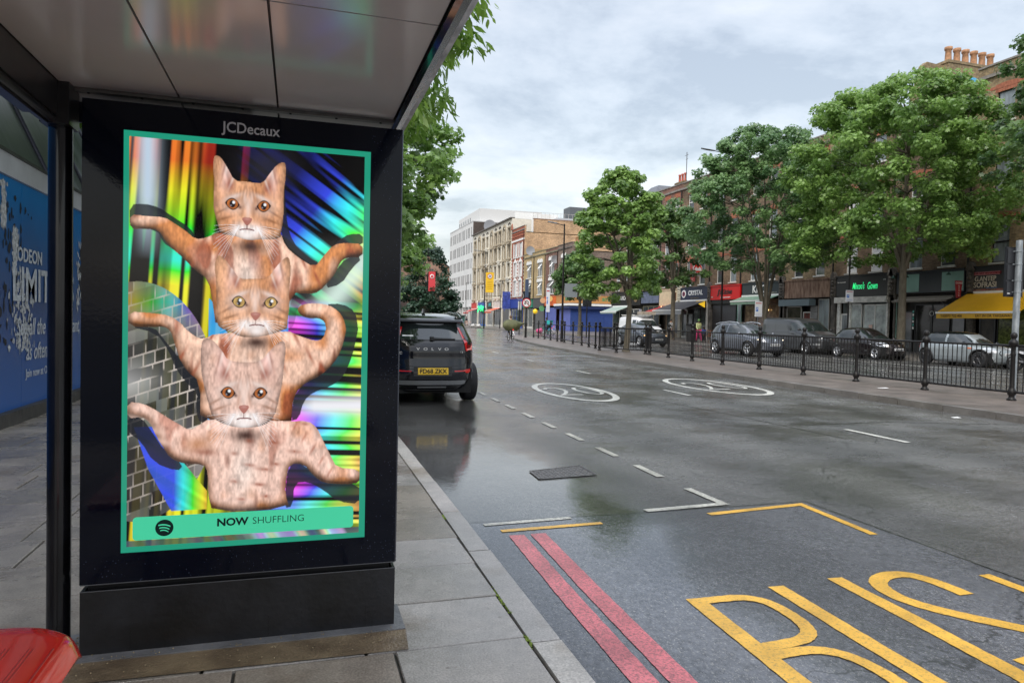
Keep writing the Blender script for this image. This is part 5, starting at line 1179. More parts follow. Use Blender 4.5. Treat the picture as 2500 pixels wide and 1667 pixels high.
# ---------------- cream gothic block
sand=mat('sandstone_dressing',(.38,.32,.23),.8,var=.3,vs=3); crm=mat('cream_render',(.66,.62,.53),.7,var=.10,vs=1)
Y0,Y1=119.1,148.0; yc=(Y0+Y1)/2
t=thing('cream_building','long cream rendered building with pointed arch windows and dark eaves over shops','building',(FX,yc,G(yc)))
h=(Y1-Y0)/2-.01; rows=[(5.7,8.3),(9.1,11.7),(12.5,15.0),(15.6,18.0)]
cols=[(-h+1.5,'p'),(-h+4.6,'a'),(-h+7.6,'p'),(-h+10.4,'p'),(-h+13.4,'a'),(-h+16.6,'p'),(-h+19.6,'p'),(-h+23.0,'a'),(-h+26.6,'p')]
holes=[]
for u,k in cols:
    for ri,(a_,b_) in enumerate(rows): holes.append((u-(.95 if k=='p' else .8),u+(.95 if k=='p' else .8),a_ if k=='p' else a_-.3,b_-.2 if k=='p' else b_-.1))
b=MB(); wall_holes(b,-h,h,4.9,19.3,holes,dep=.3); b.quad((0,-h,4.9),(0,-h,19.3),(9,-h,19.3),(9,-h,0),(1,-h,0),(1,-h,4.9)); b.quad((0,h,19.3),(0,h,4.9),(9,h,4.9),(9,h,19.3)); b.build('wall',crm,t)
b=MB(); b.add([(-.35,-h,19.3),(-.35,h,19.3),(9,h,19.3),(9,-h,19.3),(-.35,-h,19.5),(-.35,h,19.5),(9,h,19.5),(9,-h,19.5)],[(0,3,2,1),(4,5,6,7),(0,1,5,4),(0,4,7,3)]); b.build('eaves',mat('dark_eaves',(.10,.085,.075),.6),t)
rq=random.Random(2)
for u,k in cols:
    for ri,(a_,b_) in enumerate(rows):
        if k=='p':
            window(t,u,a_,1.9,b_-a_-.2,sand,mat('tan_glass',(.12,.105,.085),.15,var=.5,vs=1.5),'pair',dep=.22)
            s=MB(); s.box(-.35,.0,u-1.15,u+1.15,a_-.35,a_-.12); s.prism([(u-1.1,a_-.35),(u+1.1,a_-.35),(u+.7,a_-.7),(u-.7,a_-.7)],-.28,-.002,'x')
            for q in (-.99,.99): s.box(-.10,-.002,u+q-.12,u+q+.12,a_-.1,b_-.1)
            s.prism([(u-1.2,b_-.15),(u+1.2,b_-.15),(u+.5,b_+.35),(u,b_+.65),(u-.5,b_+.35)],-.16,-.003,'x') if ri<3 else s.box(-.12,-.002,u-1.1,u+1.1,b_-.15,b_+.05)
            s.build('window_dressing',sand if rq.random()<.6 else crm,t)
            if ri==3:
                s=MB()
                for q in (-.5,0,.5): s.box(-.16,-.002,u+q-.12,u+q+.12,b_+.35+(.15 if q==0 else 0),b_+.6+(.15 if q==0 else 0))
                s.build('iron_ornament',darkin,t)
        else:
            window(t,u,a_-.3,1.6,b_-a_+.2,sand,mat('tan_glass',(.12,.105,.085),.15),'pair',dep=.26)
            s=MB(); n=12
            out_=[(u+1.12*math.cos(PI*q/n),b_-.5+1.25*math.sin(PI*q/n)) for q in range(n+1)]; inn=[(u+.8*math.cos(PI*q/n),b_-.5+.85*math.sin(PI*q/n)) for q in range(n+1)]
            for q in range(n): s.add([(-.14,*out_[q]),(-.14,*out_[q+1]),(-.14,*inn[q+1]),(-.14,*inn[q]),(0,*out_[q]),(0,*out_[q+1])],[(0,3,2,1),(4,0,1,5)])
            s.box(-.14,-.002,u-1.12,u-.8,a_-.3,b_-.5); s.box(-.14,-.002,u+.8,u+1.12,a_-.3,b_-.5); s.box(-.2,-.002,u-1.2,u+1.2,a_-.55,a_-.32); s.build('arch_dressing',sand,t)
shops=[(-h,-h+5,mat('shutter_mid_grey',(.12,.12,.12),.5),'grey'),(-h+5,-h+11,mat('orange_canvas',(.62,.12,.05),.6),'orange'),(-h+11,-h+16,blackf,'CAFE'),(-h+16,-h+23,mat('neon_blue',(.03,.10,.42),.4),'blue'),(-h+23,h,mat('tomato',(.50,.05,.04),.5),'red')]
for a_,b_,m,k in shops:
    fascia(t,a_+.3,b_-.3,m if k!='orange' else offw,3.7,4.8); shopwall(t,a_,b_,darkin); pilaster(t,a_+.1,m=crm,w=.5)
    if k=='grey': shutter(t,a_+.5,b_-.4,3.5,m)
    else: shopwin(t,a_+.5,b_-.4,.4,3.5,{'blue':mat('shop_blue_frame',(.03,.12,.4),.5)}.get(k,offw),glassd,4)
    if k in('orange','red'): awning(t,a_+.6,b_-.6,3.6,3.0,1.8,m,.3)
sgn(t,'CAFE',.8,mat('teal_lettering',(.05,.35,.36),.5,emit=.3),-h+13.5,4.3,bold=.01)
b=MB()
for k in range(26):
    rq_=rd.uniform(-2.2,2.2); b.ball((-.5,-h+19.5+rq_,3.6+rd.uniform(-.5,.5)),rd.uniform(.12,.32),6,sc=(.3,1,1))
b.build('green_neon_sign',mat('green_neon',(.03,.85,.22),.4,emit=1.1),t)
dish(t,1.0,-h+19,20.3,1.3)
b=MB(); b.box(.5,8.6,-h-.02,-h+.2,19.3,20.4); b.build('end_parapet',white,t)
# ---------------- white modern block
Y0,Y1=148.1,172.; yc=(Y0+Y1)/2; h=(Y1-Y0)/2; wm=mat('white_render',(.64,.64,.63),.7,var=.05,vs=.6)
t=thing('white_building','modern white rendered block with narrow windows, set-back top storey and brown brick end','building',(FX,yc,G(yc)))
holes=[]; rq=random.Random(5)
for a_ in (5.6,9.0,12.4,15.8,19.2):
    for k in range(15): 
        u=-h+1.0+k*1.55+(.4 if k%3==1 else 0); holes.append((u,u+.85,a_,a_+2.2))
b=MB(); wall_holes(b,-h,h,4.4,22.4,holes,dep=.12); b.quad((0,-h,22.4),(0,h,22.4),(14,h,22.4),(14,-h,22.4)); b.quad((0,h,22.4),(0,h,0),(14,h,0),(14,h,22.4)); b.build('wall',wm,t)
for u,u2,a_,b_ in holes:
    if rq.random()<2: window(t,(u+u2)/2,a_,.85,b_-a_,mat('grey_frame',(.20,.21,.23),.5),glassd,'plain',dep=.08)
b=MB(); b.quad((0,-h,0),(0,-h,22.4),(14,-h,22.4),(14,-h,0)); b.quad((14,-h,0),(14,-h,22.4),(14,h,22.4),(14,h,0)); b.build('end_wall',brownb,t)
b=MB(); b.box(1.8,16,-h+1.6,h-1.5,22.4,25.6); b.build('penthouse',mat('penthouse_white',(.60,.60,.59),.6),t)
for k in range(6): b=MB(); b.box(1.77,1.8,-2+k*2.2,-1.2+k*2.2,23,24.6); b.build('penthouse_window',glassd,t)
b=MB(); b.box(-.02,14,-h-.05,-h+.15,22.402,22.6); b.box(-.06,.2,-h,h,22.402,22.6); b.build('coping',mat('pale_coping',(.5,.5,.5),.6),t)
b=MB()
for k in range(9): b.box(-.05,.4,-h+k*3-.25,-h+k*3+.25,0,4.35)
b.box(-.08,.5,-h,h,4.0,4.398); b.build('colonnade',wm,t); b=MB(); b.box(.7,.8,-h,h,0,4.3); b.build('ground_floor_glazing',glassd,t)
# ---------------- church beyond
t=thing('church','distant orange brick church with a slate roof and stone dressings behind the trees','church',(38,215,G(215)))
b=MB(); b.box(-12,10,0,30,0,15); b.prism([(-12,15),(10,15),(-1,23)],0,1,'y'); b.box(-16,-11,-3,3,0,21); b.box(9,13,-4,1,0,26); cb_=mat('church_brick',(.27,.165,.12),.8,var=.3,vs=.5); b.build('wall',cb_,t)
b=MB(); b.add([(-12.5,-.5,15),(-12.5,30,15),(-1,30,23.5),(-1,-.5,23.5),(10.5,-.5,15),(10.5,30,15)],[(0,3,2,1),(3,4,5,2)]); b.add([(-16.3,-3.3,21),(-10.7,-3.3,21),(-10.7,3.3,21),(-16.3,3.3,21),(-13.5,0,25)],[(0,1,4),(1,2,4),(2,3,4),(3,0,4)]); b.build('roof',slate,t)
for x in (-8,-3,2): b=MB(); b.prism([(x,4),(x+2,4),(x+2,10),(x+1,12),(x,10)],-.1,0,'y'); b.build('window',mat('dark_arch',(.06,.04,.035),.4),t)
b=MB(); b.box(-14.4,-12.6,-3.1,-3,14,18); b.build('belfry_opening',MT['dark_arch'],t)
# distant rows closing the street
for i,(x,y,w,d,h_,c,lb) in enumerate(((-14,190,12,30,11,(.30,.17,.11),'distant low brick block far down the left side of the street'),(2,300,26,20,10,(.34,.30,.26),'distant pale block closing the end of the street'),(60,120,20,30,12,(.26,.18,.12),'brick block standing behind the corner house'))):
    t=thing('distant_building',lb,'building',(x,y,G(y))); b=MB(); b.box(0,w,0,d,0,h_); b.build('wall',mat('dist%d'%i,c,.8,var=.15,vs=.6),t)
    for r_ in range(3):
        for k in range(6): b=MB(); b.box(1+k*w/6.5,2+k*w/6.5,-.05,.0,1.5+r_*3,3.2+r_*3); b.build('window',glassd,t)

# ================================================================ island railings
def rpost(p,h=1.36,parent=None):
    mb=MB(); prof=[(0,0),(.085,0),(.085,.03),(.055,.06),(.05,.10),(.075,.13),(.08,.19),(.055,.23),(.045,.27),(.042,.9),(.048,.93),(.048,.95),(.042,.97),(.042,1.08),(.052,1.10),(.085,1.14),(.085,1.19),(.05,1.23),(.035,1.25),(.05,1.27),(.062,1.30),(.058,1.345),(.035,1.375),(0,1.385)]
    mb.lathe([(r,z*h/1.385) for r,z in prof],(0,0,0),14)
    return mb
_pm=None
def railing(name,label,pts,bars=True,group=None,closed=False,lower=True):
    global _pm
    p0=pts[0]; t=thing(name,label,'railing',(p0[0],p0[1],.12+G(p0[1])),0,group)
    if _pm is None: o=rpost(0).build('post',iron,t); _pm=o.data
    else: o=put('post',_pm,t)
    P=[(x-p0[0],y-p0[1],G(y)-G(p0[1])) for x,y in pts]
    for q in P[1:]:
        o=put('post',_pm,t); o.location=q
    seq=list(zip(P,P[1:]))+([(P[-1],P[0])] if closed else [])
    for a,b in seq:
        A=Vector(a);B=Vector(b); mb=MB(); d=(B-A); L_=d.length; d.normalize(); z=Vector((0,0,1))
        mb.tube(A+z*1.09,B+z*1.09,.024,n=8); mb.tube(A+z*.17,B+z*.17,.024,n=8); mb.build('rail',iron,t)
        if bars:
            mb=MB(); n=int(L_/.112)
            for k in range(1,n):
                c=A+d*(L_*k/n); mb.tube(c+z*.18,c+z*1.08,.0105,n=5,cap=False)
            mb.build('bars',iron,t)
    return t
near=[(13.42,4.3),(13.50,6.35),(13.56,8.4),(13.60,10.42),(13.66,12.50),(13.72,14.62),(13.78,16.66),(13.85,18.75),(13.92,20.85),(14.02,22.95),(14.25,25.1),(14.55,27.25)]
railing('island_railing','near run of black cast railings with ball finials along the middle island',near)
railing('tree_railing','square black railing enclosure round the tree on the island',[(14.60,27.7),(13.75,28.85),(13.88,31.0),(15.4,32.6),(16.6,31.0)],closed=True)
far=[(14.55,33.0),(15.0,34.9),(15.42,36.9),(15.85,39.3),(16.2,41.6),(16.58,43.9),(16.95,46.2),(17.36,48.6),(17.78,51.2),(18.0,53.0)]
railing('island_railing','distant open run of black railings with two rails and no bars, on the island',far,bars=False)
# ================================================================ street furniture
def at(x,y,z=.12): return (x,y,z+G(y))
def post_thing(name,label,cat,x,y,z=.12,group=None): return thing(name,label,cat,at(x,y,z),0,group)
gal=mat('galvanised_steel',(.30,.33,.35),.4,metal=.5,var=.3,vs=12,stretch=(1,1,.4))
# traffic signal backing boards on a galvanised post
t=post_thing('sign_post','grey galvanised post carrying a pair of black backing boards behind the nearest railing','sign',14.4,11.02)
mb=MB(); mb.tube((0,0,0),(.03,0,3.28),.062,n=16); mb.build('post',gal,t)
bb=mat('backing_board',(.016,.017,.020),.4,var=.3,vs=5)
mb=MB(); mb.box(-.22,.26,.07,.12,2.10,3.14); mb.build('backing_board',bb,t)
mb=MB(); mb.box(-.205,.245,.055,.069,2.13,2.42); mb.box(-.205,.245,.055,.069,2.45,2.77); mb.box(-.205,.245,.055,.069,2.80,3.11); mb.build('board_ribs',mat('board_rib',(.022,.023,.027),.35),t)
for z in (2.2,2.44,2.78,3.05): mb=MB(); mb.tube((.02,.0,z-.012),(.02,0,z+.012),.072,n=14); mb.box(-.06,.10,.05,.075,z-.014,z+.014); mb.build('clamp',gal,t)
mb=MB(); mb.box(-.19,-.12,.048,.055,2.16,2.175); mb.build('sticker',white,t)
def lamp(label,x,y,hh,arm,az,group=None,z=.12,r=.075,arms=1,low=None):
    t=post_thing('street_lamp',label,'street lamp',x,y,z,group)
    mb=MB(); mb.tube((0,0,0),(0,0,1.3),r*1.35,n=12); mb.tube((0,0,1.3),(0,0,hh),r,r*.6,n=12); mb.lathe([(r*1.35,1.3),(r*1.6,1.34),(r,1.42)],(0,0,0),12); mb.build('column',iron,t)
    dx,dy=math.cos(az),math.sin(az)
    mb=MB(); mb.tube((0,0,hh-.1),(dx*arm*.5,dy*arm*.5,hh+.02),.03,n=8); mb.build('arm',iron,t)
    mb=MB(); a=Vector((dx,dy,.05)); s=Vector((-dy,dx,0)); c=Vector((dx*arm*.45,dy*arm*.45,hh)); e=Vector((dx*arm,dy*arm,hh+.10))
    for k in range(8):
        u=k/7; p=c.lerp(e,u); w=.05+.13*math.sin(PI*min(1,u*.8+.1)); 
        if k: mb.add([pp-ps*pw,pp+ps*pw,p+s*w,p-s*w,pp+Vector((0,0,.07)),p+Vector((0,0,.07))],[(0,1,2,3),(0,4,5,3)[::-1],(1,4,5,2)])
        pp,ps,pw=p,s,w
    mb.build('lantern',mat('lantern_grey',(.07,.08,.09),.4),t)
    if low:
        z_,l2,a2=low; mb=MB(); mb.tube((0,0,z_),(math.cos(a2)*l2,math.sin(a2)*l2,z_),.025,n=6); mb.box(math.cos(a2)*l2-.25,math.cos(a2)*l2+.25,math.sin(a2)*l2-.1,math.sin(a2)*l2+.1,z_-.03,z_+.06); mb.build('lower_arm',iron,t)
    return t
def banner(t,z0,z1,w,m,yy=0,n='banner',off=.12,face='y'):
    mb=MB(); mb.box(off,off+w,yy-.015,yy+.015,z0,z1); b=mb.build(n,m,t)
    mb=MB(); mb.tube((0,yy,z1),(off+w,yy,z1),.02,n=5); mb.tube((0,yy,z0),(off+w,yy,z0),.02,n=5); mb.build('banner_bracket',iron,t); return b
yb=mat('yellow_banner',(.85,.52,.02),.6); rb=mat('red_banner',(.62,.05,.06),.6)
t1=lamp('black street lamp rising out of the island railing, arm to the left',16.75,43.5,7.75,1.1,PI*.92,low=(3.4,.9,0))
mb=MB(); mb.box(.1,1.0,-.06,-.03,2.95,3.85); mb.build('traffic_sign_back',mat('sign_back_grey',(.20,.22,.23),.5),t1)
t2=lamp('tall black street lamp with a yellow banner, beyond the island on the far pavement',24.9,95,10.8,1.6,PI*.95,low=(4.6,2.2,0))
bn_=banner(t2,5.1,7.9,1.15,yb,0,off=.15); mb=MB(); mb.disc((.72,-.03,7.35),.36,'y',.02,24); mb.build('roundel_ring',mat('ring_red',(.5,.02,.03),.5),bn_); mb=MB(); mb.disc((.72,-.045,7.35),.29,'y',.02,24); mb.build('roundel_face',white,bn_); text('number','20',.38,mat('navy_lettering',(.02,.03,.2),.5),(.72,-.065,7.35),FN,bn_,depth=.004,bold=.008)
for k in range(5): mb=MB(); mb.box(.35,1.1,-.03,-.016,6.6-.25*k,6.66-.25*k); mb.build('banner_line',mat('banner_dim',(.45,.25,.02),.6),bn_)
lamp('tall black street lamp rising through the trees in front of the red shop sign',28.9,43.6,13.6,1.9,PI*.97,low=(8.3,1.2,0))
t4=lamp('distant black street lamp with a red banner in front of the pointed evergreen',17.6,99,11.5,1.2,PI,z=.05); b=banner(t4,5.2,8.0,.95,rb,0); mb=MB(); mb.lathe([(.20,0),(.30,0),(.30,.02),(.20,.02)],(.6,-.04,7.3),18,axis='y'); mb.build('roundel',white,b)
t5=lamp('distant black street lamp with a yellow banner left of the evergreen',11.2,104,9.5,1.2,0,z=.05); b=banner(t5,4.2,6.6,.8,yb,0); mb=MB(); mb.disc((.5,-.03,6.1),.28,'y',.02,18); mb.build('roundel',white,b)
lamp('slim grey street lamp before the white modern block',31.2,133,8.4,1.8,0,r=.06,z=.12); lamp('slim dark street lamp in front of the red brick building',29.8,104,7.4,1.8,0,r=.06,z=.12)
# no U-turn sign
t=post_thing('no_u_turn_sign','round no U-turn sign on a dark post at the far end of the island','sign',17.2,52.6)
mb=MB(); mb.tube((0,0,0),(0,0,4.55),.05,n=10); mb.tube((0,0,0),(0,0,1.15),.09,n=10); mb.build('post',iron,t)
mb=MB(); mb.disc((0,-.07,2.72),.37,'y',.02,30); mb.build('rim',mat('sign_red',(.48,.02,.03),.4),t); mb=MB(); mb.disc((0,-.085,2.72),.295,'y',.012,30); f=mb.build('face',white,t)
mb=MB(); P_=[(.13,2.55),(.13,2.78)]+[(.0+.13*math.cos(a),2.78+.10*math.sin(a)) for a in np.linspace(0,PI,9)]+[(-.13,2.70)]
for (a,b),(c,d) in zip(P_,P_[1:]): mb.tube((a,-.093,b),(c,-.093,d),.030,n=6)
mb.add([(-.23,-.095,2.70),(-.03,-.095,2.70),(-.13,-.095,2.55)],[(0,1,2)]); mb.build('arrow',bdl,f)
mb=MB(); mb.tube((-.20,-.10,2.92),(.20,-.10,2.52),.022,n=6); mb.build('slash',MT['sign_red'],f)
mb=MB(); mb.box(-.13,.13,-.12,.0,3.15,4.55); mb.build('signal_back',mat('slate_navy',(.05,.075,.13),.45),t)
# parking sign plates
def plate(label,x,y,zt,w,h,pm,tall=0):
    t=post_thing('parking_sign',label,'parking sign',x,y); az=0
    mb=MB(); mb.tube((0,0,0),(0,0,tall or zt),.045,n=8); mb.build('post',pm,t)
    mb=MB(); mb.box(-w/2,w/2,-.06,-.05,zt-h,zt); p=mb.build('plate',mat('sign_white',(.72,.74,.78),.4),t)
    mb=MB(); mb.box(-w*.38,-w*.05,-.066,-.061,zt-h*.66,zt-h*.38); mb.build('parking_symbol',mat('sign_blue',(.03,.16,.55),.4),p); text('letter','P',h*.22,wl,(-w*.21,-.068,zt-h*.52),FN,p,depth=.001,bold=.003)
    mb=MB()
    for k in range(3): mb.box(-w*.4,w*.4,-.064,-.061,zt-h*(.80+.07*k)-.008,zt-h*(.80+.07*k)+.004)
    mb.build('small_print',mat('sign_blue_dim',(.12,.18,.35),.5),p)
    mb=MB(); mb.box(-w*.4,w*.4,-.064,-.061,zt-h*.15,zt-h*.10); mb.build('heading',mat('sign_red',(.48,.02,.03),.4),p); return t
plate('white parking sign on a grey pole between the multi-stemmed tree and the grey van',28.8,39.3,2.95,.55,1.0,grey)
plate('small white and blue parking sign on a tall black pole before the gown shop',28.6,31.2,3.4,.5,.62,iron,tall=8.2)
t=plate('tall narrow white parking sign with a blue roundel beside the blue shutters',26.0,72,4.9,.42,2.6,iron)
# traffic lights seen from behind
for lb,x,y,zt in (('back of black traffic signal in front of the blue corner shutters',21.6,66,4.2),('back of black traffic signal before the black barber sign',23.6,55.5,3.8)):
    t=post_thing('traffic_light',lb,'traffic light',x,y); mb=MB(); mb.tube((0,0,0),(0,0,zt-.9),.055,n=8); mb.build('post',iron,t); mb=MB(); mb.box(-.38,-.03,-.05,.1,zt-1.1,zt); mb.box(.03,.40,-.05,.1,zt-1.15,zt-.05); mb.build('signal_head',bb,t)
t=post_thing('pedestrian_crossing_sign','grey rear of a square road sign on the island lamp side',"sign",19.8,62.5); mb=MB(); mb.tube((0,0,0),(0,0,3.2),.05,n=8); mb.build('post',iron,t); mb=MB(); mb.lathe([(.33,0),(.37,0),(.37,.03),(.33,.03)],(0,-.02,3.6),18,axis='y'); mb.box(-.16,.16,-.02,.02,2.3,3.1); mb.build('sign_back',offw,t)
# litter bin and recycling cabinets
def binbox(label,x,y,c,w=.6,h=1.25): 
    t=post_thing('litter_bin',label,'bin',x,y); mb=MB(); mb.prism([(-w/2,-.3),(w/2,-.3),(w/2,.3),(-w/2,.3)],0,h,'z'); mb.build('body',c,t); mb=MB(); mb.box(-w/2-.04,w/2+.04,-.34,.34,h,h+.12); mb.box(-w/2+.08,w/2-.08,-.305,-.298,h-.3,h-.14); mb.build('lid',iron,t); return t
binbox('black litter bin on the far pavement by the crystal shop',28.9,47.4,mat('bin_black',(.03,.03,.03),.5)); binbox('green street cabinet before the white modern block',30.3,133.5,mat('bin_green',(.04,.12,.10),.5),w=1.6,h=1.9)
# bags of rubbish at the kerb
def bags(label,x,y,n,c):
    t=post_thing('rubbish_bag',label,'rubbish bag',x,y); mb=MB(); q=random.Random(int(x*10))
    r=.34; mb.ball((0,0,r*.7),r,12,sc=(1.25,1,.8)); mb.ball((.12,0,r*1.35),.1,8,sc=(1,1,1.4)); mb.v=[(a+mnoise.noise(Vector((a*4,b*4,z*4)))*.07,b,z) for a,b,z in mb.v]; mb.build('bag',c,t)
wb=mat('white_bag',(.62,.60,.57),.4,var=.15,vs=5)
bags('white rubbish bag at the far kerb, left one of the pair before the grey shutter',27.5,112,1,wb); bags('white rubbish bag at the far kerb, right one of the pair before the grey shutter',27.9,109.8,1,wb); bags('pale rubbish bag slumped on the pavement by the tall lamp with yellow banner',27.9,122,1,mat('buff_bag',(.55,.45,.36),.5)); bags('pink rubbish bag on the far pavement before the blue shutters',24.8,71,1,mat('pink_bag',(.60,.08,.22),.5))
# ================================================================ trees
barkm=mat('bark',(.085,.072,.052),.85,col2=(.15,.13,.095),vs=9,stretch=(1,1,.35),bump=.6,bs=22)
def leafmat(name,c1,c2):
    m=bpy.data.materials.new(name); m.use_nodes=True; t=m.node_tree; b=t.nodes['Principled BSDF']; K=t.links.new
    at_=nd('ShaderNodeAttribute',t); at_.attribute_name='shade'; mx=nd('ShaderNodeMixRGB',t); K(at_.outputs['Fac'],mx.inputs[0]); mx.inputs[1].default_value=tuple(c1)+(1,); mx.inputs[2].default_value=tuple(c2)+(1,)
    K(mx.outputs[0],b.inputs['Base Color']); b.inputs['Roughness'].default_value=.36; b.inputs['Specular IOR Level'].default_value=.55
    tr=nd('ShaderNodeBsdfTranslucent',t); sc=nd('ShaderNodeVectorMath',t,operation='SCALE'); sc.inputs['Scale'].default_value=1.5; K(mx.outputs[0],sc.inputs[0]); K(sc.outputs[0],tr.inputs[0])
    ms=nd('ShaderNodeMixShader',t); ms.inputs[0].default_value=.35; K(b.outputs[0],ms.inputs[1]); K(tr.outputs[0],ms.inputs[2]); K(ms.outputs[0],t.nodes['Material Output'].inputs[0]); return m
lfA=leafmat('sycamore_leaf',(.080,.165,.032),(.27,.42,.11)); lfB=leafmat('dark_leaf',(.040,.095,.032),(.15,.25,.075)); lfC=leafmat('chestnut_leaf',(.12,.24,.035),(.30,.46,.09)); lfD=leafmat('bluish_leaf',(.055,.13,.05),(.21,.34,.13)); lfE=leafmat('evergreen_needle',(.016,.045,.026),(.05,.10,.055))
SH={'maple':[(0,-.5),(.16,-.22),(.5,-.25),(.33,.02),(.46,.28),(.18,.24),(0,.55),(-.18,.24),(-.46,.28),(-.33,.02),(-.5,-.25),(-.16,-.22)],
    'lance':[(0,-.55),(.17,-.2),(.19,.1),(0,.6),(-.19,.1),(-.17,-.2)],'tri':[(0,-.5),(.42,.0),(.0,.5),(-.42,.05)]}
def tree(name,label,x,y,z0,h,trunk_h,rad,n_clump,leaves,lsize,lm,shape='maple',seed=1,stems=1,lean=(0,0),tr=.2,cl=.55,sq=1.,squash_top=1.,crown_c=None,droop=0.,cat='tree',group=None,bias=None,spiky=0.):
    q=random.Random(seed); rn=np.random.RandomState(seed)
    t=thing(name,label,cat,(x,y,z0),0,group)
    cz=(h+trunk_h)/2; rz=(h-trunk_h)/2; cc=crown_c or (0,0)
    sd_=Vector((seed*3.1,seed*1.7,0))
    tips=[]
    # leading shoots that stand out of the outline
    for k in range(int(14*bool(spiky))):
        a=q.uniform(0,2*PI); el=q.uniform(.15,1.25); d_=Vector((math.cos(a)*math.cos(el)*sq,math.sin(a)*math.cos(el),math.sin(el)))
        o_=Vector((cc[0],cc[1],cz)); e_=o_+Vector((d_.x*rad*.95,d_.y*rad*.95,d_.z*rz*.98)); 
        for f_ in (.75,.85,.93,1.0): tips.append(o_.lerp(e_,f_)+Vector((q.gauss(0,.1),q.gauss(0,.1),q.gauss(0,.1)))*spiky)
    lowz=trunk_h
    while len(tips)<n_clump:
        # dome, widest at about a third of its height; boughs swell and leave bays between them
        u=q.random(); a=q.uniform(0,2*PI); pr=math.sqrt(max(0,1-((u-.36)/(.66 if u>.36 else .50))**2))
        d_=Vector((math.cos(a),math.sin(a),(u-.4)*1.2)); sw=1+.42*mnoise.noise(d_*1.5+sd_)+.20*mnoise.noise(d_*4+sd_)
        rr=rad*pr*sw*(1-.62*(1-q.random()**.55))
        p=Vector((cc[0]+rr*math.cos(a)*sq,cc[1]+rr*math.sin(a),lowz+(h-lowz)*u*(.93+.07*sw)))
        if mnoise.noise(p*(1.5/max(1.,rad*.42))+sd_)<-.17: continue   # open pockets between the boughs
        if bias and not bias(p): continue
        tips.append(p)
    # limbs
    mb=MB(); fork=Vector((lean[0],lean[1],trunk_h*.85 if stems==1 else trunk_h*.35)); base=Vector((0,0,0))
    mid=base.lerp(fork,.5)+Vector((q.uniform(-.05,.05),q.uniform(-.05,.05),0))
    mb.path([base,base+Vector((0,0,.15)),mid,fork],[tr*1.5,tr*1.1,tr*.95,tr*.85],12); tk=mb
    mains=[]
    nm=5 if stems==1 else 6
    for k in range(nm):
        a=2*PI*k/nm+q.uniform(-.4,.4); up_=q.uniform(.35,.95); e=Vector((cc[0]+rad*.42*math.cos(a)*sq,cc[1]+rad*.42*math.sin(a),cz+rz*(up_-.45)))
        m1=fork.lerp(e,.45)+Vector((0,0,rz*.12)); tk.path([fork,m1,e],[tr*.62,tr*.38,tr*.2],7); mains+= [(fork.lerp(m1,.6),tr*.4),(m1,tr*.36),(m1.lerp(e,.5),tr*.28),(e,tr*.2)]
    top=Vector((cc[0]*.8,cc[1]*.8,h-rz*.35)); tk.path([fork,fork.lerp(top,.5)+Vector((.1,0,0)),top],[tr*.75,tr*.4,tr*.12],7); mains+=[(fork.lerp(top,.5),tr*.35),(top,tr*.12),(fork.lerp(top,.75),tr*.25)]
    tk.build('trunk',barkm,t)
    br=MB()
    for p in tips[::max(1,len(tips)//130)]:
        a,r_=min(mains,key=lambda m:(m[0]-p).length+max(0,m[0].z-p.z)*2); m1=a.lerp(p,.5)+Vector((q.uniform(-.15,.15),q.uniform(-.15,.15),.12)); br.path([a,m1,p],[min(r_,tr*.18),tr*.09,.008],4)
    br.build('branches',barkm,t)
    # leaves
    T=np.array([tuple(p) for p in tips]); per=leaves//len(tips); n=per*len(tips)
    C=np.repeat(T,per,0); off=rn.normal(0,1,(n,3)); off/=np.linalg.norm(off,axis=1)[:,None]; off*=(cl*rn.rand(n)**.45)[:,None]; off[:,2]*=.62; off[:,2]-=droop*np.hypot(off[:,0],off[:,1])
    C=C+off; outl=sh_=SH[shape]; k=len(outl)
    nrm=off*[.9,.9,.55]+rn.normal(0,.45,(n,3))*cl+[0,0,.75*cl]; nrm/=np.linalg.norm(nrm,axis=1)[:,None]
    ref=rn.normal(0,1,(n,3)); 
    if droop: ref=ref*.35+off*[1,1,.2]/cl-np.array([0,0,1.2])
    v=ref-(ref*nrm).sum(1)[:,None]*nrm; v/=np.linalg.norm(v,axis=1)[:,None]; u=np.cross(v,nrm)
    s=lsize*(.6+.8*rn.rand(n)); o=np.array(outl)
    V=C[:,None,:]+s[:,None,None]*(o[None,:,0,None]*u[:,None,:]+o[None,:,1,None]*v[:,None,:])
    bend=(abs(o[:,0])*.35+abs(o[:,1])*.12); V-=s[:,None,None]*bend[None,:,None]*nrm[:,None,:]
    me=bpy.data.meshes.new('crown'); me.vertices.add(n*k); me.vertices.foreach_set('co',V.astype('f').ravel())
    me.loops.add(n*k); me.loops.foreach_set('vertex_index',np.arange(n*k,dtype='i')); me.polygons.add(n); me.polygons.foreach_set('loop_start',np.arange(n,dtype='i')*k); me.update(calc_edges=True)
    sh=np.clip(np.repeat(rn.rand(len(tips))*.75,per)+rn.rand(n)*.35,0,1); ca=me.attributes.new('shade','FLOAT','FACE'); ca.data.foreach_set('value',sh.astype('f'))
    me.materials.append(lm); put('crown',me,t); return t
tree('street_tree','sycamore inside the square railing enclosure on the island',14.75,29.9,.12+G(30),8.35,2.5,2.05,190,25000,.15,lfA,seed=3,tr=.14,cl=.40,lean=(.12,0),crown_c=(-.45,0),spiky=.6)
tree('street_tree','dark leaved tree in front of the crystal shop awning',30.4,53.0,.12+G(54),11.3,4.6,3.3,150,15000,.24,lfB,seed=5,tr=.2,cl=.62,crown_c=(-.4,0),spiky=.8)
tree('street_tree','multi-stemmed tree in front of the red shop sign',29.6,39.6,.12+G(41),14.3,5.1,4.5,430,58000,.170,lfD,seed=9,tr=.15,cl=.56,stems=5,crown_c=(-.4,.3),spiky=.9)
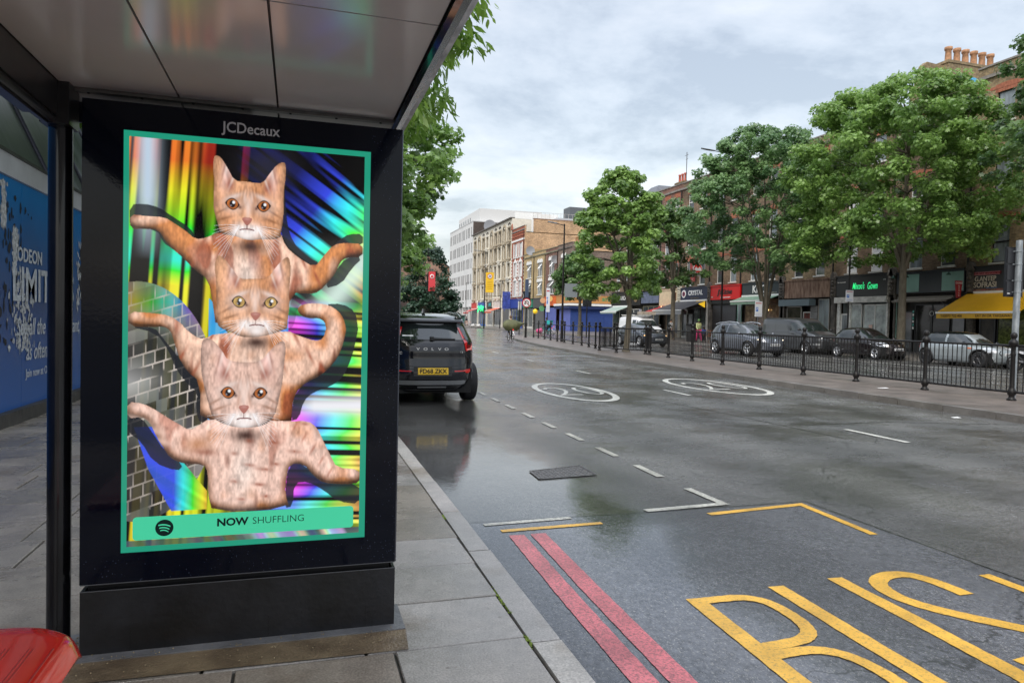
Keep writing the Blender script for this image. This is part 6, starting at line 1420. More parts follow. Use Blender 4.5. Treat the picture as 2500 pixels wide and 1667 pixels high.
tree('street_tree','largest full-crowned tree in front of the gown shop and mint panels',30.6,29.6,.12+G(30),14.3,5.1,5.75,600,85000,.165,lfA,seed=11,tr=.2,cl=.60,crown_c=(-.25,0),spiky=.7)
tree('street_tree','dark leafy tree cut by the right edge of the picture',28.3,18.0,.12+G(20),14.4,6.6,4.3,420,38000,.18,lfB,seed=14,tr=.25,cl=.5,crown_c=(.7,0),spiky=.5)
tree('street_tree','dark tree between the blue shutters and the barber shop',24.8,60.0,.12+G(60),7.4,3.6,2.3,90,8000,.25,lfB,seed=21,tr=.16,cl=.6)
tree('chestnut_tree','near tree with long drooping leaves on the left pavement behind the shelter roof',-1.0,10.6,.1+G(12),9.9,4.1,3.0,420,42000,.145,lfC,shape='lance',seed=31,tr=.16,cl=.38,droop=.45,crown_c=(.42,0))
tree('street_tree','dense green tree on the left pavement behind the advertising panel',-.6,19.5,.1+G(20),7.9,3.1,4.3,400,34000,.17,lfA,seed=33,tr=.2,cl=.48,crown_c=(.4,0),spiky=.5)
tree('street_tree','lower green tree farther down the left pavement',-.4,33,.1+G(33),7.4,2.7,5.3,260,20000,.22,lfA,seed=36,tr=.22,cl=.65,crown_c=(.4,0))
tree('street_tree','small light green tree far down the left side of the street',5.4,82,.05+G(82),9.0,1.8,5.0,150,9000,.42,lfA,seed=41,tr=.25,cl=1.1)
tree('evergreen_tree','pointed dark evergreen beside the lamp with a red banner',19.0,103,.05+G(103),11.5,1.2,4.8,220,13000,.40,lfE,shape='tri',seed=44,tr=.3,cl=1.0,crown_c=(-.6,0),bias=lambda p:math.hypot(p.x+.6,p.y)<1.4+4.3*(11.8-p.z)/11)
for k,(x,y,hh,rr,lb) in enumerate(((1.5,150,13,7,'hazy distant tree at the far left end of the street'),(8,185,12,6,'hazy distant tree to the left of the church'),(-8,120,12,6,'distant tree on the far left pavement'))):
    tree('street_tree',lb,x,y,G(y),hh,1.5,rr,110,5000,.9,lfB,seed=50+k,tr=.35,cl=1.8)
# hedge in front of the church
def hedge(label,x,y,w,d,h,n,lm,seed):
    rn=np.random.RandomState(seed); t=thing('hedge',label,'hedge',(x,y,G(y)))
    C=np.stack([rn.rand(n)*w,rn.rand(n)*d,rn.rand(n)**.5*h*(.8+.2*np.sin(rn.rand(n)*9))],1); s=.45; V=C[:,None,:]+rn.normal(0,s*.5,(n,4,3))
    me=bpy.data.meshes.new('foliage'); me.vertices.add(n*4); me.vertices.foreach_set('co',V.astype('f').ravel()); me.loops.add(n*4); me.loops.foreach_set('vertex_index',np.arange(n*4,dtype='i')); me.polygons.add(n); me.polygons.foreach_set('loop_start',np.arange(n,dtype='i')*4); me.update(calc_edges=True)
    ca=me.attributes.new('shade','FLOAT','FACE'); ca.data.foreach_set('value',rn.rand(n).astype('f')); me.materials.append(lm); put('foliage',me,t)
hedge('bright yellow green hedge in front of the church',12,118,13,2,2.3,2600,leafmat('lime_leaf',(.20,.30,.03),(.42,.52,.06)),3)

# ================================================================ vehicles
def paintm(name,c,coat=.8,rough=.25,metal=.3): return mat(name,c,rough,metal=metal,coat=coat,spec=.4)
tyre_me=[None]
def wheel(parent,x,y,r,side,rim='silver',spokes=5,w=.21):
    mb=MB(); mb.lathe([(r*.62,-w/2),(r*.9,-w/2),(r*.985,-w/2+.02),(r,-w/2+.05),(r,w/2-.05),(r*.985,w/2-.02),(r*.9,w/2),(r*.62,w/2),(r*.6,0)],(x,y,r),30,axis='x'); wl_=mb.build('wheel',rubber,parent)
    rm=mat('alloy_silver',(.55,.56,.58),.28,metal=.8) if rim=='silver' else mat('alloy_black',(.025,.025,.028),.25,coat=.6)
    s=side; xo=x+s*(w/2-.015); mb=MB(); mb.lathe([(r*.66,0),(r*.66,s*.02),(r*.60,s*.015),(r*.57,-s*.06)],(xo,y,r),30,axis='x'); mb.lathe([(0,s*.02),(r*.13,s*.015),(r*.15,-s*.01)],(xo,y,r),14,axis='x')
    for k in range(spokes):
        a=2*PI*k/spokes+.3; c,sn=math.cos(a),math.sin(a)
        for da in ((-.10,.10) if spokes<8 else (0,)):
            a2=a+da*1.3; p0=Vector((xo+s*.0,y+.10*r*math.cos(a),r+.10*r*math.sin(a))); p1=Vector((xo+s*.002,y+.62*r*math.cos(a2),r+.62*r*math.sin(a2))); mb.tube(p0,p1,r*.055,r*.05,6)
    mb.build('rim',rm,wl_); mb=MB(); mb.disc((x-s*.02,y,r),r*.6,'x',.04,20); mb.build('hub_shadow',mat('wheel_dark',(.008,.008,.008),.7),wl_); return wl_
class Car:
    """body lofted over height: levels (z, rear y, front y, half width); the nose points to +y"""
    def __init__(s,name,label,cat,loc,rz,levels,wheels,R_w,paint,n=5.,glass=(.0,0.),N=200,group=None,ngl=None,nf=None):
        s.t=thing(name,label,cat,loc,rz,group); s.lv=levels; s.n=n; s.nf=nf or n; s.paint=paint; s.wheels=wheels; s.R=R_w
        zs=[levels[0][0]]; 
        for a,b in zip(levels,levels[1:]):
            k=max(1,int(math.ceil(max((b[0]-a[0])/.04,max(abs(b[1]-a[1]),abs(b[2]-a[2]))/.13)))); zs+= [a[0]+(b[0]-a[0])*i/k for i in range(1,k+1)]
        s.zs=zs; s.rings=[s.ring(z,N) for z in zs]; s.N=N
    def at(s,z):
        A=np.array(s.lv); return [float(np.interp(z,A[:,0],A[:,i])) for i in (1,2,3)]
    def ring(s,z,N):
        yr,yf,hw=s.at(z); yc=(yr+yf)/2; hl=(yf-yr)/2; a=np.linspace(-PI/2,1.5*PI,1201)[:-1]
        nn=np.where(np.sin(a)>0,s.nf,s.n)
        x=hw*np.sign(np.cos(a))*abs(np.cos(a))**(2/nn); y=yc+hl*np.sign(np.sin(a))*abs(np.sin(a))**(2/nn)
        d=np.hypot(np.diff(np.append(x,x[0])),np.diff(np.append(y,y[0]))); c=np.concatenate([[0],np.cumsum(d)]); tt=np.linspace(0,c[-1],N+1)[:-1]
        return np.stack([np.interp(tt,c,np.append(x,x[0])),np.interp(tt,c,np.append(y,y[0])),np.full(N,z)],1)
    def side(s,y,z,o=.006,sd=1):
        yr,yf,hw=s.at(z); yc=(yr+yf)/2; hl=(yf-yr)/2; u=min(.999,abs((y-yc)/hl)); n=s.nf if y>yc else s.n; return (sd*(hw*(1-u**n)**(1/n)+o),y,z)
    def endp(s,x,z,o=.006,front=True):
        yr,yf,hw=s.at(z); yc=(yr+yf)/2; hl=(yf-yr)/2; u=min(.999,abs(x/hw)); n=s.nf if front else s.n; v=hl*(1-u**n)**(1/n)+o; return (x,yc+v if front else yc-v,z)
    def body(s,glass_fn,R_arch,under=.22):
        P=np.concatenate(s.rings).copy(); N=s.N; M=len(s.rings)
        ax=np.array([w for w in s.wheels])
        for yw in ax:
            d=np.hypot(P[:,1]-yw,P[:,2]-s.R); m=(abs(P[:,0])>.45*s.lv[2][3])&(abs(d-R_arch)<.055)&(P[:,2]>.05)
            k=np.where(m)[0]; sc=R_arch/d[k]; P[k,1]=yw+(P[k,1]-yw)*sc; P[k,2]=s.R+(P[k,2]-s.R)*sc
        body=[];gl={}
        for j in range(M-1):
            for i in range(N):
                f=(j*N+i,j*N+(i+1)%N,(j+1)*N+(i+1)%N,(j+1)*N+i); c=P[list(f)].mean(0)
                if abs(c[0])>.45*s.lv[2][3] and any(math.hypot(c[1]-yw,c[2]-s.R)<R_arch*.97 for yw in ax): continue
                g=glass_fn(c[0],c[1],c[2])
                (gl.setdefault(g,[]) if g else body).append(f)
        V=[tuple(p) for p in P]; top=(M-1)*N
        mb=MB(); mb.add(V,body,0,True); mb.add(V[top:],[tuple(range(N))],0,True)
        b=mb.build('body',s.paint,s.t)
        gm_=mat('car_glass',(.018,.024,.024),.04,spec=1.,var=.6,vs=1.2,world=False)
        for g,fs in gl.items():
            mb=MB(); ids=sorted({i for f in fs for i in f}); mp_={k:n for n,k in enumerate(ids)}; mb.add([V[k] for k in ids],[[mp_[i] for i in f] for f in fs],0,True); mb.build(g.rstrip('_'),gm_,s.t)
        # dark floor pan and wheel wells
        yr,yf,hw=s.at(.45); mb=MB(); mb.box(-hw*.80,hw*.80,yr+.25,yf-.25,under-.03,.62); 
        mb.build('underbody',mat('underbody',(.006,.006,.006),.8),s.t); return b
    def patch(s,name,pts,m,front=True,o=.010,th=.03,parent=None,smooth=False):
        n=len(pts); A=[s.endp(x,z,o,front) for x,z in pts]; B=[s.endp(x,z,o-th,front) for x,z in pts]
        mb=MB(); cx=sum(p[0] for p in pts)/n; cz=sum(p[1] for p in pts)/n; c=s.endp(cx,cz,o,front)
        mb.add(A+B+[c],[(k,(k+1)%n,2*n) if front else ((k+1)%n,k,2*n) for k in range(n)]+[(k,n+k,n+(k+1)%n,(k+1)%n) for k in range(n)]); return mb.build(name,m,parent or s.t)
    def spatch(s,name,pts,m,sd=1,o=.008,th=.02,parent=None):
        n=len(pts); A=[s.side(y,z,o,sd) for y,z in pts]; B=[s.side(y,z,o-th,sd) for y,z in pts]; mb=MB(); mb.add(A+B,[tuple(range(n)) if sd>0 else tuple(range(n))[::-1]]+[(k,n+k,n+(k+1)%n,(k+1)%n) for k in range(n)]); return mb.build(name,m,parent or s.t)
    def seamline(s,pts,sd=1,r=.004,m=None,name='door_seam'):
        mb=MB(); q=[]
        for (a,b),(c,d) in zip(pts,pts[1:]):
            for k in range(8): q.append(s.side(a+(c-a)*k/8,b+(d-b)*k/8,.0,sd))
        q.append(s.side(*pts[-1],.0,sd)); mb.path(q,r,4); mb.build(name,m or mat('seam_black',(.004,.004,.004),.6),s.t)
def circ(cx,cz,rx,rz,n=16): return [(cx+rx*math.cos(2*PI*k/n),cz+rz*math.sin(2*PI*k/n)) for k in range(n)]
hlm=mat('headlamp_glass',(.50,.52,.55),.08,metal=.3,coat=1.,var=.5,vs=14,world=False); hlit=mat('headlamp_lit',(1,.88,.66),.3,emit=1.6)
tail=mat('tail_lamp_red',(.52,.012,.012),.12,coat=1.,emit=.10); bplast=mat('bumper_plastic',(.030,.031,.033),.5,var=.1,vs=20); silv=mat('satin_silver',(.42,.43,.44),.35,metal=.6)
pltw=mat('plate_white',(.66,.67,.68),.4); plty=mat('plate_yellow',(.80,.50,.02),.4); plb=mat('plate_black',(.01,.01,.01),.5)
gr=mat('grille_black',(.008,.008,.009),.35,coat=.4)
def numplate(c,front,z,s,m,x=0.,w=.52):
    p=c.patch('number_plate',[(x-w/2,z-.057),(x+w/2,z-.057),(x+w/2,z+.057),(x-w/2,z+.057)],m,front,.022,.03)
    q=c.endp(x,z,.024,front); text('registration',s,.105,plb,q,(PI/2,0,PI if front else 0),p,depth=.0015,bold=.0015,sx=.98); return p
def mirrors(c,y,z,hw,m):
    for sd in (-1,1):
        mb=MB(); mb.ball((sd*(hw+.11),y,z),.09,10,sc=(1.15,.7,.85)); mb.tube((sd*hw*.95,y+.02,z-.05),(sd*(hw+.06),y,z-.02),.03,n=6); mb.build('wing_mirror',m,c.t)
# ------------- black compact SUV at the kerb, seen from behind
pb=paintm('black_car_paint',(.004,.0045,.008),coat=.6,rough=.15,metal=.1)
lv=[(.22,-2.02,2.05,.80),(.30,-2.10,2.12,.88),(.42,-2.20,2.20,.905),(.55,-2.22,2.22,.915),(.70,-2.19,2.22,.925),(.80,-2.17,2.20,.925),(.92,-2.17,2.12,.915),(1.00,-2.15,1.75,.90),(1.06,-2.12,1.15,.885),(1.12,-2.08,1.02,.86),(1.35,-1.86,.52,.75),(1.42,-1.85,.36,.70),(1.46,-1.80,.2,.66),(1.52,-1.60,.0,.62),(1.565,-1.2,-.3,.50),(1.58,-.95,-.5,.34)]
def gl_suv(x,y,z):
    if not 1.11<z<1.40: return None
    if y<-1.75 and abs(x)<.665-.25*(z-1.12): return 'rear_window'
    if y>.45 and abs(x)<.80-.4*(z-1.1): return 'windscreen'
    if abs(x)>.60 and -1.55<y<.75:
        if abs(y+.35)<.05: return None
        return 'side_window' if x>0 else 'side_window_'
CX,CY=2.215,13.98
xc=Car('parked_suv','black compact SUV seen from behind, parked at the near kerb beyond the advertising panel','car',(CX,CY,G(14)-.005),0,lv,(-1.38,1.32),.345,pb,n=3.7,nf=3.2)
xc.body(gl_suv,.385)
for yw in (-1.38,1.32):
    for sd in (-1,1): wheel(xc.t,sd*.80,yw,.345,sd,spokes=5,w=.235)
# tail gate furniture
E_=lambda *p:[(a,b) for a,b in p]
for sd in (-1,1):
    lamp_=[(.485,1.325),(.52,1.33),(.60,1.13),(.645,1.075),(.745,1.06),(.775,1.03),(.77,.925),(.62,.92),(.60,.93),(.575,1.06)]
    pts=[(sd*a,b) for a,b in lamp_]; pts=pts if sd>0 else pts[::-1]
    tl=xc.patch('tail_lamp',pts,tail,False,.014,.05)
    inn=[(sd*a,b) for a,b in ((.625,1.03),(.725,1.025),(.735,.97),(.635,.965))]; inn=inn if sd>0 else inn[::-1]
    xc.patch('lamp_reflector',inn,mat('lamp_deep_red',(.20,.0,.004),.2),False,.020,.01,tl)
    bar_=[(sd*a,b) for a,b in ((.625,.958),(.745,.962),(.75,1.02),(.765,1.02),(.762,.94),(.625,.936))]; bar_=bar_ if sd>0 else bar_[::-1]
    xc.patch('lamp_light_bar',bar_,mat('lamp_pink',(.80,.25,.22),.3,emit=.25),False,.022,.01,tl)
    rf=[(sd*a,b) for a,b in ((.37,.575),(.37,.59),(.56,.595),(.60,.61),(.70,.61),(.70,.565),(.66,.545),(.60,.55),(.565,.575))]; rf=rf if sd>0 else rf[::-1]
    xc.patch('reflector',rf,tail,False,.020,.03)
    # chrome roof rail
    mb=MB(); mb.path([(sd*.60,-1.55,1.50),(sd*.60,-1.3,1.565),(sd*.58,-.6,1.60),(sd*.56,.0,1.575),(sd*.57,.2,1.53)],.018,8); mb.build('roof_rail',chrome,xc.t)
# lower bumper in grey plastic follows the surface
def band(c,name,z0,z1,xm,m,front=False,o=.006,n=26,zf=None):
    mb=MB(); A=[];B=[]
    for k in range(n+1):
        x=-xm+2*xm*k/n; a,b=(z0,z1) if not zf else zf(x)
        A.append(c.endp(x,a,o,front)); B.append(c.endp(x,b,o,front))
    mb.add(A+B,[(k,k+1,n+2+k,n+1+k) for k in range(n)],0,True); return mb.build(name,m,c.t)
band(xc,'bumper',.245,.625,.90,bplast,zf=lambda x:(.245,.62+.05*max(0,abs(x)-.6)))
band(xc,'plate_recess',.50,.665,.33,mat('recess_black',(.012,.012,.013),.4),o=.010)
band(xc,'skid_strip',.345,.425,.60,silv,o=.018,zf=lambda x:(.345,.425) if abs(x)<.56 else (.36,.41))
band(xc,'skid_strip_lower',.29,.32,.25,silv,o=.014)
numplate(xc,False,.583,'FD68 ZKX',plty)
for ch,x in zip('VOLVO',(-.256,-.130,-.009,.113,.233)):
    text('maker_letter',ch,.062,chrome,xc.endp(x,.955,.004,False),(PI/2,0,0),xc.t,depth=.003,sx=1.45,bold=.001)
text('model_letters','XC40',.055,chrome,xc.endp(-.53,.885,.004,False),(PI/2,0,0),xc.t,depth=.003,sx=1.4); text('engine_letters','T3',.042,chrome,xc.endp(.505,.905,.004,False),(PI/2,0,0),xc.t,depth=.003,sx=1.5)
mb=MB(); q=[xc.endp(x,1.105,.004,False) for x in np.linspace(-.60,.56,14)]; mb.path(q,.005,5); mb.build('tailgate_seam',plb,xc.t)
mb=MB(); q=[xc.endp(x,z,.003,False) for x,z in ((.60,.92),(.605,.78),(.60,.71),(.56,.685),(.40,.67),(.34,.665))]; mb.path(q,.004,5); q=[(-a[0],a[1],a[2]) for a in q]; mb.path(q,.004,5); mb.build('tailgate_seam',plb,xc.t)
mb=MB(); a=Vector(xc.endp(-.02,1.12,.02,False)); b=Vector(xc.endp(.40,1.125,.02,False)); mb.box(-.04,.02,a.y-.02,a.y+.06,1.10,1.165); mb.tube(a,b,.016,.012,8); mb.tube(a+Vector((0,0,.018)),b+Vector((0,0,.006)),.014,.008,8); mb.build('rear_wiper',mat('wiper_black',(.008,.008,.008),.45),xc.t)
mb=MB(); mb.add([(-.58,-1.91,1.405),(.58,-1.91,1.405),(.64,-1.56,1.50),(-.64,-1.56,1.50),(-.56,-1.915,1.435),(.56,-1.915,1.435)],[(0,4,5,1),(4,3,2,5),(0,1,2,3)],0,True); mb.build('spoiler',pb,xc.t)
mb=MB(); mb.prism([(-1.22,1.57),(-.98,1.575),(-1.18,1.66),(-1.22,1.65)],-.02,.02,'x'); mb.build('antenna_fin',pb,xc.t)
xc.seamline([(-1.35,.95),(-1.30,.72)],1); xc.seamline([(.55,1.05),(.60,.40)],1); xc.seamline([(-.36,1.08),(-.36,.35)],1)
xc.patch('painted_window_light',[(-.60,1.125),(.60,1.125),(.585,1.235),(-.585,1.235)],mat('painted_light_glass',(.13,.165,.165),.06,var=.3,vs=5,spec=.8),False,.004,.01)  # paler patch paints in the light seen across the lower rear glass
for z_,w_ in ((1.19,.14),):
    p=xc.patch('window_sticker',[(-.50,1.165),(-.32,1.165),(-.32,1.19),(-.50,1.19)],white,False,.006,.01)
mirrors(xc,.80,1.08,.88,pb)
# ------------- small hatchbacks, SUV, saloon and vans on the far carriageway (noses towards the camera: rotated half a turn)
def carfar(name,label,x,y,lv,wh,R_,pm,gf,ra,rim='silver',sp=5,n=4.2,nf=3.4,rz=PI,wx=None):
    c=Car(name,label,'van' if 'van' in name else 'car',(x,y,G(y)),rz,lv,wh,R_,pm,n=n,nf=nf,N=170); c.body(gf,ra)
    for yw in wh:
        for sd in (-1,1): wheel(c.t,sd*(wx or lv[2][3]-.115),yw,R_,sd,rim,sp,.19)
    return c
def glf(z0,z1,yr,yf,hwr,hwf,side,pill):
    def f(x,y,z):
        if not z0<z<z1: return None
        if y<yr and abs(x)<hwr-.35*(z-z0): return 'rear_window'
        if y>yf-.75*(z-z0)*1.2 and abs(x)<hwf-.3*(z-z0): return 'windscreen'
        if abs(x)>.45 and side[0]<y<side[1]-(z-z0)*1.25:
            if any(abs(y-p)<.045 for p in pill): return None
            return 'side_window' if x>0 else 'side_window_'
    return f
# black hatchback
lvm=[(.18,-1.70,1.70,.70),(.26,-1.80,1.82,.80),(.42,-1.86,1.89,.83),(.60,-1.86,1.89,.835),(.74,-1.83,1.80,.835),(.84,-1.80,1.62,.825),(.94,-1.78,1.22,.80),(1.0,-1.75,.98,.78),(1.20,-1.62,.62,.70),(1.38,-1.42,.28,.60),(1.46,-1.15,.02,.52),(1.51,-.8,-.2,.38),(1.52,-.6,-.3,.25)]
mc=carfar('parked_hatchback','black hatchback with silver wheels parked between the grey van and the two-tone small car',27.05,28.1,lvm,(-1.22,1.22),.30,paintm('brown_black_paint',(.014,.010,.011),rough=.25),glf(1.0,1.40,-1.5,.85,.62,.70,(-1.35,.80),(-.25,)),.345,n=4,nf=2.8)
for sd in (-1,1):
    mc.patch('headlight',[(sd*a,b) for a,b in circ(.60,.72,.13,.10,12)],hlm,True,.012,.05)
    mc.seamline([(.72,.98),(.70,.30),(-.30,.26),(-.27,.98)],sd); mc.seamline([(-.30,.30),(-.88,.5),(-.95,.95)],sd); mc.spatch('sill_trim',[(.75,.40),(-.85,.40),(-.85,.42),(.75,.42)],silv,sd); mc.spatch('tail_lamp',[(-1.60,.80),(-1.72,.80),(-1.68,1.05),(-1.58,1.0)],tail,sd)
    for yh in (-.10,-.80): mc.spatch('door_handle',[(yh,.84),(yh-.16,.84),(yh-.16,.865),(yh,.865)],pb,sd,.02)
    mc.spatch('side_repeater',[(.92,.72),(.98,.72),(.98,.75),(.92,.75)],white,sd,.012)
mc.patch('grille',[(-.42,.60),(.42,.60),(.45,.73),(-.45,.73)],gr,True,.006,.03); mc.patch('lower_grille',[(-.5,.28),(.5,.28),(.45,.44),(-.45,.44)],gr,True,.006,.03); numplate(mc,True,.505,'VC60 NRY',pltw); mc.patch('badge',circ(0,.68,.06,.05,12),chrome,True,.014,.03); mirrors(mc,.68,.98,.80,MT['brown_black_paint'])
# grey two-tone small car
lvn=[(.17,-1.72,1.74,.72),(.25,-1.82,1.86,.82),(.42,-1.88,1.93,.855),(.60,-1.88,1.94,.86),(.72,-1.86,1.90,.86),(.82,-1.84,1.70,.845),(.90,-1.83,1.28,.81),(.96,-1.80,.98,.79),(1.16,-1.66,.66,.72),(1.32,-1.50,.40,.64),(1.385,-1.30,.15,.56),(1.42,-1.0,-.1,.42),(1.43,-.8,-.3,.28)]
mg=paintm('moonwalk_grey_paint',(.30,.335,.35),rough=.3); 
mn=carfar('parked_small_car','grey three-door small car with black roof and black ten-spoke wheels, driver inside, parked farthest right','x',0,[(0,0,0,0)]*3,(),0,None,None,0) if False else None
mn=carfar('parked_small_car','grey small car with black roof and black spoked wheels parked beside the yellow awning',27.0,22.75,lvn,(-1.25,1.25),.325,mg,glf(.96,1.32,-1.58,.85,.62,.70,(-1.45,.82),(-.30,)),.375,rim='black',sp=10,n=4.2,nf=3.0)
mb=MB(); A=mn.ring(1.325,90); B=mn.ring(1.385,90); D=mn.ring(1.42,90); E2=mn.ring(1.431,90)
vs=[]; 
for r_ in (A,B,D,E2): vs+=[(p[0]*1.012,p[1]*1.005,p[2]+.004) for p in r_]
mb.add(vs,[(j*90+i,j*90+(i+1)%90,(j+1)*90+(i+1)%90,(j+1)*90+i) for j in range(3) for i in range(90)]+[tuple(range(270,360))],0,True); mb.build('black_roof',pb,mn.t)
for sd in (-1,1):
    mn.patch('headlight',[(sd*a,b) for a,b in circ(.62,.70,.12,.115,16)],hlm,True,.020,.06); mn.patch('fog_lamp',[(sd*a,b) for a,b in circ(.62,.40,.05,.05,12)],hlm,True,.012,.03)
    mn.seamline([(.62,.92),(.60,.30),(-.38,.26),(-.35,.92)],sd); mn.spatch('door_handle',[(-.18,.80),(-.34,.80),(-.34,.825),(-.18,.825)],chrome,sd,.02); mn.spatch('side_scuttle',[(.78,.75),(.96,.75),(.94,.80),(.78,.80)],mat('amber_red',(.55,.13,.04),.4),sd,.012)
    for yw in (-1.25,1.25):
        mb=MB(); q=[mn.side(yw+.40*math.cos(a),max(.19,.325+.40*math.sin(a)),.004,sd) for a in np.linspace(-.25,PI+.25,22)]; mb.path(q,.030,6); mb.build('arch_trim',bplast,mn.t)
    mn.spatch('sill_trim',[(.85,.17),(-.85,.17),(-.85,.26),(.85,.26)],bplast,sd,.010); mn.spatch('tail_lamp',[(-1.70,.72),(-1.76,.72),(-1.76,.92),(-1.70,.92)],tail,sd)
mn.patch('grille',[(-.40,.50),(.40,.50),(.46,.60),(.40,.70),(-.40,.70),(-.46,.60)],gr,True,.012,.03); mn.patch('lower_grille',[(-.55,.28),(.55,.28),(.52,.38),(-.52,.38)],gr,True,.008,.03)
for dx in (-.14,.0): pass
numplate(mn,True,.56,'LL66 UCR',pltw); mirrors(mn,.66,.96,.80,pb)
mb=MB()
for s0 in (-.42,.22): mb.quad(*[(x,0,0) for x in (0,0,0,0)]) if False else None
for xs_ in ((-.40,-.28),(.28,.40)):
    A_=[mn.endp(xs_[0],z,.004,True) for z in (.80,.84,.88,.93)]; B_=[mn.endp(xs_[1],z,.004,True) for z in (.80,.84,.88,.93)]; mb.add(A_+B_,[(k,k+1,5+k,4+k) for k in range(3)])
mb.build('bonnet_stripe',pb,mn.t)
# grey panel van
lvv=[(.22,-2.40,2.25,.86),(.32,-2.46,2.40,.95),(.50,-2.48,2.47,.98),(.72,-2.48,2.48,.985),(.95,-2.48,2.42,.985),(1.08,-2.47,2.18,.97),(1.18,-2.47,1.86,.955),(1.26,-2.46,1.62,.94),(1.60,-2.44,1.18,.90),(1.82,-2.41,.85,.86),(1.90,-2.36,.62,.80),(1.95,-2.25,.30,.70),(1.97,-2.1,.0,.55)]
def glv(x,y,z):
    if not 1.24<z<1.82: return None
    if y>1.0-.0*z and abs(x)<.80 and y>1.62-1.25*(z-1.26)-.35: return 'windscreen'
    if abs(x)>.6 and .30<y<1.28-(z-1.26)*.9 and z<1.72 and abs(y-.82)>.025: return 'side_window' if x>0 else 'side_window_'
vp_=paintm('dark_grey_van_paint',(.050,.053,.058),rough=.3)
vn=carfar('parked_van','dark grey panel van parked behind the black hatchback','van_' and 27.15,33.15,lvv,(-1.55,1.52),.345,vp_,glv,.40,n=7,nf=4.2)
for sd in (-1,1):
    hpt=[(.58,.86),(.90,.88),(.93,1.02),(.80,1.06),(.55,.93)]; hpt=[(sd*a,b) for a,b in (hpt if sd>0 else hpt[::-1])]; vn.patch('headlight',hpt,hlm,True,.014,.06)
    vn.patch('fog_lamp',[(sd*a,b) for a,b in circ(.76,.55,.10,.06,12)],silv,True,.010,.03); vn.seamline([(1.32,1.2),(1.28,.40),(.28,.36),(.28,1.75)],sd); vn.seamline([(.18,1.75),(.18,.36),(-1.0,.36),(-1.0,1.75)],sd); vn.seamline([(.2,1.16),(-2.3,1.16)],sd,.006); vn.spatch('rub_strip',[(.95,.55),(-.95,.55),(-.95,.62),(.95,.62)],bplast,sd,.012); vn.spatch('door_handle',[(.42,1.08),(.60,1.08),(.60,1.12),(.42,1.12)],bplast,sd,.02)
vn.patch('grille',[(-.50,.70),(.50,.70),(.56,.96),(-.56,.96)],gr,True,.010,.03); vn.patch('bumper_insert',[(-.62,.30),(.62,.30),(.66,.48),(-.66,.48)],gr,True,.010,.03); vn.patch('maker_badge',circ(0,.86,.10,.05,14),chrome,True,.016,.03); mirrors(vn,1.18,1.32,.95,bplast)
# moving SUV, silver over dark
lvs=[(.26,-2.05,2.05,.80),(.34,-2.18,2.20,.90),(.50,-2.24,2.28,.93),(.70,-2.24,2.30,.935),(.84,-2.22,2.22,.93),(.94,-2.20,2.0,.915),(1.04,-2.17,1.35,.885),(1.10,-2.14,1.10,.86),(1.32,-1.98,.72,.775),(1.50,-1.76,.34,.68),(1.58,-1.50,.05,.60),(1.63,-1.1,-.3,.45),(1.64,-.9,-.5,.3)]
sp_=paintm('grey_suv_paint',(.11,.12,.145),rough=.22); 
sv=carfar('moving_suv','grey blue SUV with roof rails and lit headlights driving behind the railing',21.55,30.3,lvs,(-1.36,1.36),.36,sp_,glf(1.10,1.50,-1.80,.98,.66,.76,(-1.65,.92),(-.42,-1.1)),.41,sp=5,n=4.2,nf=3.2)
for sd in (-1,1):
    hpt=[(.50,.76),(.84,.78),(.86,.88),(.50,.84)]; hpt=[(sd*a,b) for a,b in (hpt if sd>0 else hpt[::-1])]; hl_=sv.patch('headlight',hpt,hlm,True,.014,.06); sv.patch('lit_element',[(sd*a,b) for a,b in circ(.66,.815,.06,.03,10)],hlit,True,.022,.03,hl_)
    mb=MB(); mb.path([(sd*.66,-1.65,1.52),(sd*.65,-1.3,1.60),(sd*.62,-.5,1.66),(sd*.61,.1,1.62),(sd*.62,.3,1.56)],.020,8); mb.build('roof_rail',chrome,sv.t); sv.seamline([(.80,1.05),(.78,.36),(-.40,.33),(-.42,1.08)],sd); sv.seamline([(-.44,.36),(-1.0,.55),(-1.08,1.06)],sd); sv.spatch('side_cladding',[(.92,.27),(-.92,.27),(-.92,.38),(.92,.38)],silv,sd,.008)
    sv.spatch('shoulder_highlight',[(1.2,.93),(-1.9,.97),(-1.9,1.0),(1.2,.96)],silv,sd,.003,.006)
for k in range(3): sv.patch('grille_bar',[(-.46,.70+.055*k),(.46,.70+.055*k),(.46,.72+.055*k),(-.46,.72+.055*k)],chrome,True,.016,.02)
sv.patch('grille',[(-.48,.68),(.48,.68),(.50,.86),(-.50,.86)],gr,True,.008,.03); sv.patch('badge',circ(0,.775,.075,.075,16),chrome,True,.022,.03); sv.patch('lower_grille',[(-.62,.36),(.62,.36),(.60,.48),(-.60,.48)],gr,True,.008,.03); numplate(sv,True,.575,'KX19 OEB',pltw); mirrors(sv,.85,1.08,.86,sp_)
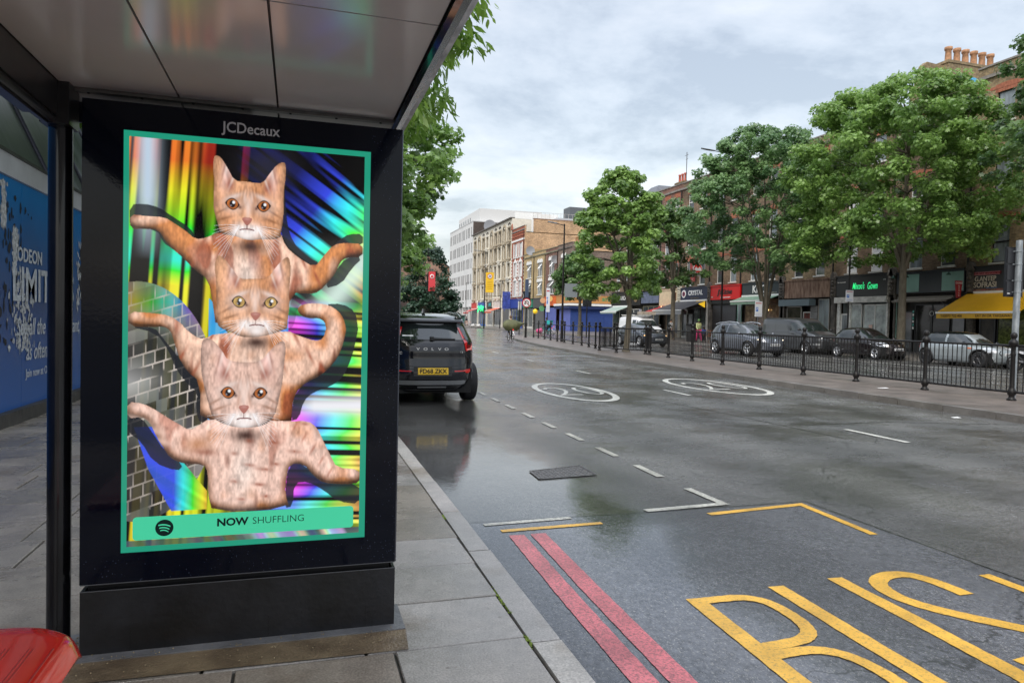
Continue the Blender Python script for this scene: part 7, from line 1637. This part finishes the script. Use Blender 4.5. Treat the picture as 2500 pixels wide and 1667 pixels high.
# moving dark saloon
lvd=[(.20,-2.20,2.15,.78),(.28,-2.30,2.30,.88),(.45,-2.33,2.34,.905),(.62,-2.33,2.34,.91),(.75,-2.31,2.24,.905),(.85,-2.28,1.95,.89),(.94,-2.2,1.25,.86),(.99,-2.15,1.02,.84),(1.18,-1.85,.62,.74),(1.34,-1.45,.22,.64),(1.42,-1.05,-.1,.54),(1.46,-.8,-.35,.38)]
sa=carfar('moving_saloon','dark blue grey saloon with amber headlights driving past the tree enclosure',21.4,41.2,lvd,(-1.38,1.36),.33,paintm('blue_grey_paint',(.040,.048,.062),rough=.22),glf(.99,1.34,-1.6,.92,.62,.74,(-1.6,.88),(-.35,)),.38,sp=8)
for sd in (-1,1):
    hpt=[(.50,.64),(.82,.66),(.84,.76),(.52,.74)]; hpt=[(sd*a,b) for a,b in (hpt if sd>0 else hpt[::-1])]; hl_=sa.patch('headlight',hpt,hlm,True,.014,.06); sa.patch('lit_element',[(sd*a,b) for a,b in circ(.68,.70,.10,.035,10)],mat('amber_lit',(1,.62,.25),.3,emit=1.6),True,.022,.03,hl_); sa.seamline([(.75,.96),(.72,.30),(-.35,.28),(-.36,.96)],sd)
sa.patch('grille',[(-.40,.52),(.40,.52),(.42,.72),(-.42,.72)],gr,True,.010,.03); sa.patch('lower_grille',[(-.6,.28),(.6,.28),(.58,.38),(-.58,.38)],gr,True,.008,.03); numplate(sa,True,.46,'LB17 KVD',pltw); mirrors(sa,.80,.98,.84,MT['blue_grey_paint'])
# white van with a loaded roof rack
wvp=paintm('white_van_paint',(.72,.73,.74),rough=.35,metal=0)
wv=carfar('white_van','white van with tyres and boxes on its roof rack, parked behind the moving saloon',26.2,50.6,[(z,a,b,w) for z,a,b,w in lvv],(-1.55,1.52),.345,wvp,glv,.40,n=7,nf=4.2)
for sd in (-1,1):
    hpt=[(.58,.86),(.90,.88),(.93,1.02),(.80,1.06),(.55,.93)]; hpt=[(sd*a,b) for a,b in (hpt if sd>0 else hpt[::-1])]; wv.patch('headlight',hpt,hlm,True,.014,.06); wv.seamline([(1.32,1.2),(1.28,.40),(.28,.36),(.28,1.75)],sd)
wv.patch('grille',[(-.50,.66),(.50,.66),(.56,.96),(-.56,.96)],gr,True,.010,.03); numplate(wv,True,.5,'WR12 FHJ',pltw); mirrors(wv,1.18,1.32,.95,bplast)
mb=MB()
for y in (-1.8,-.9,0): mb.tube((-.8,y,2.05),(.8,y,2.05),.025,n=6)
for x in (-.75,.75): mb.tube((x,-2.0,2.10),(x,.3,2.10),.025,n=6)
mb.build('roof_rack',offw,wv.t)
ld=thing('spare_tyre','black tyre lying on the roof rack of the white van','tyre',(26.2,51.2,G(51)+2.12)); mb=MB(); mb.lathe([(.22,.0),(.34,.0),(.36,.08),(.34,.17),(.22,.17),(.20,.08)],(0,0,0),24); mb.build('tyre',rubber,ld)
ld=thing('roof_crate','low wooden crate strapped on the roof rack of the white van','crate',(26.3,49.9,G(50)+2.13)); mb=MB(); 
for k in range(3): mb.box(-.6,.6,-.4,-.38,.0+.09*k,.07+.09*k); mb.box(-.6,.6,.38,.4,.0+.09*k,.07+.09*k); mb.box(-.6,-.58,-.38,.38,.0+.09*k,.07+.09*k); mb.box(.58,.6,-.38,.38,.09*k,.07+.09*k)
mb.box(-.58,.58,-.38,.38,.01,.03); mb.build('boards',mat('crate_wood',(.35,.30,.24),.7,var=.3,vs=6),ld)
# motorcycle cut by the right edge
t=thing('motorcycle','white and red motorcycle parked by the kerb at the right edge of the picture','motorcycle',(26.4,19.35,G(19)),PI+.35)
def mwheel(y):
    mb=MB(); mb.lathe([(.20,-.05),(.285,-.055),(.30,0),(.285,.055),(.20,.05),(.19,0)],(0,y,.30),26,axis='x'); w_=mb.build('wheel',rubber,t); mb=MB(); mb.lathe([(.19,-.03),(.19,.03)],(0,y,.30),26,axis='x'); [mb.tube((0,y,.3),(0,y+.19*math.cos(a),.3+.19*math.sin(a)),.012,n=5) for a in np.linspace(0,2*PI,8)[:-1]]; mb.build('rim',grey,w_)
mwheel(-.66); mwheel(.68)
rdp=mat('red_fairing',(.62,.02,.02),.2,coat=1.); whp=mat('white_fairing',(.66,.67,.70),.25,coat=1.)
mb=MB(); mb.prism([(.38,.50),(.62,.66),(.90,.60),(1.02,.42),(.96,.46),(.68,.62),(.48,.50)],-.07,.07,'x'); mb.build('mudguard',rdp,t)
mb=MB(); mb.prism([(.10,.62),(.50,.58),(.62,.80),(.56,1.02),(.30,1.10),(.05,.95)],-.17,.17,'x'); mb.build('fairing',whp,t)
mb=MB(); mb.prism([(.05,.35),(.42,.38),(.50,.58),(.10,.62),(-.2,.5)],-.15,.15,'x'); mb.build('lower_fairing',rdp,t)
mb=MB(); mb.prism([(-.75,.82),(-.2,.74),(.06,.90),(-.1,.95),(-.75,.96)],-.14,.14,'x'); mb.build('seat',mat('seat_black',(.015,.015,.015),.5),t)
mb=MB(); mb.prism([(-.98,.86),(-.7,.74),(-.2,.60),(-.2,.74),(-.75,.84)],-.12,.12,'x'); mb.build('tail',whp,t)
mb=MB(); mb.tube((0,.68,.3),(0,.42,.98),.035,n=8); mb.tube((-.34,.34,1.04),(.34,.34,1.04),.018,n=6); mb.tube((0,-.66,.3),(0,.1,.42),.04,n=6); mb.build('fork_and_bars',iron,t)
mb=MB(); mb.box(-.14,.14,-.25,.12,.28,.6); mb.tube((.12,-.1,.3),(.14,-.8,.42),.05,n=8); mb.build('engine',grey,t)
for sd in (-1,1): mb=MB(); mb.tube((sd*.26,.34,1.04),(sd*.34,.38,1.22),.01,n=5); mb.ball((sd*.36,.38,1.24),.065,8,sc=(1.1,.35,.8)); mb.build('mirror',white,t)
# distant traffic far down the left
for k,(x,y,c,lb) in enumerate(((5.2,78,(.5,.5,.52),'small distant silver car far down the road beside the left pavement'),(8.6,96,(.45,.02,.02),'small distant red car far down the road'),(4.9,112,(.7,.7,.7),'tiny distant white car at the end of the street'))):
    c_=carfar('distant_car',lb,x,y,lvm,(-1.22,1.22),.30,paintm('far_paint%d'%k,c),glf(1.0,1.40,-1.5,.85,.62,.70,(-1.35,.80),(-.25,)),.345,rz=0)
    for sd in (-1,1): c_.patch('tail_lamp',[(sd*a,b) for a,b in circ(.62,.85,.08,.12,8)],tail,False,.01,.03)

# ================================================================ people and bicycles
skin=mat('skin',(.42,.24,.16),.5); skind=mat('skin_dark',(.16,.085,.055),.5)
def skinmesh(name,verts,edges,radii,m,parent,sub=2):
    me=bpy.data.meshes.new(name); me.from_pydata([tuple(v) for v in verts],edges,[]); o=put(name,me,parent); me.materials.append(m)
    md=o.modifiers.new('s','SKIN'); sk=me.skin_vertices[0].data
    for i,r_ in enumerate(radii):
        r_=r_ if hasattr(r_,'__len__') else (r_,r_); sk[i].radius=r_; 
    sk[0].use_root=True; md.use_smooth_shade=True; ss=o.modifiers.new('u','SUBSURF'); ss.levels=sub; ss.render_levels=sub; return o
def person(label,loc,rz,J,top,bottom,hair,sk=skin,skirt=None,sleeve=True,group=None,shoes=None):
    """J: joints in metres; body grown as one skinned surface, clothes as thicker layers over it"""
    t=thing('person',label,'person',loc,rz,group); g=lambda k:Vector(J[k])
    names=['pelvis','chest','neck','headb','head','lsh','lel','lwr','rsh','rel','rwr','lhip','lkn','lan','lto','rhip','rkn','ran','rto']
    rad=[(.12,.10),(.14,.10),.055,.075,.085,.055,.042,.028,.055,.042,.028,.085,.058,.04,.035,.085,.058,.04,.035]
    ed=[(0,1),(1,2),(2,3),(3,4),(1,5),(5,6),(6,7),(1,8),(8,9),(9,10),(0,11),(11,12),(12,13),(13,14),(0,15),(15,16),(16,17),(17,18)]
    V=[g(n) for n in names]; b=0
    # five fingers and thumb on each hand
    for side,w,e in (('l',7,6),('r',10,9)):
        d=(V[w]-V[e]).normalized(); s=d.cross(Vector((0,1,.2))).normalized(); p=len(V); V.append(V[w]+d*.07); rad.append((.034,.016)); ed.append((w,p))
        for k in range(4):
            a=V[p]+s*(.027-.018*k); q=len(V); V+= [a+d*.035,a+d*(.07-.006*abs(k-1))+Vector((0,.012,-.008))]; rad+=[.0095,.007]; ed+=[(p,q),(q,q+1)]
        q=len(V); V+=[V[w]+d*.035+s*.038,V[w]+d*.065+s*.05]; rad+=[.011,.009]; ed+=[(w,q),(q,q+1)]
    skinmesh('body',V,ed,rad,sk,t,1)
    hd_=g('head'); f=Vector(J.get('face',(0,-1,0)))
    mb=MB(); mb.ball(hd_+Vector((0,0,.035))-f*.012,.112,14,sc=(.86,1,1.02)); mb.v=[v for v in mb.v]; mb.build('hair',hair,t)
    mb=MB(); mb.ball(hd_+f*.075+Vector((0,0,-.015)),.022,6,sc=(.7,1.2,1)); mb.build('nose',sk,t)
    # clothes
    v=[g('pelvis')+Vector((0,0,.0)),g('pelvis').lerp(g('chest'),.5),g('chest'),g('neck')-Vector((0,0,.03)),g('lsh'),g('rsh')]; r_=[(.165,.125),(.155,.12),(.175,.125),.07,.085,.085]; e_=[(0,1),(1,2),(2,3),(2,4),(2,5)]
    for a,b_,c in (('lsh','lel','lwr'),('rsh','rel','rwr')):
        i=4 if a[0]=='l' else 5; n=len(v); v.append(g(b_)); r_.append(.062); e_.append((i,n))
        if sleeve: v.append(g(b_).lerp(g(c),.85)); r_.append(.048); e_.append((n,n+1))
    skinmesh('jacket',v,e_,r_,top,t,1)
    v=[g('pelvis')]; r_=[(.15,.125)]; e_=[]
    for a in 'lr':
        n=len(v); v+=[g(a+'hip'),g(a+'kn'),g(a+'kn').lerp(g(a+'an'),.9)]; r_+=[.105,.078,.06]; e_+=[(0,n),(n,n+1),(n+1,n+2)]
    skinmesh('trousers',v,e_,r_,bottom,t,1)
    for a in 'lr':
        an,to=g(a+'an'),g(a+'to'); mb=MB(); c=an.lerp(to,.45); c.z=min(an.z,to.z)+.0; mb.ball((c.x,c.y,an.z-.035),.06,10,sc=(.8,1.9,.75)); mb.build('shoe',shoes or bdl,t)
    return t
def walk(h=1.72,step=.22,arm=.15,face=(0,-1,0),bend=0.):
    k=h/1.75; f=face[1]
    J=dict(pelvis=(0,0,.95),chest=(0,bend*f*.5,1.30),neck=(0,bend*f,1.48),headb=(0,bend*f*1.1,1.56),head=(0,bend*f*1.2+f*.01,1.64),lsh=(.17,bend*f,1.42),lel=(.23,-arm*f+bend*f,1.15),lwr=(.22,-arm*f*.3+bend*f,.90),rsh=(-.17,bend*f,1.42),rel=(-.23,arm*f*.6+bend*f,1.15),rwr=(-.22,arm*f*1.6+bend*f,.95),
      lhip=(.09,0,.90),lkn=(.10,step*f*.6,.50),lan=(.10,step*f,.09),lto=(.10,step*f+.12*f,.05),rhip=(-.09,0,.90),rkn=(-.10,-step*f*.2,.50),ran=(-.10,-step*f,.11),rto=(-.10,-step*f+.12*f,.05))
    J={a:tuple(c*k for c in b) for a,b in J.items()}; J['face']=face; return J
hb_=mat('hair_dark',(.02,.014,.01),.6); hg_=mat('hair_brown',(.12,.065,.03),.6)
fab=lambda n,c:mat(n,c,.85,var=.12,vs=8)
def bicycle(label,loc,rz,c,cat='bicycle',group=None):
    t=thing('bicycle',label,cat,loc,rz,group)
    for y in (-.52,.52):
        mb=MB(); mb.lathe([(.315,-.018),(.335,-.018),(.345,0),(.335,.018),(.315,.018)],(0,y,.345),28,axis='x'); w_=mb.build('wheel',rubber,t)
        mb=MB(); [mb.tube((0,y,.345),(0,y+.315*math.cos(a),.345+.315*math.sin(a)),.003,n=3,cap=False) for a in np.linspace(0,2*PI,17)[:-1]]; mb.build('spokes',chrome,w_)
    mb=MB(); B=(0,-.08,.30); S_=(0,-.22,.86); H=(0,.38,.88); H2=(0,.41,.72)
    for a,b in ((B,S_),(B,H2),((0,-.19,.78),H),((0,-.52,.345),B),((0,-.52,.345),(0,-.19,.76)),(H,(0,.44,.62)),((0,.44,.62),(0,.52,.345)),(H,(0,.36,1.0))): mb.tube(a,b,.017,n=7)
    mb.build('frame',c,t); mb=MB(); mb.tube((-.27,.38,1.02),(.27,.38,1.02),.013,n=6); mb.build('handlebar',iron,t)
    mb=MB(); mb.ball((0,-.24,.90),.12,8,sc=(.6,1.1,.3)); mb.build('saddle',iron,t)
    mb=MB(); mb.disc((.05,-.08,.30),.085,'x',.01,16); mb.tube((.06,-.08,.30),(.09,.02,.16),.012,n=5); mb.tube((-.06,-.08,.30),(-.09,-.18,.44),.012,n=5); mb.box(.07,.15,-.02,.06,.14,.17); mb.box(-.15,-.07,-.22,-.14,.43,.46); mb.build('cranks',grey,t)
    mb=MB(); mb.ball((0,-.60,.80),.035,8); mb.build('rear_light',mat('rear_light',(.9,.02,.03),.3,emit=1.2),t); mb=MB(); mb.prism([(-.86,.45),(-.70,.66),(-.45,.72),(-.45,.70),(-.68,.63)],-.03,.03,'x'); mb.build('mudguard',white,t); return t
def ridepose(h=1.0,arm_out=False):
    J=dict(pelvis=(0,-.24,.98),chest=(0,-.06,1.33),neck=(0,.05,1.50),headb=(0,.08,1.57),head=(0,.10,1.65),lsh=(.18,.02,1.43),lel=(.26,.20,1.22),lwr=(.25,.36,1.05),rsh=(-.18,.02,1.43),rel=(-.26,.20,1.22),rwr=(-.25,.36,1.05),lhip=(.09,-.2,.94),lkn=(.12,.18,.66),lan=(.11,.0,.24),lto=(.11,.12,.19),rhip=(-.09,-.2,.94),rkn=(-.12,.22,.80),ran=(-.11,-.12,.50),rto=(-.11,.0,.47)); J['face']=(0,1,0)
    if arm_out: J['lel']=(.42,.05,1.36); J['lwr']=(.66,.06,1.28)
    return J
cx,cy=14.15,46.6
bicycle('bicycle ridden by the cyclist in the olive cape, seen from behind',(cx,cy,G(cy)),-.02,mat('bike_black',(.02,.02,.02),.3))
p=person('cyclist in a billowing olive green cape riding away with one arm held out',(cx,cy,G(cy)+.0),-.02,ridepose(arm_out=True),fab('olive_jacket',(.085,.090,.038)),fab('dark_trousers',(.03,.03,.035)),hg_)
# billowing cape
mb=MB(); n=28;m_=16; vs=[]
for j in range(m_+1):
    u=j/m_; z=1.47-.72*u; rx=.10+.52*math.sin(PI*(.16+.66*u)); ry=.10+.42*math.sin(PI*(.14+.66*u))
    for i in range(n):
        a=2*PI*i/n; k=1+.05*math.sin(5*a+u*3)+.04*math.sin(9*a-2*u); ext=(.42*math.exp(-((a if a<PI else a-2*PI)/.30)**2)*math.exp(-((u-.32)/.14)**2)); vs.append((rx*math.cos(a)*k+ext,-.14+ry*math.sin(a)*k,z+.03*math.sin(3*a)*u))
mb.add(vs,[(j*n+i,j*n+(i+1)%n,(j+1)*n+(i+1)%n,(j+1)*n+i) for j in range(m_) for i in range(n)],0,True); mb.build('cape',mat('olive_cape',(.10,.105,.045),.7,var=.25,vs=3,bump=.3,bs=8),p)
# second cyclist beyond the railing
bicycle('turquoise bicycle ridden behind the far railing before the blue shutters',(22.2,61.5,G(61)),.5,mat('bike_teal',(.03,.40,.38),.3)); person('cyclist in a dark jacket with a turquoise bag in front of the blue shutters',(22.2,61.5,G(61)),.5,ridepose(),fab('dark_teal_jacket',(.02,.06,.07)),fab('dark_trousers',(.03,.03,.035)),hb_,skind)
b=thing('delivery_bag','square turquoise delivery bag on the back of the cyclist before the blue shutters','bag',(22.2,61.5,G(61)),.5); mb=MB(); mb.box(-.22,.22,-.50,-.16,1.08,1.52); mb.build('bag',fab('turquoise_bag',(.02,.36,.36)),b); mb=MB(); mb.box(-.22,.22,-.505,-.5005,1.26,1.29); mb.build('reflective_strip',white,b)
bicycle('dark bicycle leaning on the railing side of the far pavement before the blue shutters',(23.9,66,G(66)+.12),1.3,mat('bike_black',(.02,.02,.02),.3))
# pedestrians
person('person in a lime and cream top walking past the crystal shop door',(28.6,46.0,.12+G(46)),0,walk(1.72),fab('lime_top',(.52,.55,.26)),fab('magenta_trousers',(.45,.03,.13)),mat('green_cap',(.10,.22,.06),.7),skind)
person('small child in a blue coat beside the adult in the lime top',(29.3,46.4,.12+G(46)),0,walk(1.15,.14),fab('blue_coat',(.05,.08,.28)),fab('dark_trousers',(.03,.03,.035)),hb_,skind)
person('person in a black and white patterned coat under the dark grey awning',(29.4,51.5,.12+G(51)),.3,walk(1.72),mat('checked_coat',(.02,.02,.02),.8,col2=(.6,.6,.6),vs=9,detail=1),fab('dark_trousers',(.03,.03,.035)),hb_)
pu=person('person in a white cap holding a dark umbrella beyond the moving saloon',(27.6,56.6,.12+G(56)),.2,walk(1.72),fab('khaki_coat',(.20,.16,.10)),fab('dark_trousers',(.03,.03,.035)),mat('white_cap',(.62,.62,.66),.7),skind)
um=thing('umbrella','open dark umbrella held by the person in the white cap','umbrella',(28.0,56.5,.12+G(56))); mb=MB(); mb.lathe([(.0,2.02),(.25,1.97),(.48,1.82),(.60,1.66),(.58,1.66),(.46,1.80),(.0,1.99)],(0,0,0),8,sm=False); mb.build('canopy',fab('umbrella_black',(.035,.033,.037)),um); mb=MB(); mb.tube((0,0,1.0),(0,0,2.0),.012,n=6); mb.build('shaft',grey,um)
person('distant pedestrian in dark clothes before the green lit shop sign',(29.0,127.5,.12+G(127)),0,walk(1.75),fab('dark_coat',(.03,.03,.04)),fab('dark_trousers',(.03,.03,.035)),hb_)
person('distant pedestrian in a dark top and pale trousers before the orange awning',(29.6,125.5,.12+G(125)),0,walk(1.72),fab('dark_coat',(.03,.03,.04)),fab('pale_trousers',(.50,.36,.28)),hb_)
# outdoor cafe chairs stacked in front of the crystal shop
def cafe_chair(x,y,lb): 
    t=post_thing('cafe_chair',lb,'chair',x,y,group='rust coloured cafe chairs outside the crystal shop'); wd=mat('rust_cane',(.30,.11,.05),.5)
    mb=MB(); mb.box(-.21,.21,-.2,.2,.44,.47); mb.build('seat',wd,t); mb=MB()
    for k in range(5): mb.tube((-.17+.085*k,.2,.47),(-.17+.085*k,.27,.86),.010,n=5)
    mb.tube((-.2,.2,.47),(-.21,.28,.9),.014,n=6); mb.tube((.2,.2,.47),(.21,.28,.9),.014,n=6); mb.tube((-.21,.28,.9),(.21,.28,.9),.014,n=6); mb.build('backrest',wd,t)
    for a,b in ((-1,-1),(-1,1),(1,-1),(1,1)): mb=MB(); mb.tube((a*.19,b*.18,.44),(a*.23,b*.23,0),.012,n=5); mb.build('leg',wd,t)
cafe_chair(30.2,46.6,'rust coloured cafe chair outside the crystal shop beside the white pier'); cafe_chair(30.6,47.6,'rust coloured cafe chair outside the crystal shop behind the walking adult')
for k,(y,lb) in enumerate(((128.5,'distant bicycle parked at the kerb left of the pedestrians'),(121.0,'distant dark red bicycle parked by the orange awning'))): bicycle(lb,(28.6,y,.12+G(y)),.6+k,mat('bike_%d'%k,((.02,.02,.02),(.25,.02,.03))[k],.4))
